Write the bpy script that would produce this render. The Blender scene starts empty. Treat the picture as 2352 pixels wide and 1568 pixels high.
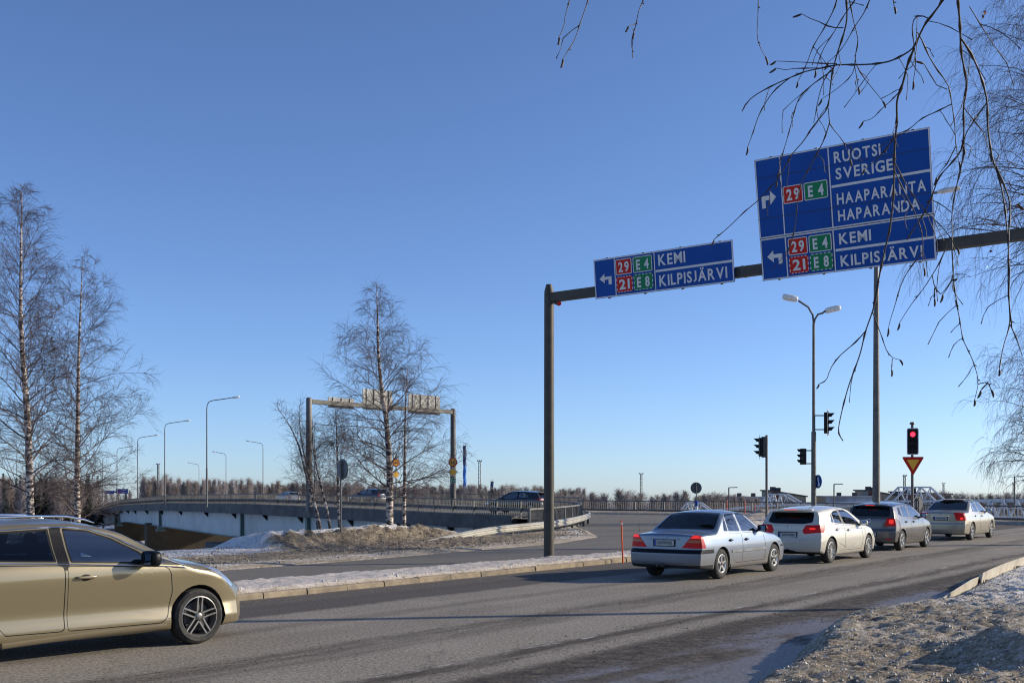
import bpy, bmesh, math, random
import numpy as np
from mathutils import Vector, Matrix

R = math.radians
# ------------------------------------------------------------------ camera, sky, sun, exposure
F, HZ, EH = 1125.0, 487.6, 1.89          # focal length in picture widths/1024, horizon row, eye height
scene = bpy.context.scene
cam_d = bpy.data.cameras.new("camera"); cam = bpy.data.objects.new("camera", cam_d)
scene.collection.objects.link(cam); scene.camera = cam
cam.location = (0, 0, EH); cam.rotation_euler = (R(90), 0, 0)
cam_d.sensor_width = 36; cam_d.lens = F / 1024 * 36
cam_d.shift_y = (HZ - 341) / 1024
cam_d.clip_start = 0.1; cam_d.clip_end = 6000

SUN_EL, SUN_AZ = 20.5, 10.0              # degrees; azimuth counted from +X towards +Y
w = bpy.data.worlds.new("World"); scene.world = w; w.use_nodes = True
nt = w.node_tree; nt.nodes.clear()
sky = nt.nodes.new("ShaderNodeTexSky"); sky.sky_type = 'NISHITA'; sky.sun_disc = False
sky.sun_elevation = R(SUN_EL); sky.sun_rotation = R(90 - SUN_AZ)
sky.altitude = 0; sky.air_density = 0.7; sky.dust_density = 0.4; sky.ozone_density = 4.0
bg = nt.nodes.new("ShaderNodeBackground"); bg.inputs[1].default_value = 0.15
wo = nt.nodes.new("ShaderNodeOutputWorld")
stc = nt.nodes.new('ShaderNodeTexCoord'); smp = nt.nodes.new('ShaderNodeMapping'); smp.inputs['Rotation'].default_value = (R(.63), 0, 0)   # the road climbs 1.1 % away from the camera, so the true horizon sits a little lower
nt.links.new(stc.outputs['Generated'], smp.inputs[0]); nt.links.new(smp.outputs[0], sky.inputs[0])
tnt = nt.nodes.new('ShaderNodeMix'); tnt.data_type = 'RGBA'; tnt.blend_type = 'MULTIPLY'; tnt.inputs[0].default_value = 1.0; tnt.inputs[7].default_value = (.965, .972, 1.07, 1)   # camera white balance of the clear sky
nt.links.new(sky.outputs[0], tnt.inputs[6]); nt.links.new(tnt.outputs[2], bg.inputs[0]); nt.links.new(bg.outputs[0], wo.inputs[0])
sl = bpy.data.lights.new("sun", 'SUN'); sl.energy = 5.0; sl.angle = R(0.53); sl.color = (1.0, 0.90, 0.72)
so = bpy.data.objects.new("sun", sl); scene.collection.objects.link(so)
so.rotation_euler = (R(90 - SUN_EL), 0, R(SUN_AZ + 90))
so.location = (30, 5, 30)
scene.view_settings.view_transform = 'Standard'; scene.view_settings.look = 'None'
scene.view_settings.exposure = 0.16; scene.view_settings.gamma = 1.0
scene.cycles.max_bounces = 8; scene.cycles.transparent_max_bounces = 24
scene.cycles.filter_width = 1.15
COL = scene.collection
SLOPE = .0112                            # true level falls this much per metre relative to the road plane

# ------------------------------------------------------------------ helpers
def tag(o, label=None, cat=None, group=None, kind=None):
    if label: o['label'] = label
    if cat: o['category'] = cat
    if group: o['group'] = group
    if kind: o['kind'] = kind
    return o
def thing(name, label, cat, loc=(0, 0, 0), rz=0.0, group=None):
    o = bpy.data.objects.new(name, None); COL.objects.link(o)
    o.empty_display_size = 0.2
    o.location = loc; o.rotation_euler = (0, 0, rz)
    return tag(o, label, cat, group)
def link(name, me, parent=None, loc=None):
    o = bpy.data.objects.new(name, me); COL.objects.link(o)
    if parent: o.parent = parent
    if loc is not None: o.location = loc
    return o
def kids(o): return [c for c in COL.objects if c.parent == o]
def copy_tree(o, parent=None):
    c = o.copy(); COL.objects.link(c); c.parent = parent
    for ch in KIDMAP(o): copy_tree(ch, c)
    return c
def KIDMAP(o): return list(o.children)

def G(px, py, z=0.0):
    Y = (EH - z) * F / (py - HZ)
    return ((px - 512) / F * Y, Y, z)
def P(px, py, Y):
    return ((px - 512) / F * Y, Y, EH + (HZ - py) / F * Y)
KD = 1024 / 2352
def D(x, y): return x * KD, y * KD
RD, RN = np.array([.6, .8]), np.array([.8, -.6])       # main road direction and its right normal
def TD(t, d, z=0.0):
    return (.54 + .6 * t + .8 * d, 25.7 + .8 * t - .6 * d, z)

class MB:
    def __init__(s): s.v = []; s.f = []; s.m = []; s.n = 0; s.cur = 0
    def add(s, vs, fs, m=None):
        b = s.n
        s.v.extend([tuple(map(float, q)) for q in vs]); s.n += len(vs)
        for f in fs:
            s.f.append(tuple(i + b for i in f)); s.m.append(s.cur if m is None else m)
    def box(s, c, d, rz=0.0, m=None, rot=None):
        hx, hy, hz = d[0] / 2, d[1] / 2, d[2] / 2
        vs = [(x, y, z) for x in (-hx, hx) for y in (-hy, hy) for z in (-hz, hz)]
        M = Matrix.Rotation(rz, 3, 'Z') if rot is None else rot
        vs = [tuple(M @ Vector(q) + Vector(c)) for q in vs]
        s.add(vs, [(0, 1, 3, 2), (4, 6, 7, 5), (0, 4, 5, 1), (2, 3, 7, 6), (0, 2, 6, 4), (1, 5, 7, 3)], m)
    def bar(s, a, b, w, h, m=None, up=(0, 0, 1)):
        a = Vector(a); b = Vector(b); t = (b - a)
        L = t.length; t.normalize(); u = Vector(up)
        sd = t.cross(u)
        if sd.length < 1e-4: sd = t.cross(Vector((1, 0, 0)))
        sd.normalize(); u = sd.cross(t)
        vs = []
        for q in (a, b):
            for i, j in ((-1, -1), (1, -1), (1, 1), (-1, 1)): vs.append(q + sd * i * w / 2 + u * j * h / 2)
        s.add(vs, [(0, 1, 2, 3), (7, 6, 5, 4), (0, 4, 5, 1), (1, 5, 6, 2), (2, 6, 7, 3), (3, 7, 4, 0)], m)
    def tube(s, pts, r, n=8, m=None, caps=True):
        pts = [Vector(p) for p in pts]
        if not hasattr(r, '__len__'): r = [r] * len(pts)
        vs = []; N = None
        for i, p in enumerate(pts):
            t = (pts[min(i + 1, len(pts) - 1)] - pts[max(i - 1, 0)]).normalized()
            if N is None:
                N = t.cross(Vector((0, 0, 1)))
                if N.length < .05: N = t.cross(Vector((1, 0, 0)))
            N = (N - t * N.dot(t)).normalized(); B = t.cross(N)
            for k in range(n):
                a = 2 * math.pi * k / n
                vs.append(p + (N * math.cos(a) + B * math.sin(a)) * r[i])
        fs = [(i * n + k, i * n + (k + 1) % n, (i + 1) * n + (k + 1) % n, (i + 1) * n + k) for i in range(len(pts) - 1) for k in range(n)]
        if caps: fs += [tuple(range(n - 1, -1, -1)), tuple((len(pts) - 1) * n + k for k in range(n))]
        s.add(vs, fs, m)
    def lathe(s, prof, c=(0, 0, 0), axis='z', n=32, m=None, caps=False):
        vs = []
        for r, h in prof:
            for k in range(n):
                a = 2 * math.pi * k / n; x, y = r * math.cos(a), r * math.sin(a)
                q = (x, y, h) if axis == 'z' else ((x, h, y) if axis == 'y' else (h, x, y))
                vs.append((q[0] + c[0], q[1] + c[1], q[2] + c[2]))
        fs = [(i * n + k, i * n + (k + 1) % n, (i + 1) * n + (k + 1) % n, (i + 1) * n + k) for i in range(len(prof) - 1) for k in range(n)]
        if caps: fs += [tuple(range(n)), tuple((len(prof) - 1) * n + k for k in range(n - 1, -1, -1))]
        s.add(vs, fs, m)
    def sell(s, c, r, e=0.5, nu=20, nv=12, M=None, m=None):       # superellipsoid
        def sp(v, p): return math.copysign(abs(v) ** p, v)
        vs = []
        for j in range(nv + 1):
            ph = -math.pi / 2 + math.pi * j / nv
            for i in range(nu):
                th = 2 * math.pi * i / nu
                q = Vector((r[0] * sp(math.cos(ph), e) * sp(math.cos(th), e), r[1] * sp(math.cos(ph), e) * sp(math.sin(th), e), r[2] * sp(math.sin(ph), e)))
                if M is not None: q = M @ q
                vs.append(q + Vector(c))
        fs = [(j * nu + i, j * nu + (i + 1) % nu, (j + 1) * nu + (i + 1) % nu, (j + 1) * nu + i) for j in range(nv) for i in range(nu)]
        s.add(vs, fs, m)
    def prism(s, poly, fn, m=None, h=0.01):      # poly in (u,v); fn(u,v,w)->xyz
        n = len(poly)
        vs = [fn(u, v, 0) for u, v in poly] + [fn(u, v, h) for u, v in poly]
        fs = [tuple(range(n - 1, -1, -1)), tuple(range(n, 2 * n))] + [(i, (i + 1) % n, n + (i + 1) % n, n + i) for i in range(n)]
        s.add(vs, fs, m)
    def build(s, name, mats, parent=None, smooth=None, loc=None):
        me = bpy.data.meshes.new(name); me.from_pydata(s.v, [], s.f); me.update()
        if not isinstance(mats, (list, tuple)): mats = [mats]
        for q in mats: me.materials.append(q)
        if len(mats) > 1: me.polygons.foreach_set('material_index', s.m)
        bm = bmesh.new(); bm.from_mesh(me)
        bmesh.ops.remove_doubles(bm, verts=bm.verts, dist=1e-6) if len(s.v) < 60000 and smooth else None
        if len(s.v) < 60000: bmesh.ops.recalc_face_normals(bm, faces=bm.faces)
        bm.to_mesh(me); bm.free()
        if smooth:
            me.polygons.foreach_set('use_smooth', [True] * len(me.polygons))
            me.set_sharp_from_angle(angle=R(smooth))
        return link(name, me, parent, loc)

def grid_mesh(name, V, mat, attr=None, smooth=True):
    """V: (n,m,3) array -> quad grid"""
    n, m = V.shape[:2]
    idx = np.arange(n * m).reshape(n, m)
    q = np.stack([idx[:-1, :-1], idx[1:, :-1], idx[1:, 1:], idx[:-1, 1:]], -1).reshape(-1, 4)
    me = bpy.data.meshes.new(name)
    me.vertices.add(n * m); me.vertices.foreach_set('co', V.reshape(-1).astype(np.float32))
    me.loops.add(q.size); me.loops.foreach_set('vertex_index', q.reshape(-1).astype(np.int32))
    me.polygons.add(len(q)); me.polygons.foreach_set('loop_start', np.arange(0, q.size, 4, dtype=np.int32))
    me.polygons.foreach_set('loop_total', np.full(len(q), 4, dtype=np.int32))
    me.update(calc_edges=True); me.validate()
    if smooth: me.polygons.foreach_set('use_smooth', np.ones(len(q), dtype=bool))
    me.materials.append(mat)
    if attr is not None:
        for k, a in attr.items():
            at = me.attributes.new(k, 'FLOAT', 'POINT'); at.data.foreach_set('value', a.reshape(-1).astype(np.float32))
    return me

def tubes_mesh(name, polys, mats, sides=3, mat_idx=None):
    """polys: list of (pts(N,3), radii(N)) ; numpy-fast thin tubes"""
    VV = []; FF = []; base = 0; MM = []
    ang = np.arange(sides) * 2 * math.pi / sides
    ca, sa = np.cos(ang), np.sin(ang)
    for pi, (p, r) in enumerate(polys):
        p = np.asarray(p, float); r = np.asarray(r, float); N = len(p)
        t = np.empty_like(p); t[1:-1] = p[2:] - p[:-2]; t[0] = p[1] - p[0]; t[-1] = p[-1] - p[-2]
        t /= np.linalg.norm(t, axis=1)[:, None] + 1e-9
        ref = np.array([0.31, 0.17, 0.93]) if abs(t[:, 2]).mean() < .8 else np.array([1.0, 0.1, 0])
        a = np.cross(t, ref); a /= np.linalg.norm(a, axis=1)[:, None] + 1e-9
        b = np.cross(t, a)
        v = p[:, None, :] + r[:, None, None] * (a[:, None, :] * ca[None, :, None] + b[:, None, :] * sa[None, :, None])
        VV.append(v.reshape(-1, 3))
        i = np.arange(N - 1)[:, None] * sides; k = np.arange(sides)[None, :]; k2 = (k + 1) % sides
        f = np.stack([i + k, i + k2, i + sides + k2, i + sides + k], -1).reshape(-1, 4) + base
        FF.append(f); base += N * sides
        if mat_idx is not None: MM.append(np.full(len(f), mat_idx[pi], dtype=np.int32))
    V = np.concatenate(VV); Fq = np.concatenate(FF)
    me = bpy.data.meshes.new(name)
    me.vertices.add(len(V)); me.vertices.foreach_set('co', V.reshape(-1).astype(np.float32))
    me.loops.add(Fq.size); me.loops.foreach_set('vertex_index', Fq.reshape(-1).astype(np.int32))
    me.polygons.add(len(Fq)); me.polygons.foreach_set('loop_start', np.arange(0, Fq.size, 4, dtype=np.int32))
    me.polygons.foreach_set('loop_total', np.full(len(Fq), 4, dtype=np.int32))
    if mat_idx is not None: me.polygons.foreach_set('material_index', np.concatenate(MM))
    me.polygons.foreach_set('use_smooth', np.ones(len(Fq), dtype=bool))
    me.update(calc_edges=True)
    for m in (mats if isinstance(mats, (list, tuple)) else [mats]): me.materials.append(m)
    return me

def vnoise(x, y, seed=0):
    xi = np.floor(x).astype(np.int64); yi = np.floor(y).astype(np.int64)
    fx = x - xi; fy = y - yi; fx = fx * fx * (3 - 2 * fx); fy = fy * fy * (3 - 2 * fy)
    def h(a, b):
        n = (a * 374761393 + b * 668265263 + seed * 974634777) & 0x7fffffff
        n = ((n ^ (n >> 13)) * 1274126177) & 0x7fffffff
        return ((n ^ (n >> 16)) & 0xffff) / 65535.0
    return (h(xi, yi) * (1 - fx) + h(xi + 1, yi) * fx) * (1 - fy) + (h(xi, yi + 1) * (1 - fx) + h(xi + 1, yi + 1) * fx) * fy
def fbm(x, y, s=1.0, o=4, seed=0):
    r = 0; a = .5; f = 1 / s
    for i in range(o):
        r = r + a * (vnoise(x * f + 13.7 * i, y * f - 7.1 * i, seed + i) - .5); a *= .5; f *= 2.03
    return r
def sstep(a, b, x):
    t = np.clip((x - a) / (b - a), 0, 1); return t * t * (3 - 2 * t)

# ------------------------------------------------------------------ materials
def newmat(name):
    m = bpy.data.materials.new(name); m.use_nodes = True
    return m, m.node_tree, m.node_tree.nodes['Principled BSDF']
def N(nt, t, **kw):
    n = nt.nodes.new(t)
    for k, v in kw.items(): setattr(n, k, v)
    return n
def math_n(nt, op, a, b=None, clamp=False):
    n = nt.nodes.new('ShaderNodeMath'); n.operation = op; n.use_clamp = clamp
    for i, q in enumerate((a, b)):
        if q is None: continue
        if isinstance(q, (int, float)): n.inputs[i].default_value = q
        else: nt.links.new(q, n.inputs[i])
    return n.outputs[0]
def noise_n(nt, co, scale, detail=4, rough=.55, dist=0.0):
    n = nt.nodes.new('ShaderNodeTexNoise'); n.inputs['Scale'].default_value = scale
    n.inputs['Detail'].default_value = detail; n.inputs['Roughness'].default_value = rough
    n.inputs['Distortion'].default_value = dist
    if co is not None: nt.links.new(co, n.inputs['Vector'])
    return n.outputs[0]
def ramp_n(nt, fac, stops):
    n = nt.nodes.new('ShaderNodeValToRGB'); cr = n.color_ramp
    while len(cr.elements) < len(stops): cr.elements.new(.5)
    for e, (p, c) in zip(cr.elements, stops):
        e.position = p; e.color = (*(c if hasattr(c, '__len__') else (c, c, c)), 1)
    nt.links.new(fac, n.inputs[0]); return n.outputs[0]
def mix_n(nt, fac, a, b, mode='MIX'):
    n = nt.nodes.new('ShaderNodeMix'); n.data_type = 'RGBA'; n.blend_type = mode
    for i, q in ((0, fac), (6, a), (7, b)):
        if isinstance(q, (int, float)): n.inputs[i].default_value = q
        elif isinstance(q, tuple): n.inputs[i].default_value = (*q, 1)
        else: nt.links.new(q, n.inputs[i])
    return n.outputs[2]
def bump_n(nt, bsdf, h, strength=.3, dist=.01):
    b = nt.nodes.new('ShaderNodeBump'); b.inputs['Strength'].default_value = strength; b.inputs['Distance'].default_value = dist
    nt.links.new(h, b.inputs['Height']); nt.links.new(b.outputs[0], bsdf.inputs['Normal'])
def objco(nt):
    n = nt.nodes.new('ShaderNodeTexCoord'); return n.outputs['Object']
def geopos(nt):
    n = nt.nodes.new('ShaderNodeNewGeometry'); return n.outputs['Position']
def mapv(nt, co, scale=(1, 1, 1), rot=(0, 0, 0)):
    n = nt.nodes.new('ShaderNodeMapping'); n.inputs['Scale'].default_value = scale; n.inputs['Rotation'].default_value = rot
    nt.links.new(co, n.inputs['Vector']); return n.outputs[0]
def simple(name, col, rough=.6, metal=0.0, var=.12, scale=6.0, bump=0.0, coat=0.0, spec=None, dirt=None):
    m, nt, b = newmat(name); co = objco(nt)
    n = noise_n(nt, co, scale, 5, .6)
    lo = tuple(c * (1 - var) for c in col); hi = tuple(min(1, c * (1 + var)) for c in col)
    c = ramp_n(nt, n, [(.3, lo), (.7, hi)])
    if dirt:
        n2 = noise_n(nt, co, scale * .35, 6, .65)
        f = ramp_n(nt, n2, [(.48, 0.0), (.68, 1.0)])
        c = mix_n(nt, f, c, dirt)
    nt.links.new(c, b.inputs['Base Color'])
    b.inputs['Roughness'].default_value = rough; b.inputs['Metallic'].default_value = metal
    if coat: b.inputs['Coat Weight'].default_value = coat; b.inputs['Coat Roughness'].default_value = .05
    if spec is not None: b.inputs['Specular IOR Level'].default_value = spec
    if bump: bump_n(nt, b, noise_n(nt, co, scale * 4, 4), bump, .01)
    return m
def emit(name, col, s, base=None):
    m, nt, b = newmat(name)
    b.inputs['Base Color'].default_value = (*(base or col), 1); b.inputs['Emission Color'].default_value = (*col, 1)
    b.inputs['Emission Strength'].default_value = s; b.inputs['Roughness'].default_value = .25
    return m
def glassm(name, tint=(.55, .62, .6), rough=.0, ior=1.5, extra=.0):
    m = bpy.data.materials.new(name); m.use_nodes = True; nt = m.node_tree; nt.nodes.clear()
    o = N(nt, 'ShaderNodeOutputMaterial'); t = N(nt, 'ShaderNodeBsdfTransparent'); t.inputs[0].default_value = (*tint, 1)
    g = N(nt, 'ShaderNodeBsdfGlossy'); g.inputs['Roughness'].default_value = max(rough, .01); g.inputs[0].default_value = (1, 1, 1, 1)
    fr = N(nt, 'ShaderNodeFresnel'); fr.inputs[0].default_value = ior
    f = math_n(nt, 'ADD', fr.outputs[0], extra, True)
    mx = N(nt, 'ShaderNodeMixShader'); nt.links.new(f, mx.inputs[0]); nt.links.new(t.outputs[0], mx.inputs[1]); nt.links.new(g.outputs[0], mx.inputs[2])
    nt.links.new(mx.outputs[0], o.inputs[0]); return m

M = {}
M['galv'] = simple('galvanised_steel', (.135, .13, .12), .55, .3, .15, 9, .05, dirt=(.085, .08, .07))
M['galv_dark'] = simple('weathered_steel', (.085, .08, .07), .6, .25, .2, 5, .05, dirt=(.05, .046, .04))
M['paint_grey'] = simple('grey_painted_steel', (.060, .051, .038), .6, .1, .16, 5, .04, dirt=(.038, .032, .024))
M['rail'] = simple('railing_steel', (.16, .15, .135), .6, .2, .2, 4, .05, dirt=(.07, .065, .055))
M['wbeam'] = simple('guardrail_steel', (.42, .40, .345), .5, .35, .12, 5, .05, dirt=(.26, .23, .18))
M['black'] = simple('black_plastic', (.008, .008, .009), .4, 0, .2, 12, spec=.2)
M['blackmatt'] = simple('black_matt', (.010, .010, .010), .9, 0, .2, 12)
M['rubber'] = simple('tyre_rubber', (.022, .021, .020), .85, 0, .25, 18, .2, dirt=(.06, .054, .046))
M['alu'] = simple('alloy', (.56, .55, .53), .32, .85, .08, 14, dirt=(.40, .37, .33))
M['alu_dark'] = simple('alloy_grime', (.07, .065, .06), .5, .5, .2, 10)
M['chrome'] = simple('chrome', (.75, .75, .76), .12, 1.0, .03, 10)
M['seat'] = simple('seat_cloth', (.055, .054, .052), .9, 0, .2, 10)
M['seat_light'] = simple('seat_light', (.16, .15, .14), .9, 0, .2, 10)
M['orange'] = simple('orange_plastic', (.78, .10, .02), .45, 0, .08, 9)
M['white'] = simple('white_film', (.62, .61, .60), .5, 0, .04, 8)
M['signblue'] = simple('sign_blue', (.002, .062, .30), .45, 0, .08, 2, spec=.18)
M['signred'] = simple('sign_red', (.50, .014, .008), .45, 0, .06, 3, spec=.2)
M['signgreen'] = simple('sign_green', (.004, .19, .075), .45, 0, .06, 3, spec=.2)
M['signyellow'] = simple('sign_yellow', (.85, .42, .02), .42, 0, .05, 3)
M['signblack'] = simple('sign_black', (.015, .015, .015), .5, 0, .1, 3)
M['signback'] = simple('sign_back', (.20, .20, .195), .55, .4, .15, 3, dirt=(.13, .13, .12))
M['concrete'] = simple('concrete', (.085, .082, .075), .85, 0, .3, 1.5, .25, dirt=(.045, .042, .04))
M['concrete_light'] = simple('kerb_stone', (.27, .215, .145), .85, 0, .3, 4, .25, dirt=(.15, .12, .085))
M['glass'] = glassm('car_glass', (.44, .50, .50))
M['glass_tint'] = glassm('tinted_glass', (.10, .11, .12))
M['glass_mid'] = glassm('rear_glass', (.62, .67, .70), extra=.02)
M['glass_side'] = glassm('side_glass', (.76, .84, .82), extra=.15)
M['mirror'] = simple('mirror_glass', (.6, .65, .7), .03, 1.0, .01, 3)
M['lampglass'] = simple('lamp_glass', (.75, .74, .70), .15, 0, .05, 8, spec=.8)
M['alu_grey'] = simple('grey_alloy', (.26, .25, .24), .35, .7, .1, 14, dirt=(.15, .14, .125))
M['redlens'] = simple('red_lens', (.34, .004, .006), .4, 0, .25, 20, spec=.25)
M['redlens_dark'] = simple('dark_red_lens', (.16, .006, .010), .3, 0, .2, 20, coat=.25)
for _k in ('redlens',):
    _b = M[_k].node_tree.nodes['Principled BSDF']; _b.inputs['Emission Color'].default_value = (1, .02, .015, 1); _b.inputs['Emission Strength'].default_value = .045
M['amberlens'] = simple('amber_lens', (.42, .09, .012), .3, 0, .15, 20, coat=.2)
M['redlit'] = emit('lit_brake_light', (1, .035, .02), .62, (.5, .01, .01))
M['amberlit'] = emit('lit_indicator', (1, .35, .04), 2.2, (.5, .1, .01))
M['trafficred'] = emit('lit_red_signal', (1, .02, .05), 3.0, (.5, .01, .02))
M['headlamp'] = simple('headlamp', (.5, .52, .55), .08, .6, .25, 25, coat=1.0)
M['plate'] = simple('plate_white', (.48, .48, .46), .5, 0, .3, 30, dirt=(.30, .30, .28))
M['plateblue'] = simple('plate_blue', (.02, .06, .35), .5, 0, .1, 10)
M['smudge'] = simple('plate_smudge', (.20, .20, .19), .6, 0, .4, 40)

def paint(name, col, metal=.55, rough=.34, dirt=.35, flake=True, dirtcol=(.16, .14, .12), zlo=.25, zhi=.75):
    m, nt, b = newmat(name); co = objco(nt)
    sep = N(nt, 'ShaderNodeSeparateXYZ'); nt.links.new(co, sep.inputs[0])
    n = noise_n(nt, co, 3.5, 6, .65)
    n3 = noise_n(nt, mapv(nt, co, (6, 6, 1.5)), 4, 5, .6)
    z = math_n(nt, 'MULTIPLY', math_n(nt, 'SUBTRACT', zhi, sep.outputs[2]), 1 / (zhi - zlo), True)
    f = math_n(nt, 'MULTIPLY', math_n(nt, 'MULTIPLY', z, math_n(nt, 'ADD', n, n3)), dirt * 1.3, True)
    nf = noise_n(nt, co, 900, 2)
    base = ramp_n(nt, nf, [(.35, tuple(c * .9 for c in col)), (.65, tuple(min(1, c * 1.1) for c in col))]) if flake else col
    c = mix_n(nt, f, base, dirtcol)
    geo = N(nt, 'ShaderNodeNewGeometry')
    c = mix_n(nt, geo.outputs['Backfacing'], c, (.07, .065, .06))
    nt.links.new(c, b.inputs['Base Color'])
    mf = math_n(nt, 'MULTIPLY', math_n(nt, 'SUBTRACT', 1.0, f), metal)
    nt.links.new(mf, b.inputs['Metallic'])
    b.inputs['Roughness'].default_value = rough
    nt.links.new(math_n(nt, 'MULTIPLY', math_n(nt, 'SUBTRACT', 1.0, math_n(nt, 'MULTIPLY', f, 1.3, True)), .85), b.inputs['Coat Weight'])
    b.inputs['Coat Roughness'].default_value = .07
    bump_n(nt, b, noise_n(nt, co, 1.6, 2), .04, .02)
    return m
# ------------------------------------------------------------------ ground, road, banks
def asphalt_mat():
    m, nt, b = newmat('asphalt'); co = geopos(nt)
    sep = N(nt, 'ShaderNodeSeparateXYZ'); nt.links.new(co, sep.inputs[0])
    X, Y = sep.outputs[0], sep.outputs[1]
    d = math_n(nt, 'ADD', math_n(nt, 'SUBTRACT', math_n(nt, 'MULTIPLY', X, .8), math_n(nt, 'MULTIPLY', Y, .6)), 14.988)
    rotco = mapv(nt, co, (1, 1, 1), (0, 0, -math.atan2(.8, .6)))
    wob = noise_n(nt, co, .35, 3)
    wob2 = noise_n(nt, mapv(nt, rotco, (.5, 3, 1)), 3.0, 5, .65)
    wob3 = noise_n(nt, co, 5, 4, .7)
    dd = math_n(nt, 'ADD', d, math_n(nt, 'ADD', math_n(nt, 'MULTIPLY', math_n(nt, 'SUBTRACT', wob, .5), .45), math_n(nt, 'MULTIPLY', math_n(nt, 'SUBTRACT', wob3, .5), .45)))
    n1 = noise_n(nt, co, .5, 4); g1 = noise_n(nt, co, 24, 4, .8); g2 = noise_n(nt, co, 55, 3, .8)
    streak = noise_n(nt, mapv(nt, rotco, (.06, 1.6, 1)), 1.0, 4, .6)
    base = ramp_n(nt, n1, [(.3, (.212, .184, .148)), (.7, (.275, .242, .198))])
    base = mix_n(nt, ramp_n(nt, streak, [(.35, .28), (.65, 0.0)]), base, (.115, .094, .076))
    # wheel-worn paler bands and darker mid lane
    band = N(nt, 'ShaderNodeTexWave'); band.wave_type = 'BANDS'
    fy = math_n(nt, 'MULTIPLY', math_n(nt, 'SINE', math_n(nt, 'MULTIPLY', dd, 3.3)), .5)
    base = mix_n(nt, math_n(nt, 'MULTIPLY', math_n(nt, 'ADD', fy, .5), .16), base, (.13, .108, .086))
    def strip(c, w, soft=.2):
        a = math_n(nt, 'ABSOLUTE', math_n(nt, 'SUBTRACT', dd, c))
        return math_n(nt, 'MULTIPLY', math_n(nt, 'SUBTRACT', w + soft, a), 1 / soft, True)
    # dark damp band beside the median kerb
    inr = strip(1.05, .95, .22)
    base = mix_n(nt, math_n(nt, 'MULTIPLY', inr, .86), base, (.052, .043, .036))
    grit = math_n(nt, 'MULTIPLY', strip(.35, .35, .3), ramp_n(nt, noise_n(nt, co, 14, 4, .7), [(.45, 0.0), (.6, 1.0)]))
    base = mix_n(nt, math_n(nt, 'MULTIPLY', grit, .7), base, (.16, .135, .11))
    # loose dirt lines between the lanes
    brk = ramp_n(nt, noise_n(nt, mapv(nt, rotco, (.25, 2.5, 1)), 2, 4, .65), [(.35, .25), (.55, 1.0)])
    for c, wd, st in ((5.3, .18, .68), (5.75, .07, .5), (7.35, .10, .95), (3.3, .08, .45), (1.15, .05, .2)):
        base = mix_n(nt, math_n(nt, 'MULTIPLY', math_n(nt, 'MULTIPLY', strip(c, wd), brk), st), base, (.052, .040, .029))
    line = math_n(nt, 'MULTIPLY', strip(7.15, .03, .05), ramp_n(nt, noise_n(nt, mapv(nt, rotco, (.5, 4, 1)), 1.5, 5, .7), [(.52, 0.0), (.62, 1.0)]))
    base = mix_n(nt, math_n(nt, 'MULTIPLY', line, .7), base, (.45, .44, .42))
    # dirty shoulder with ice
    sh = math_n(nt, 'MULTIPLY', math_n(nt, 'SUBTRACT', dd, 7.85), 1 / .2, True)
    dirt = ramp_n(nt, noise_n(nt, co, 5, 6, .75), [(.42, (.016, .012, .009)), (.66, (.110, .085, .060))])
    base = mix_n(nt, math_n(nt, 'MULTIPLY', sh, .92), base, dirt)
    icen = noise_n(nt, mapv(nt, rotco, (.35, 1, 1)), 1.1, 5, .6)
    ice = math_n(nt, 'MULTIPLY', ramp_n(nt, icen, [(.40, 0.0), (.52, 1.0)]), math_n(nt, 'MULTIPLY', math_n(nt, 'SUBTRACT', dd, 8.45), 3.0, True))
    base = mix_n(nt, math_n(nt, 'MULTIPLY', ice, .7), base, (.175, .155, .145))
    slip = math_n(nt, 'MULTIPLY', math_n(nt, 'SUBTRACT', -1.0, dd), 1.5, True)
    base = mix_n(nt, math_n(nt, 'MULTIPLY', slip, .62), base, (.095, .088, .076))
    grain = ramp_n(nt, g1, [(.35, .38), (.65, 1.72)]); base = mix_n(nt, 1.0, base, grain, 'MULTIPLY')
    grain2 = ramp_n(nt, g2, [(.3, .5), (.7, 1.5)]); base = mix_n(nt, 1.0, base, grain2, 'MULTIPLY')
    # pale salt grit specks
    sp = ramp_n(nt, noise_n(nt, co, 55, 1, .5), [(.70, 0.0), (.76, 1.0)])
    base = mix_n(nt, math_n(nt, 'MULTIPLY', sp, .5), base, (.42, .40, .37))
    # cracks
    vo = N(nt, 'ShaderNodeTexVoronoi', feature='DISTANCE_TO_EDGE'); vo.inputs['Scale'].default_value = .16
    wv = noise_n(nt, co, 1.2, 5, .6)
    vm = N(nt, 'ShaderNodeVectorMath', operation='ADD'); nt.links.new(co, vm.inputs[0])
    cx = N(nt, 'ShaderNodeCombineXYZ'); nt.links.new(wv, cx.inputs[0]); nt.links.new(wob2, cx.inputs[1]); nt.links.new(cx.outputs[0], vm.inputs[1])
    nt.links.new(vm.outputs[0], vo.inputs['Vector'])
    ck = math_n(nt, 'LESS_THAN', vo.outputs['Distance'], .0022)
    base = mix_n(nt, math_n(nt, 'MULTIPLY', ck, .3), base, (.03, .027, .025))
    nt.links.new(base, b.inputs['Base Color'])
    nt.links.new(math_n(nt, 'SUBTRACT', .88, math_n(nt, 'MULTIPLY', ice, .45)), b.inputs['Roughness'])
    b.inputs['Specular IOR Level'].default_value = .35
    h = math_n(nt, 'ADD', math_n(nt, 'MULTIPLY', g1, .6), math_n(nt, 'MULTIPLY', noise_n(nt, co, 6, 6, .75), math_n(nt, 'ADD', math_n(nt, 'MULTIPLY', sh, 2.5), .25)))
    bump_n(nt, b, h, .55, .012)
    return m
M['asphalt'] = asphalt_mat()

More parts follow.
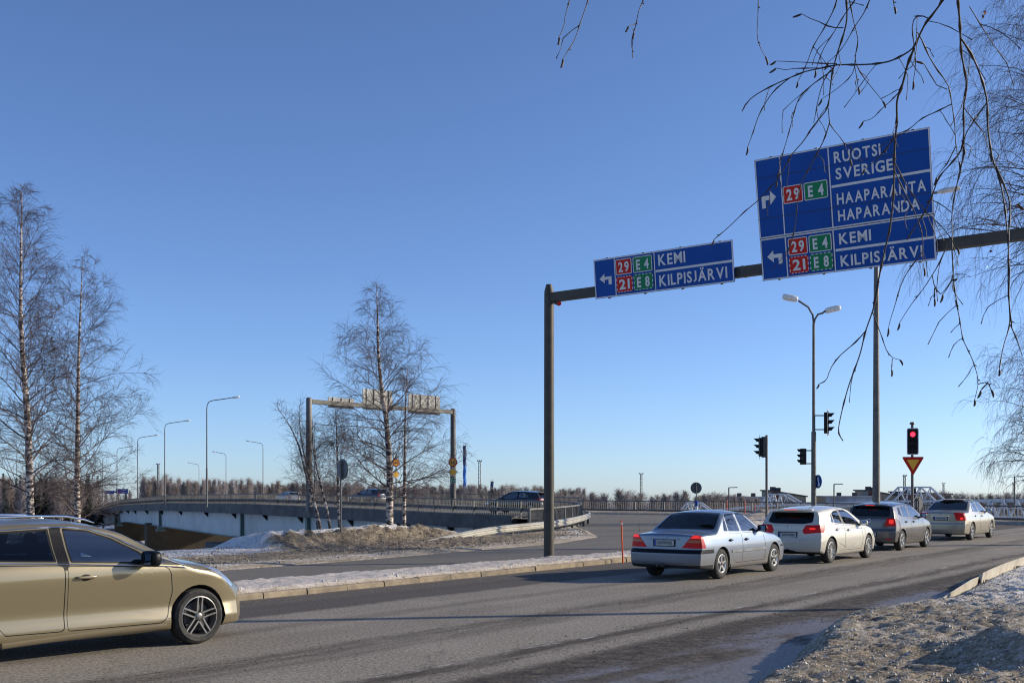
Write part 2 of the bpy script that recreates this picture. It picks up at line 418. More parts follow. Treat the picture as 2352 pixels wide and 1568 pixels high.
def snow_mat(name, clean=(.84, .80, .76), dirty=(.40, .32, .22), dark=(.09, .068, .046)):
    m, nt, b = newmat(name); co = geopos(nt)
    a = N(nt, 'ShaderNodeAttribute', attribute_name='dirt')
    n1 = noise_n(nt, co, 5.0, 9, .8); n2 = noise_n(nt, co, 16, 6, .72); n3 = noise_n(nt, co, 60, 3, .6)
    f = math_n(nt, 'ADD', a.outputs['Fac'], math_n(nt, 'MULTIPLY', math_n(nt, 'SUBTRACT', n1, .5), 1.9))
    f = math_n(nt, 'ADD', f, math_n(nt, 'MULTIPLY', math_n(nt, 'SUBTRACT', n2, .5), 1.5))
    f = math_n(nt, 'ADD', f, math_n(nt, 'MULTIPLY', math_n(nt, 'SUBTRACT', n3, .5), .9), True)
    c = ramp_n(nt, f, [(0.0, clean), (.22, tuple(.55 * x + .45 * y for x, y in zip(clean, dirty))), (.55, dirty), (.78, tuple(.5 * (x + y) for x, y in zip(dark, dirty))), (1.0, dark)])
    nt.links.new(c, b.inputs['Base Color']); b.inputs['Roughness'].default_value = .75
    b.inputs['Specular IOR Level'].default_value = .3
    h = math_n(nt, 'ADD', n2, math_n(nt, 'MULTIPLY', n3, .35))
    bump_n(nt, b, h, 1.0, .06)
    return m
M['snow'] = snow_mat('dirty_snow')
M['snow_island'] = snow_mat('median_snow', (.66, .60, .56), (.44, .37, .29), (.14, .10, .07))

# river ice far below, reaching the horizon
def ice_mat():
    m, nt, b = newmat('river_ice_snow'); co = geopos(nt)
    n = noise_n(nt, co, .03, 6, .6)
    nt.links.new(ramp_n(nt, n, [(.35, (.50, .52, .56)), (.65, (.72, .73, .76))]), b.inputs['Base Color'])
    b.inputs['Roughness'].default_value = .7; return m
M['ice'] = ice_mat()
xs = np.linspace(-3500, 3500, 30); ys = np.concatenate([np.linspace(-200, 300, 12), np.linspace(400, 5000, 14)])
V = np.zeros((len(ys), len(xs), 3)); V[..., 0] = xs[None]; V[..., 1] = ys[:, None]; V[..., 2] = -5.6 - SLOPE * ys[:, None]
tag(link('river_ice', grid_mesh('river_ice', V, M['ice'])), kind='structure')
# far shore land
M['farland'] = simple('far_shore_ground', (.34, .33, .32), .9, 0, .45, .05, dirt=(.10, .08, .06))
def far_land(name, pts0, pts1, z0, z1):
    V = np.zeros((4, len(pts0), 3))
    for i, (a, b_) in enumerate(zip(pts0, pts1)):
        g = lambda yy, zz: zz - SLOPE * yy
        V[0, i] = (*a, g(a[1], -5.9)); V[1, i] = (a[0] * 1.02, a[1] * 1.03, g(a[1] * 1.03, z0)); V[2, i] = (b_[0] * .5 + a[0] * .5, b_[1] * .5 + a[1] * .5, g(b_[1] * .5 + a[1] * .5, z1)); V[3, i] = (*b_, g(b_[1], z1))
    tag(link(name, grid_mesh(name, V, M['farland'], smooth=False)), kind='structure')
far_land('far_shore', [(-900, 240), (-220, 260), (-120, 330), (-40, 420), (60, 330), (140, 300), (260, 240), (700, 200)],
         [(-3400, 4500), (-1700, 4900), (-900, 4900), (-200, 4900), (400, 4900), (1200, 4900), (2500, 4900), (3400, 4500)], -3.6, -3.2)

# main land plateau: one sheet carrying road and intersection, with the river bank falling away
def EDGE(t): return np.interp(t, [-60, -20, 0, 10.8, 16, 20.6, 25, 29, 33], [-5.2, -5.6, -5.9, -6.8, -8.5, -11.9, -15.5, -18.1, -21])
def OUT(t): return np.interp(t, [-60, -20, 0, 10, 17, 20.3, 24, 27.3, 30, 33], [-11.5, -11.6, -12.4, -13.8, -14.6, -14.6, -15.9, -17.8, -19.6, -22.5])
road_poly = [TD(t, EDGE(t) - .25) for t in np.linspace(-60, 33, 50)] + [(3.2, 66.5, 0), (-2, 72.5, 0), (5.2, 86.6, 0), (16.5, 79, 0), (26, 60, 0), (40, 48, 0), (70, 26, 0), (70, -25, 0), (-48, -25, 0)]
bm = bmesh.new()
vs = [bm.verts.new((p[0], p[1], 0)) for p in road_poly]
f = bm.faces.new(vs); bmesh.ops.triangulate(bm, faces=[f]); bmesh.ops.recalc_face_normals(bm, faces=bm.faces)
if sum(q.normal.z for q in bm.faces) < 0: bmesh.ops.reverse_faces(bm, faces=bm.faces)
me = bpy.data.meshes.new('road'); bm.to_mesh(me); bm.free(); me.materials.append(M['asphalt'])
tag(link('road', me), kind='structure')
# quay wall under the far right side of the intersection
mb = MB(); q = [(-2, 72.5), (5.2, 86.6), (16.5, 79), (26, 60), (40, 48), (70, 26)]
for a, b_ in zip(q[:-1], q[1:]): mb.add([(a[0], a[1], -7.6), (b_[0], b_[1], -7.6), (b_[0], b_[1], -.02), (a[0], a[1], -.02)], [(0, 1, 2, 3)])
tag(mb.build('quay_wall', M['concrete']), 'dark concrete quay wall below the far railing of the junction', 'wall')

# verge snow bank + river bank behind the slip road
ts = np.concatenate([np.arange(-55, -12, .5), np.arange(-12, 33, .085)])
vs_ = np.concatenate([np.linspace(0, 1, 96), 1 + np.linspace(.03, 1, 14) ** 1.3 * 2.2])
T, Vv = np.meshgrid(ts, vs_, indexing='ij')
e, o = EDGE(T), OUT(T); wd = e - o
dd = np.where(Vv <= 1, e - Vv * wd, o - (Vv - 1) * 6.5)
X = .54 + .6 * T + .8 * dd; Yw = 25.7 + .8 * T - .6 * dd
inn = (e - dd)                        # metres from slip road edge
crest_w = sstep(1.0, 2.0, T) * (1 - sstep(9.8, 13.0, T))
crest_d = np.interp(T, [0, 2.2, 7, 11, 16.9], [-11.2, -11.3, -12.5, -12.4, -13.0])
nz = fbm(X, Yw, 1.6, 5, 3); nz2 = fbm(X, Yw, .35, 4, 9); nz3 = fbm(X, Yw, 5, 3, 21)
crest = np.exp(-np.clip((dd - crest_d) / .75, 0, 9) ** 2.2) * np.where(dd < crest_d, np.exp(-((dd - crest_d) / 2.4) ** 2), 1)
Z = .02 + .05 * sstep(0, .6, inn) + sstep(.3, 1.5, inn) * ((.06 * nz3 + .06 * nz) * (1 - .8 * sstep(12, 15, T)) + (.14 * nz2 + .12 * fbm(X, Yw, .17, 3, 12)) * np.where(dd < crest_d - .1, .25, 1) * (.35 + .65 * crest_w))

Z += crest_w * crest * (.44 + .16 * nz) * (1 + .2 * nz2)
Z += (1 - crest_w) * (1 - sstep(13, 16, T)) * .05 * np.exp(-((dd - (OUT(T) + .8)) / 1.0) ** 2)
Z += crest_w * crest * (nz2 * .22 + .25 * np.abs(fbm(X, Yw, .3, 3, 99))) * np.where(dd < crest_d, .1, 1)
drop = sstep(1.0, 2.6, Vv) * 7.6
Z = np.maximum(Z - drop, -7.4)
Z = np.where(inn < .05, -.02, Z)
dirt = np.full(T.shape, .52)
dirt += .22 * sstep(.9, 1.5, inn) + .35 * fbm(X, Yw, 2.2, 4, 5) - .4 * np.exp(-((inn - .75) / .35) ** 2) * (fbm(X, Yw * 1, 1.2, 3, 33) + .55)
dirt += .12 * crest_w * crest
top = crest_w * sstep(-.30, -.08, crest_d - dd + .5 * nz)
dirt -= .95 * top
dirt -= .75 * (1 - crest_w) * sstep(3.4, 4.6, inn) * (1 - sstep(14, 17, T))
dirt -= .30 * sstep(15, 18, T) * sstep(.5, 1.0, inn)
dirt -= .7 * sstep(1.02, 1.1, Vv)
Vm = np.stack([X, Yw, Z], -1)
tag(link('snow_bank', grid_mesh('snow_bank', Vm[:, ::-1], M['snow'], {'dirt': np.clip(dirt, 0, 1)[:, ::-1]})), kind='structure')

VERGE = (X.copy(), Yw.copy(), Z.copy(), T.copy(), Vv.copy(), inn.copy(), crest_w * (dd > crest_d - .1))
# snow mound on the right side of the road (near the camera)
def MEDGE(t): return np.interp(t, [-30, -14, -10.7, -7, -4.6, -2.9, 3, 7, 14, 30], [11.5, 11.0, 10.4, 9.5, 9.3, 9.8, 9.05, 8.78, 8.78, 9.0])
ts = np.concatenate([np.arange(-26, -15, .25), np.arange(-15, 4, .04), np.arange(4, 34, .16)])
us = np.concatenate([np.linspace(0, 5.5, 150), np.linspace(5.6, 30, 60)])
T, U = np.meshgrid(ts, us, indexing='ij'); wob = (.35 * fbm(T, T * 0, 1.1, 4, 8) + .15 * fbm(T, T * 0, .3, 3, 18)) * (1 - sstep(-4.2, -3, T))
dd = MEDGE(T) + wob + U
X = .54 + .6 * T + .8 * dd; Yw = 25.7 + .8 * T - .6 * dd
hgt = np.interp(T, [-26, -12, -8, -4, -2, 2, 8, 30], [.25, .45, .48, .34, .30, .27, .28, .40])
nz = fbm(X, Yw, 2.4, 5, 41); nz2 = fbm(X, Yw, .5, 5, 42); nz3 = fbm(X, Yw, .13, 3, 43)
rise = sstep(0, .55, U) * .72 + sstep(.4, 2.8, U) * .28
rise = np.where(T > -2.6, sstep(.05, .32, U) * .8 + sstep(.4, 2.8, U) * .2, rise)
Z = -.03 + hgt * rise + sstep(.05, .8, U) * (.22 * nz + .07 * nz2 + .10 * nz3)
ridge = np.abs(fbm(X, Yw, .7, 4, 77)); Z += sstep(.1, .8, U) * (.0 - .05 * ridge + .08 * fbm(X, Yw, .22, 3, 143))
Z = np.where(U < .02, -.04, np.maximum(Z, -.02)); Z += .02 * sstep(.03, .2, U)
Z += .30 * np.exp(-(((X - 4.35) / .42) ** 2 + ((Yw - 9.7) / .8) ** 2)) + .16 * np.exp(-(((X - 5.6) / .5) ** 2 + ((Yw - 9.2) / 1.1) ** 2))
# keep it below the camera's feet
dirt = .41 + .5 * fbm(X, Yw, 1.8, 5, 51) + .25 * fbm(X, Yw, .4, 3, 52) + .16 * (1 - sstep(0, 1.2, U))
dirt -= .42 * sstep(1.2, 4.5, U + .35 * (T + 8)) * sstep(-10, -5, T)
dirt -= .25 * sstep(1.5, 3.5, U) * (1 - sstep(-11, -9, T))
mound = (X, Yw, Z)
dirt += .12 * sstep(.3, 1.2, U) * (1 - sstep(2.5, 4, U)) * (1 - sstep(-6, -2, T))
Vm = np.stack([X, Yw, Z], -1)
tag(link('snow_mound', grid_mesh('snow_mound', Vm, M['snow'], {'dirt': np.clip(dirt, 0, 1)})), kind='structure')

def clods(name, label, GX, GY, GZ, n, size, colour, seed, mask=None):
    """crumbled ice and dirt lying on a bank: small faceted chunks"""
    rg = np.random.default_rng(seed); i = rg.integers(0, GX.shape[0] - 1, n * 3); j = rg.integers(0, GX.shape[1] - 1, n * 3)
    if mask is not None: k = mask[i, j] > rg.random(n * 3); i, j = i[k], j[k]
    i, j = i[:n], j[:n]; n = len(i); a, b_ = rg.random(n), rg.random(n)
    ip = lambda Q: Q[i, j] * (1 - a) * (1 - b_) + Q[i + 1, j] * a * (1 - b_) + Q[i, j + 1] * (1 - a) * b_ + Q[i + 1, j + 1] * a * b_
    cx, cy, cz = ip(GX), ip(GY), ip(GZ); sz = rg.lognormal(math.log(size), .5, n).clip(size * .4, size * 3.2)
    ov = np.array([(1, 0, 0), (0, 1, 0), (-1, 0, 0), (0, -1, 0), (0, 0, .9), (0, 0, -.6)], float); of = np.array([(0, 1, 4), (1, 2, 4), (2, 3, 4), (3, 0, 4), (1, 0, 5), (2, 1, 5), (3, 2, 5), (0, 3, 5)])
    v = ov[None] * rg.uniform(.5, 1.5, (n, 6, 3)); ra = rg.uniform(0, 6.28, n); ca, sa = np.cos(ra)[:, None], np.sin(ra)[:, None]
    vx = v[..., 0] * ca - v[..., 1] * sa; vy = v[..., 0] * sa + v[..., 1] * ca
    v = np.stack([vx * sz[:, None] + cx[:, None], vy * sz[:, None] + cy[:, None], v[..., 2] * sz[:, None] + cz[:, None] + sz[:, None] * .25], -1).reshape(-1, 3)
    me = bpy.data.meshes.new(name); me.from_pydata(v.tolist(), [], (of[None] + np.arange(n)[:, None, None] * 6).reshape(-1, 3).tolist()); me.materials.append(colour)
    tag(link(name, me), label, 'ice crumbs', kind='stuff')
def crumb_mat(name, a, b_, c):
    m, nt, bs = newmat(name); n = noise_n(nt, geopos(nt), 9, 4, .8); nt.links.new(ramp_n(nt, n, [(.36, a), (.5, b_), (.62, c)]), bs.inputs['Base Color']); bs.inputs['Roughness'].default_value = .6; return m
M['crumb'] = crumb_mat('ice_crumbs', (.15, .115, .075), (.42, .36, .27), (.74, .69, .62)); M['crumb_dirt'] = crumb_mat('dirt_crumbs', (.06, .045, .03), (.24, .185, .125), (.55, .46, .34))
wj = np.clip(1.25 - np.abs(np.arange(Z.shape[1]) / 150.0) * .55, .12, 1)[None, :] * np.where((T > -14) & (T < 9), 1, .05) * (U > .05)
clods('ice_crumbs', 'crumbled ice and grit covering the snow mound at the right', X, Yw, Z, 60000, .0062, M['crumb'], 5, wj)

# median island snow
def IBACK(t): return np.interp(t, [-60, -6, 2, 5.2, 12, 17, 22, 30, 35, 37.5], [-2.1, -1.9, -1.45, -1.2, -1.5, -2.6, -5.6, -9.2, -7.0, -.6])
ts = np.concatenate([np.arange(-50, -14, .4), np.arange(-14, 37.5, .07)]); us = np.concatenate([[0, .001], np.linspace(.01, .25, 14), np.linspace(.27, .93, 34), np.linspace(.94, 1, 10)])
T, U = np.meshgrid(ts, us, indexing='ij')
b_ = IBACK(T) + .16 * fbm(T, T * 0, .9, 4, 61) + .05 * fbm(T, T * 0, .2, 3, 62); fr = -.13 + 0 * T
wid = fr - b_
dd = fr - U * wid
X = .54 + .6 * T + .8 * dd; Yw = 25.7 + .8 * T - .6 * dd
ms = np.minimum(U, 1 - U) * wid
nz = fbm(X, Yw, 1.2, 4, 71); nz2 = fbm(X, Yw, .16, 4, 72)
Z = .06 + .08 * sstep(0, .12, ms) + sstep(0, .2, ms) * (.05 * nz + .08 * nz2 + .025)
lump = np.exp(-((T - 29.5) / 3.0) ** 2 - ((dd + 7.6) / 1.7) ** 2) * (.55 + .5 * nz + .35 * fbm(X, Yw, .5, 4, 73))
Z += np.clip(lump, 0, 2)
Z = np.where(U >= .999, -.02, Z); Z = np.where(U < .0005, .05, Z)
dirt = .12 + .22 * fbm(X, Yw, 1.5, 4, 74) + .42 * (1 - sstep(.02, .13, U * wid)) + np.clip(lump, 0, 1) * .7 - .1 * sstep(.12, .25, U * wid) * (1 - sstep(.35, .6, U * wid))
tag(link('median_snow', grid_mesh('median_snow', np.stack([X, Yw, Z], -1)[:, ::-1], M['snow_island'], {'dirt': np.clip(dirt, 0, 1)[:, ::-1]})), kind='structure')
# kerb stones of the median
rng = random.Random(4); mb = MB(); t = -50.0
while t < 37:
    L = 1.0 if t > -20 else 2.0
    a, b__ = t + .012, t + L - .012; j = rng.uniform(-.012, .012); zz = .105 + rng.uniform(-.01, .008)
    pr = [(.0 + j, -.02), (.0 + j, zz - .03), (-.03 + j, zz), (-.135 + j, zz), (-.135 + j, -.02)]
    vs = [TD(a, d, z) for d, z in pr] + [TD(b__, d, z) for d, z in pr]
    mb.add(vs, [(0, 1, 2, 3, 4), (9, 8, 7, 6, 5)] + [(i, 5 + i, 5 + (i + 1) % 5, (i + 1) % 5) for i in range(5)])
    t += L
tag(mb.build('kerb', M['concrete_light']), kind='structure')

mk = (VERGE[3] > -12) * (VERGE[3] < 22) * (VERGE[4] < .9) * (VERGE[5] > .3) * (.35 + .65 * VERGE[6])
clods('dirt_crumbs', 'dirty ice crumbs on the verge bank beyond the slip road', VERGE[0], VERGE[1], VERGE[2], 22000, .012, M['crumb_dirt'], 6, mk)
mk = (T > -12) * (T < 12) * np.clip(1 - np.abs(U * wid - .12) / .12, .02, 1)
clods('ice_crumbs', 'bright ice crumbs along the kerb edge of the snowy median', X, Yw, Z, 9000, .010, crumb_mat('pale_crumbs', (.35, .30, .23), (.70, .66, .60), (.85, .83, .80)), 7, mk)
# loose gravel along the shoulder and dirt lines
rg = np.random.default_rng(11); n = 15000
tt = rg.uniform(-16, 16, n); wh = rg.random(n)
dv = np.where(wh < .55, 8.35 + rg.normal(0, .42, n), np.where(wh < .75, 5.35 + rg.normal(0, .2, n), np.where(wh < .88, .35 + np.abs(rg.normal(0, .3, n)), 7.3 + rg.normal(0, .25, n))))
sz = rg.lognormal(-5.25, .4, n).clip(.003, .016)
octv = np.array([(1, 0, 0), (0, 1, 0), (-1, 0, 0), (0, -1, 0), (0, 0, .8), (0, 0, -.6)], float)
of = np.array([(0, 1, 4), (1, 2, 4), (2, 3, 4), (3, 0, 4), (1, 0, 5), (2, 1, 5), (3, 2, 5), (0, 3, 5)])
ra = rg.uniform(0, 6.28, n); ca, sa = np.cos(ra), np.sin(ra)
jit = rg.uniform(.6, 1.4, (n, 6, 3)); v = octv[None] * jit
vx = v[..., 0] * ca[:, None] - v[..., 1] * sa[:, None]; vy = v[..., 0] * sa[:, None] + v[..., 1] * ca[:, None]
cx = .54 + .6 * tt + .8 * dv; cy = 25.7 + .8 * tt - .6 * dv
v = np.stack([vx * sz[:, None] + cx[:, None], vy * sz[:, None] + cy[:, None], v[..., 2] * sz[:, None] * .8 + sz[:, None] * .35], -1).reshape(-1, 3)
fs = (of[None] + np.arange(n)[:, None, None] * 6).reshape(-1, 3)
me = bpy.data.meshes.new('gravel'); me.from_pydata(v.tolist(), [], fs.tolist()); me.materials.append(simple('grit', (.13, .11, .095), .9, 0, .6, 3))
tag(link('gravel', me), 'loose grit scattered along the road edge and lane lines', 'gravel', kind='stuff')

# painted line in the junction
mb = MB(); a = G(578, 515.2); b2 = G(690, 517.4); mb.bar((a[0], a[1], .006), (b2[0], b2[1], .006), .28, .004)
tag(mb.build('road_marking', simple('road_paint', (.42, .40, .36), .8, 0, .5, 2, dirt=(.14, .13, .12))), kind='structure')
# packed snow strip below the far railing
q = [(4.6, 84.6), (10, 81.2), (16.2, 77.1), (20.6, 68.8), (25.3, 59.2), (39, 47)]
V = np.zeros((60, 6, 3)); tt = np.linspace(0, 1, 60)
qa = np.array(q); L = np.concatenate([[0], np.cumsum(np.linalg.norm(np.diff(qa, axis=0), axis=1))]); L /= L[-1]
cxy = np.stack([np.interp(tt, L, qa[:, 0]), np.interp(tt, L, qa[:, 1])], -1)
tg = np.gradient(cxy, axis=0); tg /= np.linalg.norm(tg, axis=1)[:, None]; nr = np.stack([-tg[:, 1], tg[:, 0]], -1)
for j, (o_, z_) in enumerate([(-1.1, -.01), (-.9, .12), (-.5, .2), (.1, .22), (.6, .2), (.9, -.01)]):
    V[:, j, :2] = cxy + nr * o_ ; V[:, j, 2] = z_ * (1 + .5 * fbm(tt * 60, tt * 0, 2, 3, 90 + j))
tag(link('roadside_snow', grid_mesh('roadside_snow', V, M['snow'], {'dirt': np.full(V.shape[:2], .55)})), kind='structure')
# ------------------------------------------------------------------ bridge
NP = [(3.5, 57.6), (3.9, 62.5), (3.0, 67), (.2, 70.2), (-4, 74.5), (-11.8, 86), (-23.5, 102), (-41, 135), (-55, 165), (-69, 198), (-90, 245), (-118, 305)]
NZ = [0, .02, .05, .08, .13, .25, .34, .0, -.62, -1.25, -3.2, -6.2]
def resample(pts, zs, step):
    a = np.array(pts, float); L = np.concatenate([[0], np.cumsum(np.linalg.norm(np.diff(a, axis=0), axis=1))])
    # smooth the polyline a little
    s = np.arange(0, L[-1], step)
    x = np.interp(s, L, a[:, 0]); y = np.interp(s, L, a[:, 1]); z = np.interp(s, L, zs)
    k = max(1, int(3 / step)); ker = np.ones(2 * k + 1) / (2 * k + 1)
    def sm(q):
        e = np.concatenate([q[0] + (np.arange(-k, 0)) * (q[1] - q[0]), q, q[-1] + np.arange(1, k + 1) * (q[-1] - q[-2])]); return np.convolve(e, ker, 'valid')
    x, y, z = sm(x), sm(y), sm(z)
    tg = np.stack([np.gradient(x), np.gradient(y)], -1); tg /= np.linalg.norm(tg, axis=1)[:, None]
    nr = np.stack([tg[:, 1], -tg[:, 0]], -1)      # to the right of travel
    return np.stack([x, y, z], -1), nr
def ribbon(mb, c, nr, prof, m=None, z0=0.0):
    """sweep a closed profile [(offset,z)] along c"""
    n = len(prof); vs = []
    for p, q in zip(c, nr):
        for o_, z_ in prof: vs.append((p[0] + q[0] * o_, p[1] + q[1] * o_, p[2] + z_ + z0))
    fs = [(i * n + k, i * n + (k + 1) % n, (i + 1) * n + (k + 1) % n, (i + 1) * n + k) for i in range(len(c) - 1) for k in range(n)]
    fs += [tuple(range(n)), tuple((len(c) - 1) * n + k for k in range(n - 1, -1, -1))]
    mb.add(vs, fs, m)

def railing(name, label, pts, zs, origin, pstep=2.0, bstep=.16, h=1.08, lower=.14, beam=False, side=1, fine=None):
    root = thing(name, label, 'railing', origin); O = np.array(origin)
    c, nr = resample(pts, zs, .5); cl = c - O
    mb = MB(); ribbon(mb, cl, nr, [(-.05, h - .07), (.05, h - .07), (.05, h), (-.05, h)]); mb.build('top_rail', M['rail'], root)
    mb = MB(); ribbon(mb, cl, nr, [(-.02, lower - .03), (.02, lower - .03), (.02, lower + .02), (-.02, lower + .02)]); mb.build('bottom_rail', M['rail'], root)
    if beam:
        mb = MB(); ribbon(mb, cl, nr, [(side * .10, .38), (side * .16, .38), (side * .16, .62), (side * .10, .62)]); mb.build('guard_beam', M['rail'], root)
    c2, n2 = resample(pts, zs, pstep); mats = M['rail']
    for i, (p, q) in enumerate(zip(c2 - O, n2)):
        if i >= 95: break
        mb = MB(); ang = math.atan2(q[1], q[0]); mb.box((p[0], p[1], p[2] + (h - .07) / 2 - .05), (.10, .07, h + .03), ang); mb.build('post', mats, root)
    c3, n3 = resample(pts, zs, bstep); mb = MB()
    for p, q in zip(c3 - O, n3):
        mb.box((p[0], p[1], p[2] + (h + lower - .07) / 2), (.03, .014, h - lower - .06), math.atan2(q[1], q[0]))
    mb.build('baluster_panel', M['rail'], root)
    return root
railing('bridge_railing', 'grey steel railing along the near edge of the bridge, curling round the corner', NP, NZ, (3.5, 57.6, 0), 2.2, .17, 1.08, .12, True, 1)
railing('bridge_railing', 'short sunlit railing section ending beside the slip road behind the guardrail', [(.7, 46.2), (1.3, 47.8), (2.0, 50), (3.0, 54), (3.45, 57.2)], [-.02, -.02, 0, 0, 0], (.7, 46.2, 0), 1.9, .13, 1.08, .06)
FP = [(5.2, 86.3), (-5.6, 110), (-23, 144), (-37, 174), (-51, 206), (-72, 252), (-100, 312)]
FZ = [.1, .35, .0, -.65, -1.6, -3.6, -6.6]
railing('bridge_railing', 'distant railing along the far edge of the bridge', FP, FZ, (5.2, 86.3, 0), 3.0, .3, 1.08, .12)
railing('quay_railing', 'long dark railing on the far side of the junction, behind the queue', [(5.2, 86.3), (16.4, 78.6), (25.9, 59.8), (40, 47.8), (60, 33)], [0, 0, 0, 0, 0], (5.2, 86.3, 0), 2.4, .19, .98, .3)
mb = MB(); c, nr = resample([(5.2, 86.3), (16.4, 78.6), (25.9, 59.8), (40, 47.8), (60, 33)], [0] * 5, 1.0)
ribbon(mb, c, nr, [(-.2, -.5), (.16, -.5), (.16, .27), (-.2, .27)]); tag(mb.build('parapet_wall', M['galv_dark']), 'low dark parapet wall under the long railing of the junction', 'wall')

br = thing('road_bridge', 'road bridge over the frozen river with pale steel girder and dark edge beam', 'bridge', (-4, 74.5, 0)); BO = np.array((-4, 74.5, 0))
cb, nb = resample(NP[3:], NZ[3:], 1.5)
cf, nf = resample(FP, FZ, 1.5)
m_ = min(len(cb), len(cf)); ia = np.linspace(0, len(cb) - 1, 80).astype(int); ib = np.linspace(0, len(cf) - 1, 80).astype(int)
mb = MB()
for i in range(79):
    a, b2, c2, d2 = cb[ia[i]], cb[ia[i + 1]], cf[ib[i + 1]], cf[ib[i]]
    vs = [tuple(q - BO + np.array((0, 0, z))) for z in (-.01, -.3) for q in (a, b2, c2, d2)]
    mb.add(vs, [(0, 1, 2, 3), (7, 6, 5, 4)])
mb.build('deck', M['asphalt'], br)
mb = MB(); ribbon(mb, cb - BO, nb, [(-.32, -.80), (.25, -.72), (.25, -.02), (-.1, .1), (-.32, .1)]); mb.build('edge_beam', M['concrete'], br)
M['girder'] = simple('girder_paint', (.42, .455, .45), .6, 0, .10, .6, dirt=(.31, .335, .325))
M['girder_green'] = simple('stiffener_green', (.085, .14, .13), .6, 0, .12, 3)
def gdep(s): return np.interp(s, [0, 30, 55, 75, 100, 140, 200, 300], [2.1, 2.25, 2.3, 2.15, 1.95, 1.9, 2.2, 2.2])
sb = np.arange(len(cb)) * 1.5
mb = MB(); vs = []; n = 4
for p, q, s_ in zip(cb - BO, nb, sb):
    dpt = .8 + gdep(s_)
    for o_, z_ in ((.9, -.8), (.93, -dpt), (1.4, -dpt), (1.4, -.8)): vs.append((p[0] + q[0] * o_, p[1] + q[1] * o_, p[2] + z_))
fs = [(i * n + k, i * n + (k + 1) % n, (i + 1) * n + (k + 1) % n, (i + 1) * n + k) for i in range(len(cb) - 1) for k in range(n)]
mb.add(vs, fs); mb.build('girder', M['girder'], br)
mb = MB(); vs = []
for p, q, s_ in zip(cb - BO, nb, sb):
    dpt = .8 + gdep(s_)
    for o_, z_ in ((.62, -dpt), (.62, -dpt - .07), (1.6, -dpt - .07), (1.6, -dpt)): vs.append((p[0] + q[0] * o_, p[1] + q[1] * o_, p[2] + z_))
mb.add(vs, fs); mb.build('bottom_flange', M['girder_green'], br)
def at_px(px, c, nr):      # index on polyline nearest to a picture column
    return int(np.argmin(np.abs(c[:, 0] / c[:, 1] * F + 512 - px)))
for px in (115, 154, 232.7, 300, 385, 470):
    i = at_px(px, cb, nb); p, q = cb[i] - BO, nb[i]; dpt = .8 + gdep(sb[i])
    mb = MB(); mb.box((p[0] + q[0] * .75, p[1] + q[1] * .75, p[2] - (.8 + dpt) / 2), (.34, .34, dpt - .8), math.atan2(q[1], q[0]))
    mb.box((p[0] + q[0] * .8, p[1] + q[1] * .8, p[2] - dpt - .25), (.8, .9, .36), math.atan2(q[1], q[0])); mb.box((p[0] + q[0] * .8, p[1] + q[1] * .8, p[2] - dpt - .55), (1.1, 1.3, .24), math.atan2(q[1], q[0]))
    mb.build('stiffener', M['girder_green'], br)
for px in (98, 105, 110, 117, 123, 130, 141, 156, 175, 198, 227.5, 258, 291, 343, 402, 436):
    i = at_px(px, cb, nb); p, q = cb[i] - BO, nb[i]; tq = np.array((-q[1], q[0]))
    mb = MB(); a = math.atan2(q[1], q[0]); c0 = p + np.array((q[0] * .75, q[1] * .75, 0))
    vs = [(c0[0] + q[0] * o_ + tq[0] * s_, c0[1] + q[1] * o_ + tq[1] * s_, c0[2] + z_) for s_ in (-.22, .0) for o_, z_ in ((.15, -.78), (-.28, -.78), (-.28, -.9), (.15, -1.35))]
    mb.add(vs, [(0, 1, 2, 3), (7, 6, 5, 4), (0, 4, 5, 1), (1, 5, 6, 2), (2, 6, 7, 3), (3, 7, 4, 0)]); mb.build('bracket', M['blackmatt'], br)
M['brown_concrete'] = simple('stained_concrete', (.056, .040, .023), .9, 0, .4, .3, .3, dirt=(.030, .024, .017))
def pier(px, L, w_, ztop, off=.2, zb=-9):
    i = at_px(px, cb, nb); p, q = cb[i], nb[i]; q = q if q[0] > 0 else -q
    c0 = np.array((p[0] + q[0] * (L / 2 + off), p[1] + q[1] * (L / 2 + off), (zb + ztop) / 2)) - BO
    mb = MB(); mb.box(tuple(c0), (L, w_, ztop - zb), math.atan2(q[1], q[0])); mb.build('pier', M['brown_concrete'], br)
pier(144, 17.5, 2.2, -3.0); pier(114, 15, 2.0, -2.9)
i = at_px(232.7, cb, nb); q = nb[i]
mb = MB(); mb.box((cb[i][0] - BO[0] + q[0] * .2 + 1.2, cb[i][1] - BO[1] - 1.4, -4.8), (6.5, 4.5, 3.2), math.atan2(q[1], q[0])); mb.build('pier_cap', M['concrete'], br)

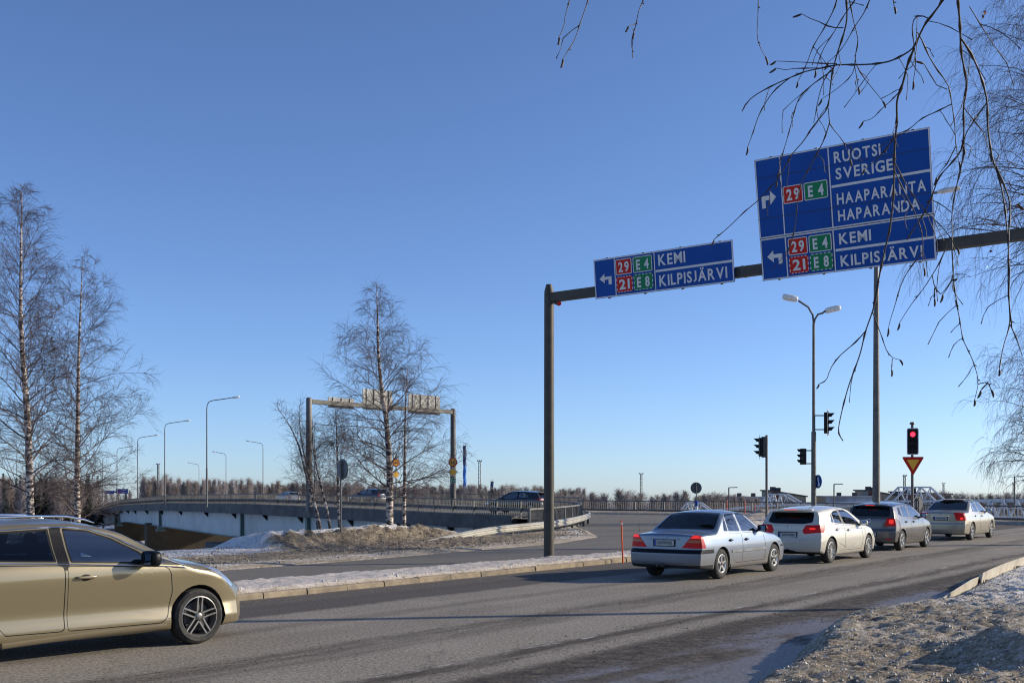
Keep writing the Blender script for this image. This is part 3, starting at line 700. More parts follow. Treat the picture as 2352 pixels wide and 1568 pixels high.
# W-beam guardrail along the slip road
gp = [(-2.98, 39.0), (-1.4, 41.6), (-.5, 43.5), (1.35, 46.8), (2.2, 49.1), (3.25, 53.6), (3.95, 57.6), (4.3, 62.3), (3.5, 66.8)]
gz = [-.08, .27, .30, .34, .38, .42, .46, .48, .5]
gr = thing('guardrail', 'steel W-beam guardrail rising from the snow and curving along the slip road', 'guardrail', (-2.98, 39, 0))
c, nr = resample(gp, gz, .25); GO = np.array((-2.98, 39, 0))
wprof = [(.0, -.155), (.045, -.13), (.085, -.09), (.085, -.06), (.03, -.02), (.03, .02), (.085, .06), (.085, .09), (.045, .13), (.0, .155), (-.008, .15), (.02, 0), (-.008, -.15)]
mb = MB(); ribbon(mb, c - GO, nr, wprof); mb.build('beam', M['wbeam'], gr, smooth=40)
for s_ in (2.6, 6.4, 10.4, 14.4, 18.4, 22.4):
    i = min(int(s_ / .25), len(c) - 1); p = c[i] - GO
    mb = MB(); mb.box((p[0] - nr[i][0] * .07, p[1] - nr[i][1] * .07, p[2] - .25), (.11, .09, .8), math.atan2(nr[i][1], nr[i][0])); mb.build('post', M['galv_dark'], gr)
# guardrail half buried in the snow on the right, seen from behind
gp = [(5.75, 15.9), (6.9, 17.7), (8.2, 20.1), (9.0, 21.5), (9.9, 23.0), (11.9, 26.1), (14.6, 30.0), (20, 37.2)]
gr = thing('guardrail', 'pale guardrail half buried in the snow mound at the right edge of the road', 'guardrail', (5.75, 15.9, 0)); GO = np.array((5.75, 15.9, 0))
gz = [-.02, .08, .12, .14, .15, .16, .18, .2]
c, nr = resample(gp, gz, .25); nr = -nr
c1 = c[: int(7.1 / .25)]; c2 = c[int(6.3 / .25):]
c1 = c1.copy(); 
for k in range(8): c1[-1 - k, 2] -= .012 * (8 - k) ; c1[-1 - k, :2] += nr[len(c1) - 1 - k] * .012 * (8 - k)
wp2 = [(o_ * -1, z_) for o_, z_ in wprof]
M['wbeam_clean'] = simple('zinc_guardrail', (.50, .45, .36), .55, .2, .12, 4, .05, dirt=(.30, .25, .18))
mb = MB(); ribbon(mb, c1 - GO, nr[:len(c1)], wprof); mb.build('beam', M['wbeam_clean'], gr, smooth=40)
mb = MB(); ribbon(mb, c2 - GO, nr[int(6.3 / .25):], wprof); mb.build('beam', M['wbeam_clean'], gr, smooth=40)
for s_ in (1.5, 6.7, 10.5, 14.5, 18.5):
    i = min(int(s_ / .25), len(c) - 1); p = c[i] - GO
    mb = MB(); mb.box((p[0] - nr[i][0] * .07, p[1] - nr[i][1] * .07, p[2] - .33), (.11, .09, .7), math.atan2(nr[i][1], nr[i][0])); mb.build('post', M['wbeam_clean'], gr)

# ------------------------------------------------------------------ sign gantry
def text_mesh(s, off=.02):
    cu = bpy.data.curves.new('lettering', 'FONT'); cu.body = s; cu.offset = off; cu.size = 1; cu.resolution_u = 3
    o = bpy.data.objects.new('lettering', cu); COL.objects.link(o); dg = bpy.context.evaluated_depsgraph_get(); dg.update()
    me = o.evaluated_get(dg).to_mesh(); vs = np.array([v.co[:] for v in me.vertices]); fs = [tuple(p.vertices) for p in me.polygons]
    o.evaluated_get(dg).to_mesh_clear(); bpy.data.objects.remove(o); bpy.data.curves.remove(cu)
    return vs[:, :2], fs
def letters(mb, s, u0, u1, v0, v1, fn, wdt=.004, off=.022, m=None, gap=.12):
    """each character scaled narrow, laid from u0..u1, baseline v0, cap height to v1"""
    hcap = text_mesh('H', off)[0][:, 1].max()
    items = []; x = 0
    for ch in s:
        if ch == ' ': x += .3; continue
        vs, fs = text_mesh(ch, off); w0, w1 = vs[:, 0].min(), vs[:, 0].max()
        if ch == 'J': vs[:, 1] = (vs[:, 1] - vs[:, 1].min()) / (vs[:, 1].max() - vs[:, 1].min()) * hcap
        vv = vs.copy(); vv[:, 0] += x - w0; items.append((vv, fs)); x += (w1 - w0) + gap
    W_ = x - gap
    for vv, fs in items:
        mb.add([fn(u0 + (u1 - u0) * a / W_, v0 + (v1 - v0) * b / hcap, wdt) for a, b in vv], fs, m)
def rrect(u0, v0, u1, v1, r, n=4):
    pts = []
    for cx, cy, a0 in ((u1 - r, v1 - r, 0), (u0 + r, v1 - r, 90), (u0 + r, v0 + r, 180), (u1 - r, v0 + r, 270)):
        for i in range(n + 1):
            a = R(a0 + 90 * i / n); pts.append((cx + r * math.cos(a), cy + r * math.sin(a)))
    return pts
def strip_rect(mb, fn, u0, v0, u1, v1, w0, w1, m=None):
    mb.prism([(u0, v0), (u1, v0), (u1, v1), (u0, v1)], lambda u, v, q: fn(u, v, w0 + (w1 - w0) * q), m, 1)
def frame_rect(mb, fn, u0, v0, u1, v1, t, w0, w1, r=.03, m=None, dashed=False):
    if dashed:
        per = [((u0 + r * 1.2, v0), (u1 - r * 1.2, v0)), ((u0 + r * 1.2, v1 - t), (u1 - r * 1.2, v1 - t))]
        nd = 4 if (u1 - u0) < .42 else 5
        for (a, b), (c_, d_) in per:
            L = (c_ - a) / (nd * 2 - 1)
            for k in range(nd): strip_rect(mb, fn, a + 2 * k * L, b, a + (2 * k + 1) * L, b + t, w0, w1, m)
        for uu in (u0, u1 - t):
            L = (v1 - v0 - 2.4 * r) / 5
            for k in range(3): strip_rect(mb, fn, uu, v0 + 1.2 * r + 2 * k * L, uu + t, v0 + 1.2 * r + (2 * k + 1) * L, w0, w1, m)
        return
    o_ = rrect(u0, v0, u1, v1, r); i_ = rrect(u0 + t, v0 + t, u1 - t, v1 - t, max(r - t, .004)); n = len(o_)
    vs = [fn(u, v, w1) for u, v in o_] + [fn(u, v, w1) for u, v in i_] + [fn(u, v, w0) for u, v in o_]
    mb.add(vs, [(k, (k + 1) % n, n + (k + 1) % n, n + k) for k in range(n)] + [(2 * n + k, 2 * n + (k + 1) % n, (k + 1) % n, k) for k in range(n)], m)
def badge(root, fn, u0, v0, u1, v1, txt, mat, dashed=False, name='route_badge'):
    mb = MB(); mb.prism(rrect(u0, v0, u1, v1, .035), lambda u, v, q: fn(u, v, .004 + q), 0, .004)
    frame_rect(mb, fn, u0, v0, u1, v1, .017, .008, .011, .035, 1, dashed)
    w_, h_ = u1 - u0, v1 - v0
    letters(mb, txt, u0 + w_ * .17, u1 - w_ * .17, v0 + h_ * .19, v1 - h_ * .19, fn, .012, .03, 1, .16)
    mb.build(name, [mat, M['white']], root)
def arrow(root, fn, u0, v0, u1, v1, right):
    """bent arrow in box"""
    W_, H_ = u1 - u0, v1 - v0
    # left-turning arrow outline (unit box)
    pts = [(1, 0), (.74, 0), (.74, .48), (.42, .48), (.42, .10 + .06), (0, .62), (.42, 1.06), (.42, .76), (1, .76)]
    if right: pts = [(1 - a, b) for a, b in pts]
    mb = MB(); P2 = [(u0 + a * W_, v0 + b * H_) for a, b in pts]
    # split into shaft and head so that faces stay simple
    if not right:
        shaft = [pts[0], pts[1], pts[2], (.42, .48), (.42, .76), pts[8]]; head = [pts[4], pts[6], pts[5]]
    else:
        shaft = [pts[0], pts[1], pts[2], (.58, .48), (.58, .76), pts[8]]; head = [pts[4], pts[6], pts[5]]
    s1 = [(1, 0), (.74, 0), (.74, .76), (1, .76)]; s2 = [(.74, .48), (.42, .48), (.42, .76), (.74, .76)]; hd = [(.42, .16), (.42, 1.06), (0, .62)]
    for poly in (s1, s2, hd):
        if right: poly = [(1 - a, b) for a, b in poly]
        mb.prism([(u0 + a * W_, v0 + b * H_) for a, b in poly], lambda u, v, q: fn(u, v, .004 + q), 0, .005)
    mb.build('arrow', M['white'], root)

BD = np.array([.81, -.587]); BD /= np.linalg.norm(BD); BN = np.array([-.587, -.81]); BN /= np.linalg.norm(BN)   # BN faces the drivers
B0 = np.array([.945, 28.7])
gantry = thing('sign_gantry', 'tall grey gantry post with long horizontal beam over the road', 'gantry', (B0[0], B0[1], 0))
mb = MB(); mb.lathe([(.135, .0), (.133, 1.5), (.130, 3), (.124, 6.75), (.122, 6.9), (.075, 7.08), (.0, 7.085)], (0, 0, 0), n=32)
mb.box((0, 0, .02), (.4, .4, .04)); mb.build('post', M['paint_grey'], gantry, smooth=35)
mb = MB(); e = BD * 16.3; mb.lathe([(.15, .0), (.13, 3), (.122, 7.0), (.075, 7.25), (.0, 7.255)], (e[0], e[1], 0), n=24); mb.build('post', M['paint_grey'], gantry, smooth=35)
zb0, sl_ = 6.74, .012
mb = MB(); mb.bar((BD[0] * .1, BD[1] * .1, zb0), (BD[0] * 16.2, BD[1] * 16.2, zb0 + 16.2 * sl_), .2, .225); mb.build('beam', M['paint_grey'], gantry)
for s_ in (2.2, 5.35, 9.9):
    mb = MB(); mb.bar((BD[0] * (s_ - .03), BD[1] * (s_ - .03), zb0 + s_ * sl_), (BD[0] * (s_ + .03), BD[1] * (s_ + .03), zb0 + s_ * sl_), .215, .24); mb.build('beam_joint', M['galv_dark'], gantry)
mb = MB(); q = BN * .12 + BD * .25
mb.tube([(BN[0] * .1 + BD[0] * .06, BN[1] * .1 + BD[1] * .06, 6.78), (BN[0] * .13 + BD[0] * .04, BN[1] * .13 + BD[1] * .04, 6.66), (q[0] - .1, q[1], 6.56), (q[0], q[1], 6.55)], .009, 8); mb.build('cable', M['galv'], gantry, smooth=60)
mb = MB(); a = np.array((BD[0] * .2, BD[1] * .2)); b_ = a + BN * .2 + BD * .24
mb.tube([(a[0], a[1], 6.60), (b_[0], b_[1], 6.53)], [.045, .06], 14); mb.build('detector', M['paint_grey'], gantry, smooth=40)
mb = MB(); b2 = b_ + (b_ - a) * .10; mb.tube([(b_[0], b_[1], 6.53), (b2[0], b2[1], 6.522)], [.05, .05], 14); mb.build('detector_lens', M['redlens'], gantry, smooth=40)

def sign_frame(s0, s1, zbot, H, tilt, inpl=.008, off=.20):
    r = np.array([BD[0], BD[1], inpl]); up = np.array([BN[0] * tilt - BD[0] * inpl, BN[1] * tilt - BD[1] * inpl, 1.0]); up /= np.linalg.norm(up); r /= np.linalg.norm(r)
    nrm = np.cross(r, up); nrm = nrm if nrm[1] < 0 else -nrm
    org = np.array([B0[0] + BD[0] * s0 + BN[0] * off, B0[1] + BD[1] * s0 + BN[1] * off, zbot])
    W_ = s1 - s0
    return org, r, up, nrm, W_, H
def make_sign(label, s0, s1, zbot, H, tilt, off):
    org, r, up, nrm, W_, H = sign_frame(s0, s1, zbot, H, tilt, .008, off)
    root = thing('direction_sign', label, 'road sign', tuple(org))
    fn = lambda u, v, q: tuple(r * u + up * v + nrm * q)
    mb = MB(); mb.prism([(0, 0), (W_, 0), (W_, H), (0, H)], lambda u, v, q: fn(u, v, -.03 + q), 0, .03); mb.build('panel', M['signblue'], root)
    mb = MB()
    for k in range(4):
        u = W_ * (.1 + .27 * k); 
        vs = [fn(u + a, b, q) for a in (-.03, .03) for b in (-.02, H + .02) for q in (-.09, -.031)]
        mb.add(vs, [(0, 1, 3, 2), (4, 6, 7, 5), (0, 4, 5, 1), (2, 3, 7, 6), (0, 2, 6, 4), (1, 5, 7, 3)])
    mb.build('rear_rib', M['galv_dark'], root)
    return root, fn, W_, H
# --- small sign (left), zbot at the beam
root, fn, W_, H = make_sign('smaller blue direction sign left on the gantry, KEMI over KILPISJÄRVI', 1.51, 5.20, 6.535, .945, .10, .19)
mb = MB(); frame_rect(mb, fn, .006, .006, W_ - .006, H - .006, .026, .0, .004, .02)
for u in (.160, .4545): strip_rect(mb, fn, W_ * u - .011, .03, W_ * u + .011, H - .03, 0, .004)
strip_rect(mb, fn, W_ * .46, H * .5 - .026, W_ - .03, H * .5 + .026, 0, .005); mb.build('border', M['white'], root)
mb = MB(); strip_rect(mb, fn, W_ * .4475 - .004, 0, W_ * .4475 + .004, H, 0, .0035); mb.build('panel_seam', M['signblack'], root)
arrow(root, fn, W_ * .040, H * .33, W_ * .133, H * .33 + .25, False)
badge(root, fn, W_ * .168, H * .53, W_ * .288, H * .925, '29', M['signred']); badge(root, fn, W_ * .298, H * .53, W_ * .438, H * .925, 'E 4', M['signgreen'])
badge(root, fn, W_ * .168, H * .09, W_ * .288, H * .485, '21', M['signred'], True); badge(root, fn, W_ * .298, H * .09, W_ * .438, H * .485, 'E 8', M['signgreen'], True)
mb = MB(); letters(mb, 'KEMI', W_ * .483, W_ * .675, H * .63, H * .895, fn, .006, .022); mb.build('lettering', M['white'], root)
mb = MB(); letters(mb, 'KILPISJÄRVI', W_ * .483, W_ * .955, H * .12, H * .385, fn, .006, .022); mb.build('lettering', M['white'], root)
# --- big sign
root, fn, W_, H = make_sign('large blue direction sign over the lane, RUOTSI SVERIGE at its top', 5.88, 9.64, 6.505, 2.63, .165, .19)
def vd(x): return H * (1 - x)
mb = MB(); v0, v1 = vd(.650), vd(0.0)
frame_rect(mb, fn, .006, v0 + .004, W_ - .006, v1 - .006, .026, 0, .004, .02); frame_rect(mb, fn, .006, .006, W_ - .006, v0 - .014, .026, 0, .004, .02)
strip_rect(mb, fn, W_ * .156 - .012, v0 + .03, W_ * .156 + .012, v1 - .03, 0, .004); strip_rect(mb, fn, W_ * .443 - .012, v0 + .03, W_ * .443 + .012, v1 - .03, 0, .004)
strip_rect(mb, fn, W_ * .157 - .012, .03, W_ * .157 + .012, v0 - .04, 0, .004); strip_rect(mb, fn, W_ * .442 - .012, .03, W_ * .442 + .012, v0 - .04, 0, .004)
strip_rect(mb, fn, W_ * .45, vd(.322) - .026, W_ - .03, vd(.322) + .026, 0, .005); strip_rect(mb, fn, W_ * .45, vd(.827) - .026, W_ - .03, vd(.827) + .026, 0, .005)
mb.build('border', M['white'], root)
mb = MB(); strip_rect(mb, fn, 0, v0 - .009, W_, v0 - .001, 0, .006); strip_rect(mb, fn, 0, vd(.157) - .004, W_, vd(.157) + .004, 0, .0055); strip_rect(mb, fn, 0, vd(.488) - .004, W_, vd(.488) + .004, 0, .0055)
strip_rect(mb, fn, W_ * .434 - .004, v0, W_ * .434 + .004, vd(.157), 0, .0035); strip_rect(mb, fn, W_ * .434 - .004, 0, W_ * .434 + .004, v0, 0, .0035)
strip_rect(mb, fn, W_ * .57 - .003, vd(.157), W_ * .57 + .003, H, 0, .0035); strip_rect(mb, fn, W_ * .66 - .003, v0, W_ * .66 + .003, vd(.488), 0, .0035)
mb.build('panel_seam', M['signblack'], root)
arrow(root, fn, W_ * .030, vd(.405), W_ * .120, vd(.275), True); arrow(root, fn, W_ * .040, vd(.875), W_ * .132, vd(.765), False)
badge(root, fn, W_ * .163, vd(.398), W_ * .281, vd(.256), '29', M['signred']); badge(root, fn, W_ * .289, vd(.398), W_ * .428, vd(.256), 'E 4', M['signgreen'])
badge(root, fn, W_ * .172, vd(.820), W_ * .288, vd(.682), '29', M['signred']); badge(root, fn, W_ * .297, vd(.820), W_ * .430, vd(.682), 'E 4', M['signgreen'])
badge(root, fn, W_ * .172, vd(.970), W_ * .288, vd(.832), '21', M['signred'], True); badge(root, fn, W_ * .297, vd(.970), W_ * .430, vd(.832), 'E 8', M['signgreen'], True)
for s, a, b, c_, d_ in (('RUOTSI', .474, .735, .140, .055), ('SVERIGE', .478, .797, .270, .185), ('HAAPARANTA', .476, .966, .468, .383), ('HAPARANDA', .477, .928, .600, .515), ('KEMI', .474, .655, .783, .698), ('KILPISJÄRVI', .475, .930, .960, .875)):
    mb = MB(); letters(mb, s, W_ * a, W_ * b, vd(c_), vd(d_), fn, .007, .022); mb.build('lettering', M['white'], root)

# gantry on the bridge, seen from behind
L2 = np.array((-16.6, 92.0)); R2 = np.array((-5.5, 105.0)); T_ = 9.3; dv = (R2 - L2); ln = np.linalg.norm(dv); dv /= ln
fg = thing('bridge_gantry', 'sign gantry standing across the bridge behind the bare birch', 'gantry', (L2[0], L2[1], .2))
loc = lambda u, z, o_=0: (dv[0] * u + dv[1] * o_, dv[1] * u - dv[0] * o_, z - .2)
for u in (0, ln):
    mb = MB(); mb.lathe([(.27, -.2), (.26, 4), (.24, T_ - .3), (.17, T_ - .2), (0, T_ - .19)], loc(u, .2), n=20); mb.build('post', M['galv_dark'] if u else M['galv'], fg, smooth=40)
mb = MB(); mb.bar(loc(.2, T_ - .32), loc(ln - .2, T_ - .32), .35, .36); mb.build('beam', M['galv_dark'], fg)
for u0, u1, z0, z1, lab in ((2.3, 5.1, 8.62, 9.5, 'narrow grey sign back at the left of the bridge gantry'), (6.1, 9.6, 8.7, 10.45, 'middle grey sign back on the bridge gantry'), (11.6, 15.6, 8.62, 10.36, 'right grey sign back on the bridge gantry')):
    u0 *= ln / 17.1; u1 *= ln / 17.1
    sr = thing('gantry_sign', lab, 'road sign', (L2[0] + dv[0] * u0, L2[1] + dv[1] * u0, z0))
    f2 = lambda u, v, q: (dv[0] * u + dv[1] * (q + .0), dv[1] * u - dv[0] * (q + .0), v)
    mb = MB(); mb.prism([(0, 0), (u1 - u0, 0), (u1 - u0, z1 - z0), (0, z1 - z0)], lambda u, v, q: f2(u, v, -.32 + q), 0, .05); mb.build('panel', M['signback'], sr)
    mb = MB(); nrb = 3 if u1 - u0 < 3 else 4
    for k in range(nrb):
        u = (u1 - u0) * (k + .5) / nrb
        vs = [f2(u + a, b, q) for a in (-.045, .045) for b in (.0, z1 - z0 + .03) for q in (-.268, -.2)]
        mb.add(vs, [(0, 1, 3, 2), (4, 6, 7, 5), (0, 4, 5, 1), (2, 3, 7, 6), (0, 2, 6, 4), (1, 5, 7, 3)])
    mb.build('rear_rib', M['signback'], sr)

# small signs facing the camera on the bridge gantry's right post
def face_frame(loc, yaw):        # local u to the right as seen by a viewer looking along +yaw dir
    ru = np.array((math.cos(yaw), math.sin(yaw), 0)); nn = np.array((math.sin(yaw), -math.cos(yaw), 0))
    return lambda u, v, q: tuple(ru * u + np.array((0, 0, 1.0)) * v + nn * q)
def circle(r, n=28): return [(r * math.cos(2 * math.pi * k / n), r * math.sin(2 * math.pi * k / n)) for k in range(n)]
def round60(x, y, z, yaw, label):
    rt = thing('speed_sign', label, 'road sign', (x, y, z)); fn = face_frame(None, yaw)
    mb = MB(); mb.prism(circle(.42), lambda u, v, q: fn(u, v, q), 0, .03); mb.prism(circle(.40), lambda u, v, q: fn(u, v, .03 + q), 1, .004); mb.prism(circle(.30), lambda u, v, q: fn(u, v, .034 + q), 2, .004)
    letters(mb, '60', -.2, .2, -.17, .17, fn, .042, .03, 3); mb.build('disc', [M['signback'], M['signred'], M['signyellow'], M['signblack']], rt)
def diamond(x, y, z, yaw, label):
    rt = thing('priority_sign', label, 'road sign', (x, y, z)); fn = face_frame(None, yaw)
    mb = MB()
    for k, (r, m_) in enumerate(((.46, 3), (.45, 1), (.37, 2))): mb.prism([(r, 0), (0, r), (-r, 0), (0, -r)], lambda u, v, q: fn(u, v, .008 * k + q), m_, .008)
    mb.build('plate', [M['signback'], M['white'], M['signyellow'], M['signblack']], rt)
rx, ry = R2 + np.array((.0, -.33)); yw = R(0)
sx = lambda px, Y: (px - 512) / F * Y
round60(rx, ry, P(454, 461.7, 104.7)[2], yw, 'round yellow and red 60 sign on the right post of the bridge gantry')
diamond(rx, ry, P(454, 471.5, 104.7)[2], yw, 'yellow diamond priority sign below the 60 sign on the gantry post')
rt = thing('route_sign', 'small green E4 plate lowest on the right post of the bridge gantry', 'road sign', (rx, ry, P(454, 480, 104.7)[2])); fn = face_frame(None, yw)
mb = MB(); mb.prism(rrect(-.27, -.23, .27, .23, .03), lambda u, v, q: fn(u, v, q), 1, .02); mb.prism(rrect(-.24, -.2, .24, .2, .03), lambda u, v, q: fn(u, v, .02 + q), 0, .004); letters(mb, 'E 4', -.18, .18, -.12, .12, fn, .03, .03, 1); mb.build('plate', [M['signgreen'], M['white']], rt)
X2 = P(396, 466, 120)
for nm, py, lab in (('d', 474, 'yellow priority diamond half hidden by the birch trunk'),): diamond(X2[0], X2[1], P(396, py, 120)[2], R(28), lab)
round60(X2[0], X2[1], P(396, 462, 120)[2], R(28), 'round yellow speed sign half hidden by the birch trunk')
mb = MB(); mb.tube([(0, .1, -2), (0, .1, 5.6)], .06, 8); tag(mb.build('sign_post', M['galv_dark'], None, 40, (X2[0], X2[1] + .02, 0)), 'thin post of the two yellow signs behind the birch', 'post')

# ------------------------------------------------------------------ street lamps
def lamp_head(mb, c, dirx, s=1.0):
    mb.sell(c, (.42 * s, .15 * s, .09 * s), .8, 18, 10, Matrix.Rotation(math.atan2(dirx[1], dirx[0]), 3, 'Z') @ Matrix.Rotation(R(-9), 3, 'Y'))
def make_street_lamp(h=10.0, arm=2.6):
    rt = thing('street_lamp', 'x', 'street lamp')
    mb = MB(); pts = [(0, 0, 0), (0, 0, 3.6)]; mb.tube(pts, [.085, .085], 12); mb.tube([(0, 0, 3.6), (0, 0, h - .9)], [.062, .05], 12)
    mb.tube([(0, 0, h - .9), (.04, 0, h - .55), (.2, 0, h - .28), (.5, 0, h - .16), (arm - .3, 0, h + .12)], .04, 10); mb.build('pole', M['galv'], rt, smooth=50)
    mb = MB(); lamp_head(mb, (arm, 0, h + .17), (1, 0)); mb.build('lamp_head', M['lampglass'], rt, smooth=60)
    return rt
lamp0 = make_street_lamp()
lamps = [  # px, Y, base z, facing yaw, height scale, label
 (206.8, 104, .35, 'n', 'nearest street lamp on the near edge of the bridge, arm pointing right'), (164.7, 135, .04, 'n', 'second street lamp along the near bridge edge, arm pointing right'),
 (137.6, 165, -.3, 'n', 'third street lamp along the near bridge edge'), (117, 198, -.7, 'n', 'fourth street lamp along the near bridge edge, behind the birch twigs'), (102.5, 235, -1.3, 'n', 'fifth street lamp along the near bridge edge, between the birches and the blue gantry'),
 (314.7, 160, -.2, 'f', 'street lamp on the far bridge edge beside the gantry post, arm pointing left'), (263, 183, -.4, 'f', 'street lamp on the far bridge edge standing right of the nearest one'), (226, 222, -.9, 'f', 'street lamp on the far bridge edge, second behind the nearest lamp pole'),
 (199, 274, -1.9, 'f', 'street lamp on the far bridge edge above the bare trees'), (177, 345, -5.5, 'f', 'smaller distant street lamp beyond the bridge crown'), (159, 420, -7.0, 'f', 'faint distant street lamp just left of the lattice mast'), (146, 520, -8.5, 'f', 'farthest tiny street lamp beyond the bridge')]
first = True
for px, Y, z, side, lab in lamps:
    o = lamp0 if first else copy_tree(lamp0); first = False
    zn = z - .2 if px > 140 and side == 'n' else (float(np.interp(Y, [135, 165, 198, 245, 305], [0, -.62, -1.25, -3.2, -6.2])) - .2 if side == 'n' else (float(np.interp(Y, [110, 144, 174, 206, 252], [.35, 0, -.65, -1.6, -3.6])) - .2 if Y < 280 else z))
    o.scale = (1, 1, (10 + z - .2 - zn) / 10); o.location = (sx(px, Y), Y, zn); o.rotation_euler = (0, 0, R(8) if side == 'n' else R(168)); o['label'] = lab; o['group'] = 'street lamps lining the bridge'
# tall lamp at the junction (head beside the big sign)
Y = 46; rt = thing('street_lamp', 'very tall lamp pole rising behind the large blue sign, head at its right', 'street lamp', (sx(876.3, Y), Y, .1))
hz = P(0, 196, Y)[2]
mb = MB(); mb.tube([(0, 0, 0), (0, 0, 4), (0, 0, hz - 1)], [.16, .14, .085], 16); mb.tube([(0, 0, hz - 1), (.3, 0, hz - .5), (.8, -.1, hz - .25), (2.4, -.2, hz - .0)], .05, 10); mb.build('pole', M['galv'], rt, smooth=50)
mb = MB(); lamp_head(mb, (2.85, -.25, hz + .09), (1, -.08), 1.15); mb.build('lamp_head', M['lampglass'], rt, smooth=60)
# double headed lamp with signals
Y = 52; rt = thing('street_lamp', 'double-headed street lamp carrying two traffic signals, behind the white hatchback', 'street lamp', (sx(813.7, Y), Y, .1))
hz = P(0, 323, Y)[2] - .1; e1 = np.array(P(794, 298, Y)) - np.array((sx(813.7, Y), Y, .1)); e2 = np.array(P(829, 309.3, Y)) - np.array((sx(813.7, Y), Y, .1))
mb = MB(); mb.tube([(0, 0, 0), (0, 0, 4.4)], [.12, .11], 14); mb.tube([(0, 0, 4.4), (0, 0, hz)], [.075, .062], 14)
mb.tube([(0, 0, hz), (-.05, 0, hz + .4), (-.25, 0, hz + .75), (e1[0] + .2, 0, e1[2] - .1)], .045, 10); mb.tube([(0, 0, hz - .1), (.06, 0, hz + .2), (.2, 0, hz + .42), (.4, 0, hz + .47), (e2[0] - .1, 0, e2[2])], .045, 10); mb.build('pole', M['galv'], rt, smooth=50)
for e, a in ((e1, -1), (e2, 1)):
    mb = MB(); mb.sell((e[0] + a * .18, 0, e[2] + .02), (.36, .2, .13), .45, 16, 8, Matrix.Rotation(R(-12 * a), 3, 'Y')); mb.build('lamp_head', M['lampglass'], rt, smooth=50)
mb = MB(); mb.prism(circle(.32), lambda u, v, q: (.17 + u * .30, -.12 - u * .95 + q, 2.1 + v), 1, .02); mb.prism(circle(.285), lambda u, v, q: (.165 + u * .30, -.145 - u * .95 + q, 2.1 + v), 0, .012); mb.build('arrow_sign', [M['signblue'], M['white']], rt)
mb = MB(); mb.prism([(-.05, .2), (.03, .22), (.09, -.1), (.16, -.06), (.1, -.24), (-.04, -.16), (.01, -.12)], lambda u, v, q: (.155 + u * .30, -.165 - u * .95 + q, 2.1 + v), 0, .012); mb.build('sign_arrow', M['white'], rt)

# ------------------------------------------------------------------ traffic signals
def signal_head(root, c, yaw, h=.95, lit=None, name='signal_head', plate=True, tilt=0):
    """signal facing direction yaw (unit dir the lenses look towards)"""
    f = np.array((math.cos(yaw), math.sin(yaw), 0)); rgt = np.array((-math.sin(yaw), math.cos(yaw), 0)); c = np.array(c)
    fn = lambda u, v, q: tuple(c + rgt * u + np.array((0, 0, v)) + f * q)
    s = h / .95
    mb = MB(); mb.prism(rrect(-.145 * s, -.44 * s, .145 * s, .44 * s, .05 * s), lambda u, v, q: fn(u, v, -.12 + q), 0, .2); hd = mb.build(name, M['black'], root, smooth=40)
    if plate:
        mb = MB(); mb.prism(rrect(-.235 * s, -.56 * s, .235 * s, .56 * s, .07 * s), lambda u, v, q: fn(u, v, .03 + q), 0, .012)
        frame_rect(mb, fn, -.235 * s, -.56 * s, .235 * s, .56 * s, .03 * s, .042, .046, .07 * s, 1); mb.build('backing_board', [M['black'], M['white']], hd)
    for k in range(3):
        z = (.29 - .29 * k) * s
        mb = MB(); mb.prism(circle(.10 * s, 20), lambda u, v, q: fn(u, v + z, .081 + q), 0, .01); mb.build('lens', lit if (lit and k == 0) else M['black'], hd)
        mb = MB(); vs = []; nn = 12
        for i in range(nn + 1):
            a = math.pi * (-.08 + 1.16 * i / nn)
            for rr, q in ((.122 * s, .08), (.122 * s, .08 + .24 * s * (.45 + .55 * max(0, math.sin(a)))), (.112 * s, .08)): vs.append(fn(rr * math.cos(a), z + rr * math.sin(a), q))
        mb.add(vs, [(3 * i + a_, 3 * i + 3 + a_, 3 * i + 4 + a_, 3 * i + 1 + a_) for i in range(nn) for a_ in (0, 1)]); mb.build('visor', M['black'], hd)
    return hd
base = np.array((sx(813.7, 52), 52, .1))
signal_head(rt, (.58, -.12, P(0, 422.5, 52)[2] - .1), R(-22), 1.05, name='signal_head')
signal_head(rt, (-.52, -.05, P(0, 456, 52)[2] - .1), R(196), .80, plate=False)
mb = MB()
for z in (P(0, 415, 52)[2], P(0, 429, 52)[2]): mb.bar((0, 0, z - .1), (.5, 0, z - .1), .05, .05)
for z in (P(0, 450, 52)[2], P(0, 463, 52)[2]): mb.bar((0, 0, z - .1), (-.45, 0, z - .1), .05, .05)
mb.build('signal_bracket', M['black'], rt)
# left pole signal (seen from the side/back)
Y = 50; X = sx(766.6, Y); ts_ = thing('traffic_light', 'traffic signal turned away on a thin pole, left of the double-headed lamp', 'traffic light', (X, Y, .1))
mb = MB(); mb.tube([(0, 0, 0), (0, 0, P(0, 434.5, Y)[2] - .1)], .057, 12); mb.build('pole', M['galv'], ts_, smooth=50)
hz = P(0, 446.5, Y)[2] - .1; hd = signal_head(ts_, (-.26, .05, hz), R(168), .9)
mb = MB(); mb.box((-.13, .0, hz), (.16, .16, .92)); mb.build('bracket', M['galv_dark'], ts_)
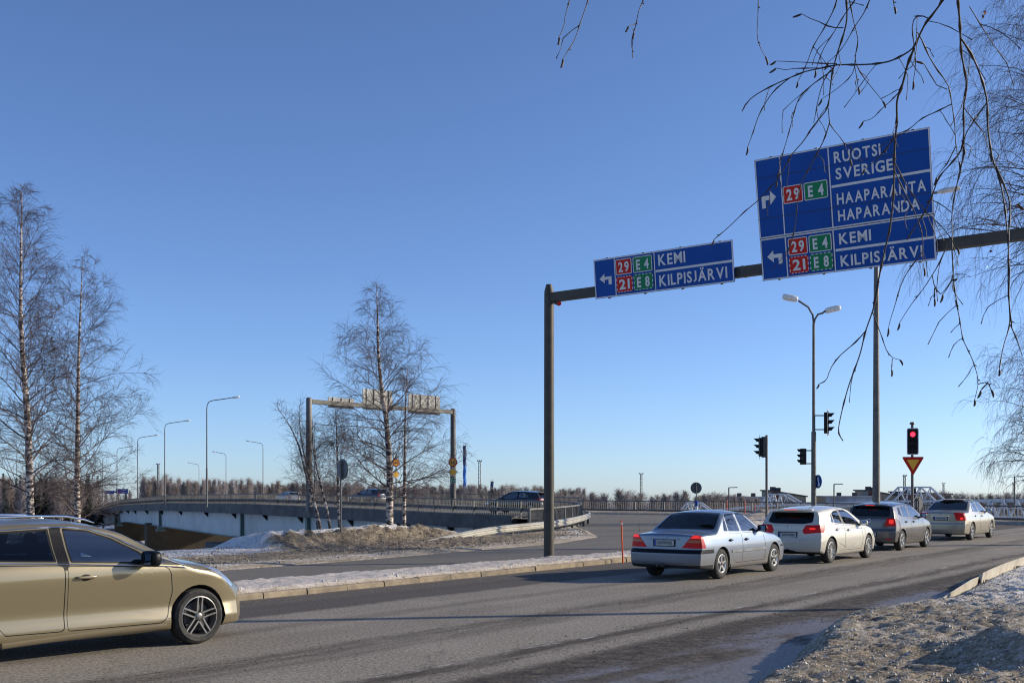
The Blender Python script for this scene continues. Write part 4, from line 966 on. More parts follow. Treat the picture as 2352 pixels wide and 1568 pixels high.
# red light with yield sign
Y = 49; X = sx(912.3, Y); ts_ = thing('traffic_light', 'traffic signal showing red above the yellow yield triangle', 'traffic light', (X, Y, .1))
zt = P(0, 424, Y)[2] - .1
mb = MB(); mb.tube([(0, 0, 0), (0, 0, zt)], .06, 12); mb.build('pole', M['galv'], ts_, smooth=50)
hz = P(0, 441, Y)[2] - .1; hd = signal_head(ts_, (-.04, -.16, hz), R(-108), .98, M['trafficred'])
mb = MB(); mb.lathe([(.0, zt + .12), (.09, zt + .1), (.12, zt + .02), (.06, zt), (.05, zt - .1)], n=16); mb.build('cap', M['galv'], ts_, smooth=50)
yt = thing('yield_sign', 'yellow triangle with red border on the pole of the red traffic light', 'road sign', (X, Y - .08, P(0, 456.5, Y)[2])); fn = face_frame(None, R(-6))
mb = MB(); S = .47
def tri(s, dz): return [(-s, dz), (s, dz), (0, dz - s * 1.72)]
def rtri(s, dz, r=.05):
    p = tri(s, dz); out = []
    cx_, cy_ = 0, dz - s * .577
    for i in range(3):
        a, b, c_ = np.array(p[i - 1]), np.array(p[i]), np.array(p[(i + 1) % 3])
        u1 = (a - b) / np.linalg.norm(a - b); u2 = (c_ - b) / np.linalg.norm(c_ - b); out += [tuple(b + u1 * r), tuple(b + (u1 + u2) * r * .28), tuple(b + u2 * r)]
    return out
mb.prism(rtri(.475, .01, .07), lambda u, v, q: fn(u, v, q - .01), 1, .02); mb.prism(rtri(.47, 0, .06), lambda u, v, q: fn(u, v, .01 + q), 0, .006); mb.prism(rtri(.27, -.112, .03), lambda u, v, q: fn(u, v, .016 + q), 2, .006)
mb.build('plate', [M['signred'], M['signback'], M['signyellow']], yt)

# round sign backs
def sign_back(px, py, Y, r, zg, lab, yaw=0, band=False):
    x, y, z = P(px, py, Y); rt = thing('round_sign', lab, 'road sign', (x, y, zg)); z -= zg; fn = face_frame(None, yaw)
    mb = MB(); mb.prism(circle(r, 36), lambda u, v, q: fn(u, v + z, -.02 + q), 0, .012); 
    mb.build('disc', M['signback_dark'], rt)
    mb = MB(); mb.prism(circle(r * 1.03, 36), lambda u, v, q: fn(u, v + z, -.026 + q), 0, .005); mb.build('rim', M['black'], rt)
    mb = MB(); mb.tube([fn(0, -.1, .04), fn(0, z + r * .85, .04)], .032, 12); mb.build('post', M['galv'], rt, smooth=50)
    for k in (-.55, .55): mb = MB(); mb.box(fn(0, z + k * r, .035), (.14, .09, .05), yaw); mb.build('clamp', M['galv'], rt)
    if band:
        mb = MB(); mb.tube([fn(0, 0, .04), fn(0, z * .62, .04)], .09, 12, 0); mb.tube([fn(0, z * .30, .04), fn(0, z * .44, .04)], .095, 12, 1); mb.build('post_sleeve', [M['signblue'], M['white']], rt)
M['signback_dark'] = simple('dark_sign_back', (.10, .105, .115), .5, .3, .15, 3, dirt=(.07, .07, .075))
sign_back(341.8, 468.6, 37, .335, .1, 'round sign seen from behind on the snowbank, left of the big birch', R(-50))
sign_back(696.2, 487.3, 66, .325, 0, 'round sign back on a blue and white sleeved post behind the silver sedan', R(4), True)
sign_back(918, 503, 50, .33, 0, 'low round sign back beside the gold sedan queue, at the foot of the red light', R(30))
# orange snow sticks
def stick(px, py, pyt, Y, lab, lean=0):
    x, y, z = P(px, py, Y); h = P(px, pyt, Y)[2] - z
    rt = thing('snow_stick', lab, 'snow stick', (x, y, z), 0, 'orange snow marker sticks'); L_ = lean
    mb = MB(); mb.tube([(0, 0, -.15), (L_, 0, h)], .021 if Y < 40 else .028, 10); mb.build('rod', M['orange'], rt, smooth=50)
    mb = MB(); mb.tube([(L_ * .88, 0, h * .90), (L_ * .93, 0, h * .935)], .023 if Y < 40 else .03, 10); mb.build('reflector', M['white'], rt, smooth=50)
stick(623.2, 562.8, 519.4, 28.4, 'orange snow stick at the kerb left of the silver sedan', -.05)
stick(767.6, 521.5, 504.2, 56, 'orange snow stick just left of the white hatchback'); stick(755, 519, 502.6, 57, 'orange snow stick on the snow pile behind the silver sedan roof')
stick(745, 511, 500.2, 68, 'farther orange snow stick in front of the dark railing, right one'); stick(727, 509, 499.6, 72, 'farthest orange snow stick in front of the dark railing')
# ------------------------------------------------------------------ trees
def bark_mat(name, white=(.62, .54, .48), dark=(.035, .028, .024), amt=.5):
    m, nt, b = newmat(name); co = objco(nt)
    n = noise_n(nt, mapv(nt, co, (2.2, 2.2, 7)), 1.6, 6, .7); n2 = noise_n(nt, mapv(nt, co, (5, 5, 26)), 1.5, 4, .6)
    sep = N(nt, 'ShaderNodeSeparateXYZ'); nt.links.new(co, sep.inputs[0])
    f = ramp_n(nt, n, [(amt, 0.0), (amt + .05, 1.0)]); f2 = ramp_n(nt, n2, [(.60, 0.0), (.66, 1.0)])
    c = mix_n(nt, math_n(nt, 'MAXIMUM', f, f2), white, dark)
    nt.links.new(c, b.inputs['Base Color']); b.inputs['Roughness'].default_value = .75
    bump_n(nt, b, n, .4, .01); return m
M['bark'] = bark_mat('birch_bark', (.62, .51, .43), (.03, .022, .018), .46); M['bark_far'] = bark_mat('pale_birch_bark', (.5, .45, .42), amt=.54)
M['branch'] = simple('birch_branch', (.115, .08, .066), .8, 0, .3, 4)
M['twig'] = simple('birch_twig', (.066, .043, .038), .75, 0, .25, 3)
M['neartwig'] = simple('near_twig', (.028, .020, .018), .6, 0, .35, 60)
M['dryleaf'] = simple('dry_leaf', (.16, .05, .02), .8, 0, .3, 30)

def birch(name, label, trunk, r0, spread, seed, nprim=46, group=None, up=.75, droop=.35, start=.16, twig_r=.0055, sec_n=9, ter_n=7, prof=None, base=None, top_up=True, lean=(0, 0), bark='bark', primr=1.0, azr=None, curlen=.55):
    """trunk: list of (x,y,z) points; branches grow from it"""
    rng = np.random.default_rng(seed)
    tr = np.array(trunk, float); base = tr[0].copy() if base is None else np.array(base); tr = tr - base
    L = np.concatenate([[0], np.cumsum(np.linalg.norm(np.diff(tr, axis=0), axis=1))]); H = L[-1]
    s = np.linspace(0, H, 40); T3 = np.stack([np.interp(s, L, tr[:, k]) for k in range(3)], -1)
    ker = np.ones(5) / 5
    for k in range(3): T3[2:-2, k] = np.convolve(T3[:, k], ker, 'valid')
    wob = .012 * H * .2
    rad = r0 * (1 - s / H) ** .85 + .006
    root = thing(name, label, 'tree', tuple(base), 0, group)
    link('trunk', tubes_mesh('trunk', [(T3, rad)], M[bark], 12), root)
    prof = prof or (lambda h: math.sin(math.pi * min(1, max(0, (h * 1.02) ** .8))) ** .8 * .9 + .12)
    prim = []; sec = []; ter = []
    for i in range(nprim):
        h = start + (1 - start) * ((i + rng.uniform(-.4, .4)) / nprim); h = min(max(h, start), .985)
        p0 = np.array([np.interp(h * H, s, T3[:, k]) for k in range(3)])
        az = i * 2.399963 + rng.uniform(-.5, .5) if azr is None else rng.uniform(*azr)
        ln = spread * prof(h) * rng.uniform(.7, 1.15)
        if ln < .25: ln = .25
        el = up * (.75 + .45 * h) + rng.uniform(-.2, .2)
        d = np.array([math.cos(az) * math.cos(el), math.sin(az) * math.cos(el), math.sin(el)])
        n = 9; pts = [p0]; st = ln / (n - 1); dd = d.copy()
        for j in range(1, n):
            dd = dd + rng.normal(0, .10, 3) + np.array([0, 0, -.05 * droop * 3 * (j / n) * (1 if h < .8 else .2)]) + (np.array([0, 0, .05]) if j < 3 else 0)
            dd /= np.linalg.norm(dd); pts.append(pts[-1] + dd * st)
        pts = np.array(pts); pr = max(.012, min(.42 * np.interp(h * H, s, rad), .014 + ln * .0125)) * primr
        prim.append((pts, pr + (twig_r * 1.1 - pr) * np.linspace(0, 1, n) ** .7))
        ns = max(3, int(sec_n * ln / spread * 1.6 + 2))
        for q in range(ns):
            f = rng.uniform(.12, 1.0); k = f * (n - 1); k0 = int(min(k, n - 2)); a = pts[k0] + (pts[k0 + 1] - pts[k0]) * (k - k0)
            t = pts[k0 + 1] - pts[k0]; t /= np.linalg.norm(t)
            rv = rng.normal(0, 1, 3); rv -= t * rv.dot(t); rv /= np.linalg.norm(rv)
            sd = t * rng.uniform(.5, .9) + rv * rng.uniform(.5, .9) + np.array([0, 0, .15]); sd /= np.linalg.norm(sd)
            sl_ = ln * rng.uniform(.22, .5) * (1.15 - .6 * f) + .15
            m2 = 6; sp = [a]; st2 = sl_ / (m2 - 1); dd2 = sd.copy()
            for j in range(1, m2):
                dd2 = dd2 + rng.normal(0, .13, 3) + np.array([0, 0, -.16 * droop * (j / m2) * 2]); dd2 /= np.linalg.norm(dd2); sp.append(sp[-1] + dd2 * st2)
            sp = np.array(sp); sr = max(twig_r * 1.25, pr * (1 - f) * .5)
            sec.append((sp, np.linspace(sr, twig_r, m2)))
            nt_ = max(2, int(ter_n * rng.uniform(.6, 1.3)))
            for w_ in range(nt_):
                f2 = rng.uniform(.1, 1.0); k = f2 * (m2 - 1); k0 = int(min(k, m2 - 2)); a2 = sp[k0] + (sp[k0 + 1] - sp[k0]) * (k - k0)
                t2 = sp[k0 + 1] - sp[k0]; t2 /= np.linalg.norm(t2)
                rv = rng.normal(0, 1, 3); rv -= t2 * rv.dot(t2); rv /= np.linalg.norm(rv)
                td = t2 * .8 + rv * rng.uniform(.3, .9); td /= np.linalg.norm(td)
                tl = curlen * rng.uniform(.5, 1.25) * (.55 + .45 * min(1, ln / 2))
                m3 = 5; tp = [a2]; dd3 = td
                for j in range(1, m3):
                    dd3 = dd3 + rng.normal(0, .14, 3) + np.array([0, 0, -.34 * droop]); dd3 /= np.linalg.norm(dd3); tp.append(tp[-1] + dd3 * tl / (m3 - 1))
                ter.append((np.array(tp), np.linspace(twig_r * .9, twig_r * .6, m3)))
    polys = prim + sec + ter
    mi = [0] * len(prim) + [1] * (len(sec) + len(ter))
    link('crown', tubes_mesh('crown', polys, [M['branch'], M['twig']], 3, mi), root)
    return root
def trunk_px(pts, Y, dy=0): return [P(px, py, Y + dy * i) for i, (px, py) in enumerate(pts)]

pf_tall = lambda h: float(np.interp(h, [0, .12, .3, .5, .7, .85, .95, 1], [.75, 1.0, .98, .82, .62, .40, .2, .05]))
# two tall birches on the left
birch('birch_tree', 'tallest bare birch at the left edge, behind the gold car', [P(31, 545, 50), P(30, 511, 50), P(29, 450, 50), P(26.5, 400, 50), P(22, 350, 50), P(20.5, 300, 50), P(21, 250, 50), P(22, 184, 50)], .19, 3.9, 5, 80, 'tall birches by the river', .74, .38, .10, .0047, 13, 9, pf_tall, primr=.75, curlen=.6)
birch('birch_tree', 'second tall bare birch from the left, nearest to the bridge', [P(77, 545, 53), P(77.5, 515, 53), P(77, 470, 53), P(78, 400, 53), P(79, 340, 53), P(81, 300, 53), P(82.5, 256, 53)], .15, 3.8, 8, 66, 'tall birches by the river', .52, .26, .08, .0045, 12, 8, pf_tall, primr=.7)
# the big one in the middle
pf_mid = lambda h: float(np.interp(h, [0, .12, .25, .45, .65, .8, .92, 1], [.7, 1.0, 1.0, .92, .62, .38, .18, .05]))
birch('birch_tree', 'big bare birch on the snowbank in front of the bridge gantry', [P(389.5, 535, 44), P(389.5, 500, 44), P(390, 470, 44), P(388, 440, 44), P(386, 415, 44), P(381, 385, 44), P(378, 350, 44), P(377.5, 310, 44), P(376.5, 284, 44)], .15, 3.1, 17, 62, 'birches on the snowbank', .62, .55, .13, .0040, 11, 8, pf_mid, curlen=.6, primr=.7)
birch('birch_tree', 'slim birch growing just right of the big birch on the snowbank', [P(404, 533, 45), P(404.5, 480, 45), P(405, 430, 45), P(406, 390, 45), P(408, 365, 45)], .075, 2.1, 18, 32, 'birches on the snowbank', .8, .4, .18, .0032, 7, 6, pf_mid, primr=.45)
birch('birch_tree', 'slim birch between the left shrubs and the round sign back', [P(339.6, 533, 43), P(338.6, 505, 43), P(337.5, 470, 43), P(337, 440, 43), P(335.5, 408, 43)], .06, 1.6, 19, 30, 'birches on the snowbank', .8, .35, .2, .0032, 7, 5, pf_mid, primr=.45)
birch('birch_tree', 'leftmost young birch of the snowbank clump, leaning left', [P(321.5, 535, 42), P(318, 516, 42), P(312, 495, 42), P(305, 470, 42), P(299, 445, 42), P(290, 425, 42), P(276, 405, 42)], .062, 1.55, 20, 28, 'birches on the snowbank', .85, .25, .2, .0032, 6, 5, pf_mid, primr=.45)
birch('birch_tree', 'young birch of the snowbank clump with a tall straight tip', [P(318.6, 535, 42.6), P(315, 500, 42.6), P(308, 470, 42.6), P(302, 445, 42.6), P(299.5, 425, 42.6), P(299, 403, 42.6)], .05, 1.2, 21, 22, 'birches on the snowbank', .95, .2, .25, .0032, 6, 4, pf_mid, primr=.45)
birch('birch_tree', 'young birch of the snowbank clump leaning left towards the gantry post', [P(331.3, 535, 42.3), P(327, 510, 42.3), P(321, 485, 42.3), P(315, 460, 42.3), P(312, 435, 42.3), P(313, 415, 42.3)], .055, 1.3, 22, 22, 'birches on the snowbank', .9, .25, .25, .0032, 6, 4, pf_mid, primr=.45)
# weeping birches on the right
pf_w = lambda h: float(np.interp(h, [0, .15, .4, .7, .9, 1], [.8, 1.0, 1.0, .8, .5, .2]))
birch('birch_tree', 'huge weeping birch outside the right edge with fine drooping twigs at the top right', [(19.8, 38, -.2), (19.7, 38, 6), (19.5, 38, 12), (19.3, 38, 17), (19.2, 38, 21)], .25, 5.6, 31, 74, 'weeping birches on the right', .50, 1.15, .40, .0045, 13, 8, pf_w, curlen=1.05)
birch('birch_tree', 'weeping birch at the right edge above the gold sedan', [(30.0, 62, -.2), (29.8, 62, 4), (29.6, 62, 8), (29.4, 62, 10.8)], .18, 4.6, 33, 44, 'weeping birches on the right', .35, 1.1, .18, .0055, 11, 8, pf_w, curlen=1.0)

# near birch hanging over the camera's right: traced twigs, real size at about five metres
def ZP(pts): return [((2100 + x / 1.1784) / 4, (y / 1.1784) / 4) for x, y in pts]
def RP(pts): return [((2900 + x / 1.568) / 4, (1100 + y / 1.568) / 4) for x, y in pts]
def depth(px, py): return 5.0 + .7 * math.sin(px / 95.0) + .5 * math.cos(py / 130.0 + px / 210.0)
W3 = lambda q: np.array([P(px, py, depth(px, py)) for px, py in q])
TW = [
 (7, ZP([(1990, -60), (1960, 20), (1900, 90), (1870, 140), (1835, 225), (1790, 255), (1720, 290), (1640, 302), (1560, 305), (1470, 303), (1400, 320), (1320, 335), (1250, 365), (1180, 395), (1095, 440), (1045, 475), (1022, 525)])),
 (3.5, ZP([(1470, 300), (1400, 298), (1300, 292), (1183, 287)])), (3.5, ZP([(1400, 320), (1340, 320), (1270, 322), (1215, 330), (1185, 320)])),
 (4.0, ZP([(1250, 365), (1170, 425), (1130, 490), (1100, 540), (1080, 610), (1050, 690)])),
 (4.0, ZP([(1475, -50), (1475, 0), (1440, 80), (1400, 150), (1355, 220), (1330, 300), (1285, 385)])),
 (5.5, ZP([(1510, -60), (1515, 0), (1520, 90), (1500, 170), (1475, 240), (1450, 330), (1440, 400), (1430, 510), (1360, 590), (1310, 670), (1260, 720), (1200, 830), (1150, 890), (1100, 945), (1040, 990), (960, 1070), (893, 1125)])),
 (3.5, ZP([(1430, 510), (1435, 580), (1465, 625), (1500, 660), (1520, 720), (1530, 745)])),
 (3.8, ZP([(1435, 580), (1410, 660), (1340, 790), (1300, 860), (1285, 940), (1275, 1050), (1262, 1130), (1235, 1200), (1195, 1265)])),
 (4.0, ZP([(1520, -50), (1530, 0), (1550, 110), (1575, 190), (1555, 260), (1555, 340), (1500, 395), (1440, 440), (1400, 465)])),
 (3.5, ZP([(1555, 260), (1562, 310), (1600, 370), (1650, 430), (1685, 475)])), (3.3, ZP([(1552, 300), (1565, 370), (1570, 408)])),
 (3.8, ZP([(1575, -50), (1560, 0), (1510, 60), (1470, 130), (1430, 190), (1400, 240), (1370, 330)])),
 (3.8, ZP([(1640, -40), (1625, 0), (1595, 70), (1555, 120), (1520, 190), (1470, 260), (1430, 290)])),
 (4.0, ZP([(1500, 130), (1440, 130), (1395, 105), (1340, 85), (1305, 65)])),
 (3.8, ZP([(1470, 300), (1420, 350), (1390, 430), (1375, 500), (1370, 540), (1360, 580)])),
 (3.8, ZP([(1450, 330), (1350, 400), (1290, 455), (1260, 560), (1240, 640), (1215, 720), (1200, 790), (1185, 850)])),
 (7.5, ZP([(1835, 225), (1800, 310), (1780, 400), (1750, 470), (1755, 560), (1745, 650), (1740, 740), (1740, 850), (1735, 960), (1720, 1080), (1690, 1200), (1660, 1350), (1640, 1460)]) + RP([(970, -10), (955, 110), (925, 230), (880, 350), (850, 490), (775, 690), (735, 840), (705, 985), (740, 1035)])),
 (4.5, ZP([(1740, 760), (1790, 860), (1830, 920), (1890, 1000), (1960, 1060), (2000, 1110), (2035, 1165)])),
 (4.0, ZP([(1740, 800), (1800, 930), (1840, 1000), (1860, 1060), (1880, 1120), (1870, 1200), (1880, 1260)])),
 (4.5, ZP([(1850, 150), (1870, 180), (1900, 260), (1950, 340), (2000, 400), (2010, 480), (2025, 570), (2030, 680), (2045, 760)])),
 (7.5, ZP([(2040, -60), (2040, 0), (2050, 100), (2055, 250), (2085, 390), (2065, 500), (2070, 620), (2065, 700), (2000, 780), (1950, 830), (1920, 920), (1890, 990), (1830, 1080), (1800, 1130)])),
 (7, ZP([(2055, 180), (2110, 260), (2150, 360), (2180, 470), (2180, 600), (2200, 740), (2240, 850), (2260, 960), (2275, 1100), (2285, 1300), (2280, 1400), (2295, 1540)])),
 (4.0, ZP([(2010, 490), (1930, 530), (1870, 555), (1810, 610), (1740, 650), (1700, 700), (1650, 760), (1600, 795)])),
 (5.0, ZP([(2060, 660), (2075, 720), (2050, 800), (2025, 920), (2010, 1000), (2015, 1100), (2010, 1200), (2025, 1290), (2010, 1330), (1970, 1385)])),
 (4.5, ZP([(2015, 1190), (2020, 1330), (2045, 1480)]) + RP([(1440, 130), (1470, 260), (1490, 400), (1550, 520), (1583, 620), (1590, 690), (1565, 780)])),
 (3.6, ZP([(1780, 415), (1720, 480), (1670, 520), (1640, 565), (1595, 570)])),
 (3.6, ZP([(212, -60), (212, 0), (190, 70), (183, 130), (160, 175)])), (4.2, ZP([(310, -60), (298, 0), (260, 110), (235, 190), (205, 235), (178, 278)])), (4, ZP([(565, -60), (560, 0), (535, 50), (525, 110), (485, 125)])), (4, ZP([(524, 108), (520, 130), (510, 155)])),
 (2.6, ZP([(1100, -60), (1100, 0), (1098, 90), (1090, 180), (1110, 230), (1132, 265)])),
 (4.6, RP([(880, 350), (830, 410), (745, 480), (700, 520), (640, 620), (650, 660), (590, 680)])), (3.8, RP([(925, 230), (955, 310), (990, 400), (1010, 470), (1050, 520), (1095, 528)])), (3.8, RP([(1050, 520), (1045, 590)])),
 (4.0, ZP([(1870, 1190)]) + RP([(1130, -5), (1090, 90), (1065, 200), (1030, 290), (1025, 330)])), (4.0, ZP([(1990, 1150), (1955, 1240)]) + RP([(1300, -5), (1250, 80), (1190, 150), (1125, 245), (1095, 298)])),
 (4, RP([(1300, 0), (1315, 80), (1360, 125), (1420, 30)])), (5.5, RP([(1315, 80), (1313, 145)])), (4, RP([(1590, 680), (1650, 665), (1668, 715)])), (5, RP([(1650, 668), (1605, 720)])),
 (6, ZP([(2220, 780), (2290, 950), (2280, 1100)]) + RP([(1775, 60), (1780, 150), (1790, 310), (1745, 440), (1720, 590)])), (4.5, RP([(1790, 310), (1830, 400), (1865, 505)])),
 (4.2, ZP([(1910, 90), (1850, 60), (1820, 110), (1835, 220), (1845, 300), (1830, 380)])), (3.5, ZP([(2095, 30), (2150, 120), (2200, 200), (2275, 300)])),
 (3.6, ZP([(2065, 500), (2110, 560), (2160, 620), (2190, 720)])), (3.6, ZP([(2010, 1000), (1960, 960), (1915, 940)])), (4, ZP([(2280, 850), (2300, 900), (2352, 885)])), (3.4, ZP([(1990, 420), (1940, 400), (1880, 300)])),
 (3.6, ZP([(1740, 640), (1700, 710), (1660, 740), (1650, 765)])), (3.4, ZP([(2240, 860), (2300, 870), (2380, 890)])), (4, ZP([(2030, 690), (1990, 770), (1940, 830), (1940, 835)])),
 (5.2, ZP([(2180, 480), (2120, 560), (2070, 640), (2070, 700)])), (4.2, ZP([(1870, 140), (1930, 60), (1990, -20)])), (4.2, ZP([(1720, -50), (1745, 30), (1740, 30)])),
]
rng = random.Random(9); nb_base = np.array([4.6, 3.4, 0.1])
nbt = thing('birch_tree', 'nearest birch, its dark catkin-tipped branches hanging in front of the big blue sign', 'tree', tuple(nb_base))
link('trunk', tubes_mesh('trunk', [(np.array([(0, 0, -.3), (-.05, 0, 1.5), (.05, .1, 3), (0, .1, 4.6), (-.15, .2, 7), (-.1, .3, 10)]), np.array([.17, .15, .13, .12, .09, .03]))], M['bark'], 14), nbt)
polys = []; buds = []; cat = MB(); idx = []
for wpx, q in TW:
    polys = []; idx = []
    a = W3(q); n = len(a); L = np.concatenate([[0], np.cumsum(np.linalg.norm(np.diff(a, axis=0), axis=1))]); m_ = max(4, int(L[-1] / .035))
    s = np.linspace(0, L[-1], m_); b3 = np.stack([np.interp(s, L, a[:, k]) for k in range(3)], -1)
    if m_ > 8:
        for k in range(3): b3[1:-1, k] = (b3[:-2, k] + b3[1:-1, k] * 2 + b3[2:, k]) / 4
    dm = wpx / 4 / 1.1784 / F * a[:, 1].mean()          # real diameter
    r = np.linspace(dm * .64, max(dm * .34, .0014), m_)
    tw = np.ones(m_); nodes = range(2, m_ - 1, rng.choice((3, 4, 5)))
    for k in nodes: tw[k] = 1.7
    polys.append((b3 - nb_base, r * tw)); idx.append(0)
    for k in nodes:                                       # small alternate buds
        if rng.random() < .75:
            t = b3[k] - b3[k - 1]; t = t / np.linalg.norm(t); rv = np.array([rng.gauss(0, 1) for _ in range(3)]); rv -= t * rv.dot(t); rv /= np.linalg.norm(rv)
            e = b3[k] + (t * .7 + rv * .8) * rng.uniform(.007, .016); polys.append((np.array([b3[k], (b3[k] + e) / 2, e]) - nb_base, np.array([.0012, .0024, .0006]))); idx.append(0)
        if rng.random() < .30:                # spur twig
            e = b3[k] + np.array([rng.gauss(0, .07), rng.gauss(0, .07), -rng.uniform(.03, .20)]); mid = (b3[k] + e) / 2 + np.array([rng.gauss(0, .014), 0, .012]); m1 = (b3[k] + mid) / 2 + np.array([0, 0, .004]); m2_ = (mid + e) / 2 + np.array([rng.gauss(0, .004), 0, 0])
            polys.append((np.array([b3[k], m1, mid, m2_, e]) - nb_base, np.array([.0018, .0014, .0022, .0013, .0022]))); idx.append(0)
    if wpx < 6.1 and rng.random() < .8:                   # catkin at the tip
        t = b3[-1] - b3[-3]; t = t / np.linalg.norm(t); t = t * .7 + np.array([0, 0, -.5]); t /= np.linalg.norm(t); Lc = rng.uniform(.028, .045)
        c = np.array([b3[-1] + t * Lc * f + np.array([.004 * math.sin(f * 3), 0, 0]) for f in (0, .15, .4, .7, .92, 1)])
        polys.append((c - nb_base, np.array([.0016, .0042, .0050, .0047, .0032, .0008]))); idx.append(0)
    link('hanging_twig', tubes_mesh('hanging_twig', polys, M['neartwig'], 6), nbt)
# limbs above the frame joining the traced twigs to the trunk
tops = [W3(q)[0] for wpx, q in TW if q[0][1] < 0]
limb = [np.array([4.55, 3.5, 4.6]), np.array([3.8, 4.3, 5.0]), np.array([2.9, 4.9, 5.0]), np.array([1.9, 5.1, 4.75]), np.array([.8, 5.2, 4.6]), np.array([-.2, 5.3, 4.45]), np.array([-.8, 5.3, 4.35])]
la = np.array(limb); ll = np.linspace(0, len(la) - 1, 46); rl = np.random.default_rng(12)
lw = np.stack([np.interp(ll, range(len(la)), la[:, k]) for k in range(3)], -1); wv = np.cumsum(rl.normal(0, .016, lw.shape), 0); wv -= np.linspace(0, 1, 46)[:, None] * wv[-1]; lw = lw + wv
lr = np.linspace(.045, .004, 46); lp = [(lw - nb_base, lr)]
for tp in tops:
    dist = np.linalg.norm(lw - tp, axis=1) + np.maximum(0, lw[:, 2] * 0) ; k0 = min(44, max(1, int(np.argmin(dist)) - int(rl.integers(2, 7)))); p0 = lw[k0]; t_ = np.linspace(0, 1, 9)[:, None]
    c1 = p0 + (lw[k0 + 1] - lw[k0 - 1]) * 1.5 + np.array([0, 0, .05]); pts = p0 * (1 - t_) ** 2 + 2 * c1 * t_ * (1 - t_) + tp * t_ ** 2; pts[1:-1] += rl.normal(0, .008, (7, 3)); lp.append((pts - nb_base, np.linspace(min(.012, lr[k0] * .8), .0042, 9)))
for k in range(26):                                  # free side shoots above the frame
    k0 = int(rl.integers(4, 45)); p0 = lw[k0]; d = np.array([rl.normal(0, .5), rl.normal(0, .5), abs(rl.normal(.5, .3))]); d /= np.linalg.norm(d); L_ = rl.uniform(.25, .8); pts = [p0]
    for j in range(8): d = d + rl.normal(0, .12, 3) - np.array([0, 0, .07]); d /= np.linalg.norm(d); pts.append(pts[-1] + d * L_ / 8)
    lp.append((np.array(pts) - nb_base, np.linspace(.006, .0015, 9)))
link('limb', tubes_mesh('limb', lp, M['neartwig'], 8), nbt)
# dry leaves left on the twigs
for px, py, s_ in ((1020, 206.6, .8), (1017.5, 204, .6), (991, 250.5, .6), (983, 16, .6), (985, 12, .5)):
    if s_ <= 0: continue
    c = np.array(P(px, py, depth(px, py))) - nb_base; lf = MB()
    for k in range(3):
        a = np.array([rng.gauss(0, 1) for _ in range(3)]) * .012 * s_; b_ = np.array([rng.gauss(0, 1) for _ in range(3)]) * .010 * s_
        lf.add([c - a, c + b_, c + a + np.array([0, 0, -.006]), c - b_], [(0, 1, 2, 3)])
    lf.build('dry_leaf', M['dryleaf'], nbt)

# ------------------------------------------------------------------ far tree lines
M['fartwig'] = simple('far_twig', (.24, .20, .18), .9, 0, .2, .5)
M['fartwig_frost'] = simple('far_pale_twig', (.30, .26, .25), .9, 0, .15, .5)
M['farspruce'] = simple('spruce_needles', (.018, .026, .014), .9, 0, .4, 1.2)
def far_tree_meshes(seed, h=10.0, wd=2.6, n=240, round_=False, mat='fartwig'):
    rg = np.random.default_rng(seed)
    tk = [(np.array([(0, 0, -1.5), (rg.normal(0, .1), 0, h * .5), (rg.normal(0, .2), 0, h)]), np.array([.14, .1, .03]))]
    pol = []
    for i in range(n):
        f = rg.uniform(.12, 1) ** .8; z = h * f * .93
        pr = (math.sin(math.pi * min(1, f * .95 + .05)) ** .5) if round_ else (1.08 - f) ** .7 * min(1, f * 4)
        az = rg.uniform(0, 6.28); L_ = wd * pr * rg.uniform(.4, 1); el = rg.uniform(.4, 1.15)
        e = np.array([math.cos(az) * L_, math.sin(az) * L_, z + L_ * math.tan(el) * .5]); a = np.array([0, 0, z * rg.uniform(.75, .95)]); md = (a + e) / 2 + rg.normal(0, .12, 3)
        pol.append((np.array([a, md, e]), np.array([.035, .028, .012])))
        for k in range(5):
            q = a + (e - a) * rg.uniform(.35, 1); e2 = q + np.array([rg.normal(0, .45), rg.normal(0, .45), rg.uniform(.1, .9)]); pol.append((np.array([q, (q + e2) / 2, e2]), np.array([.022, .016, .008])))
    return tubes_mesh('trunk', tk, M['bark_far'], 5), tubes_mesh('crown', pol, M[mat], 3)
def spruce_meshes(seed, h=12.0):
    rg = np.random.default_rng(seed); mb = MB(); tk = [(np.array([(0, 0, -1.5), (0, 0, h * .5), (0, 0, h)]), np.array([.16, .1, .02]))]
    for i in range(420):
        f = rg.uniform(.06, 1); z = h * f; L_ = (1.02 - f) * 2.3 * rg.uniform(.5, 1.1) + .12; az = rg.uniform(0, 6.28); c, s = math.cos(az), math.sin(az); w_ = .20 + .18 * rg.random()
        mb.add([(0, 0, z), (c * L_ * .6 - s * w_, s * L_ * .6 + c * w_, z - L_ * .18), (c * L_, s * L_, z - L_ * .40), (c * L_ * .6 + s * w_, s * L_ * .6 - c * w_, z - L_ * .22)], [(0, 1, 2, 3)])
    t = tubes_mesh('trunk', tk, M['branch'], 5); o = mb.build('crown', M['farspruce']); me = o.data; bpy.data.objects.remove(o); return t, me
FT = [far_tree_meshes(100 + i, 10, w_, 170, i % 2 == 1, 'fartwig' if i % 3 else 'fartwig_frost') for i, w_ in enumerate((1.9, 2.8, 2.2, 3.2, 2.4, 3.6))]
SP = [spruce_meshes(200 + i) for i in range(2)]
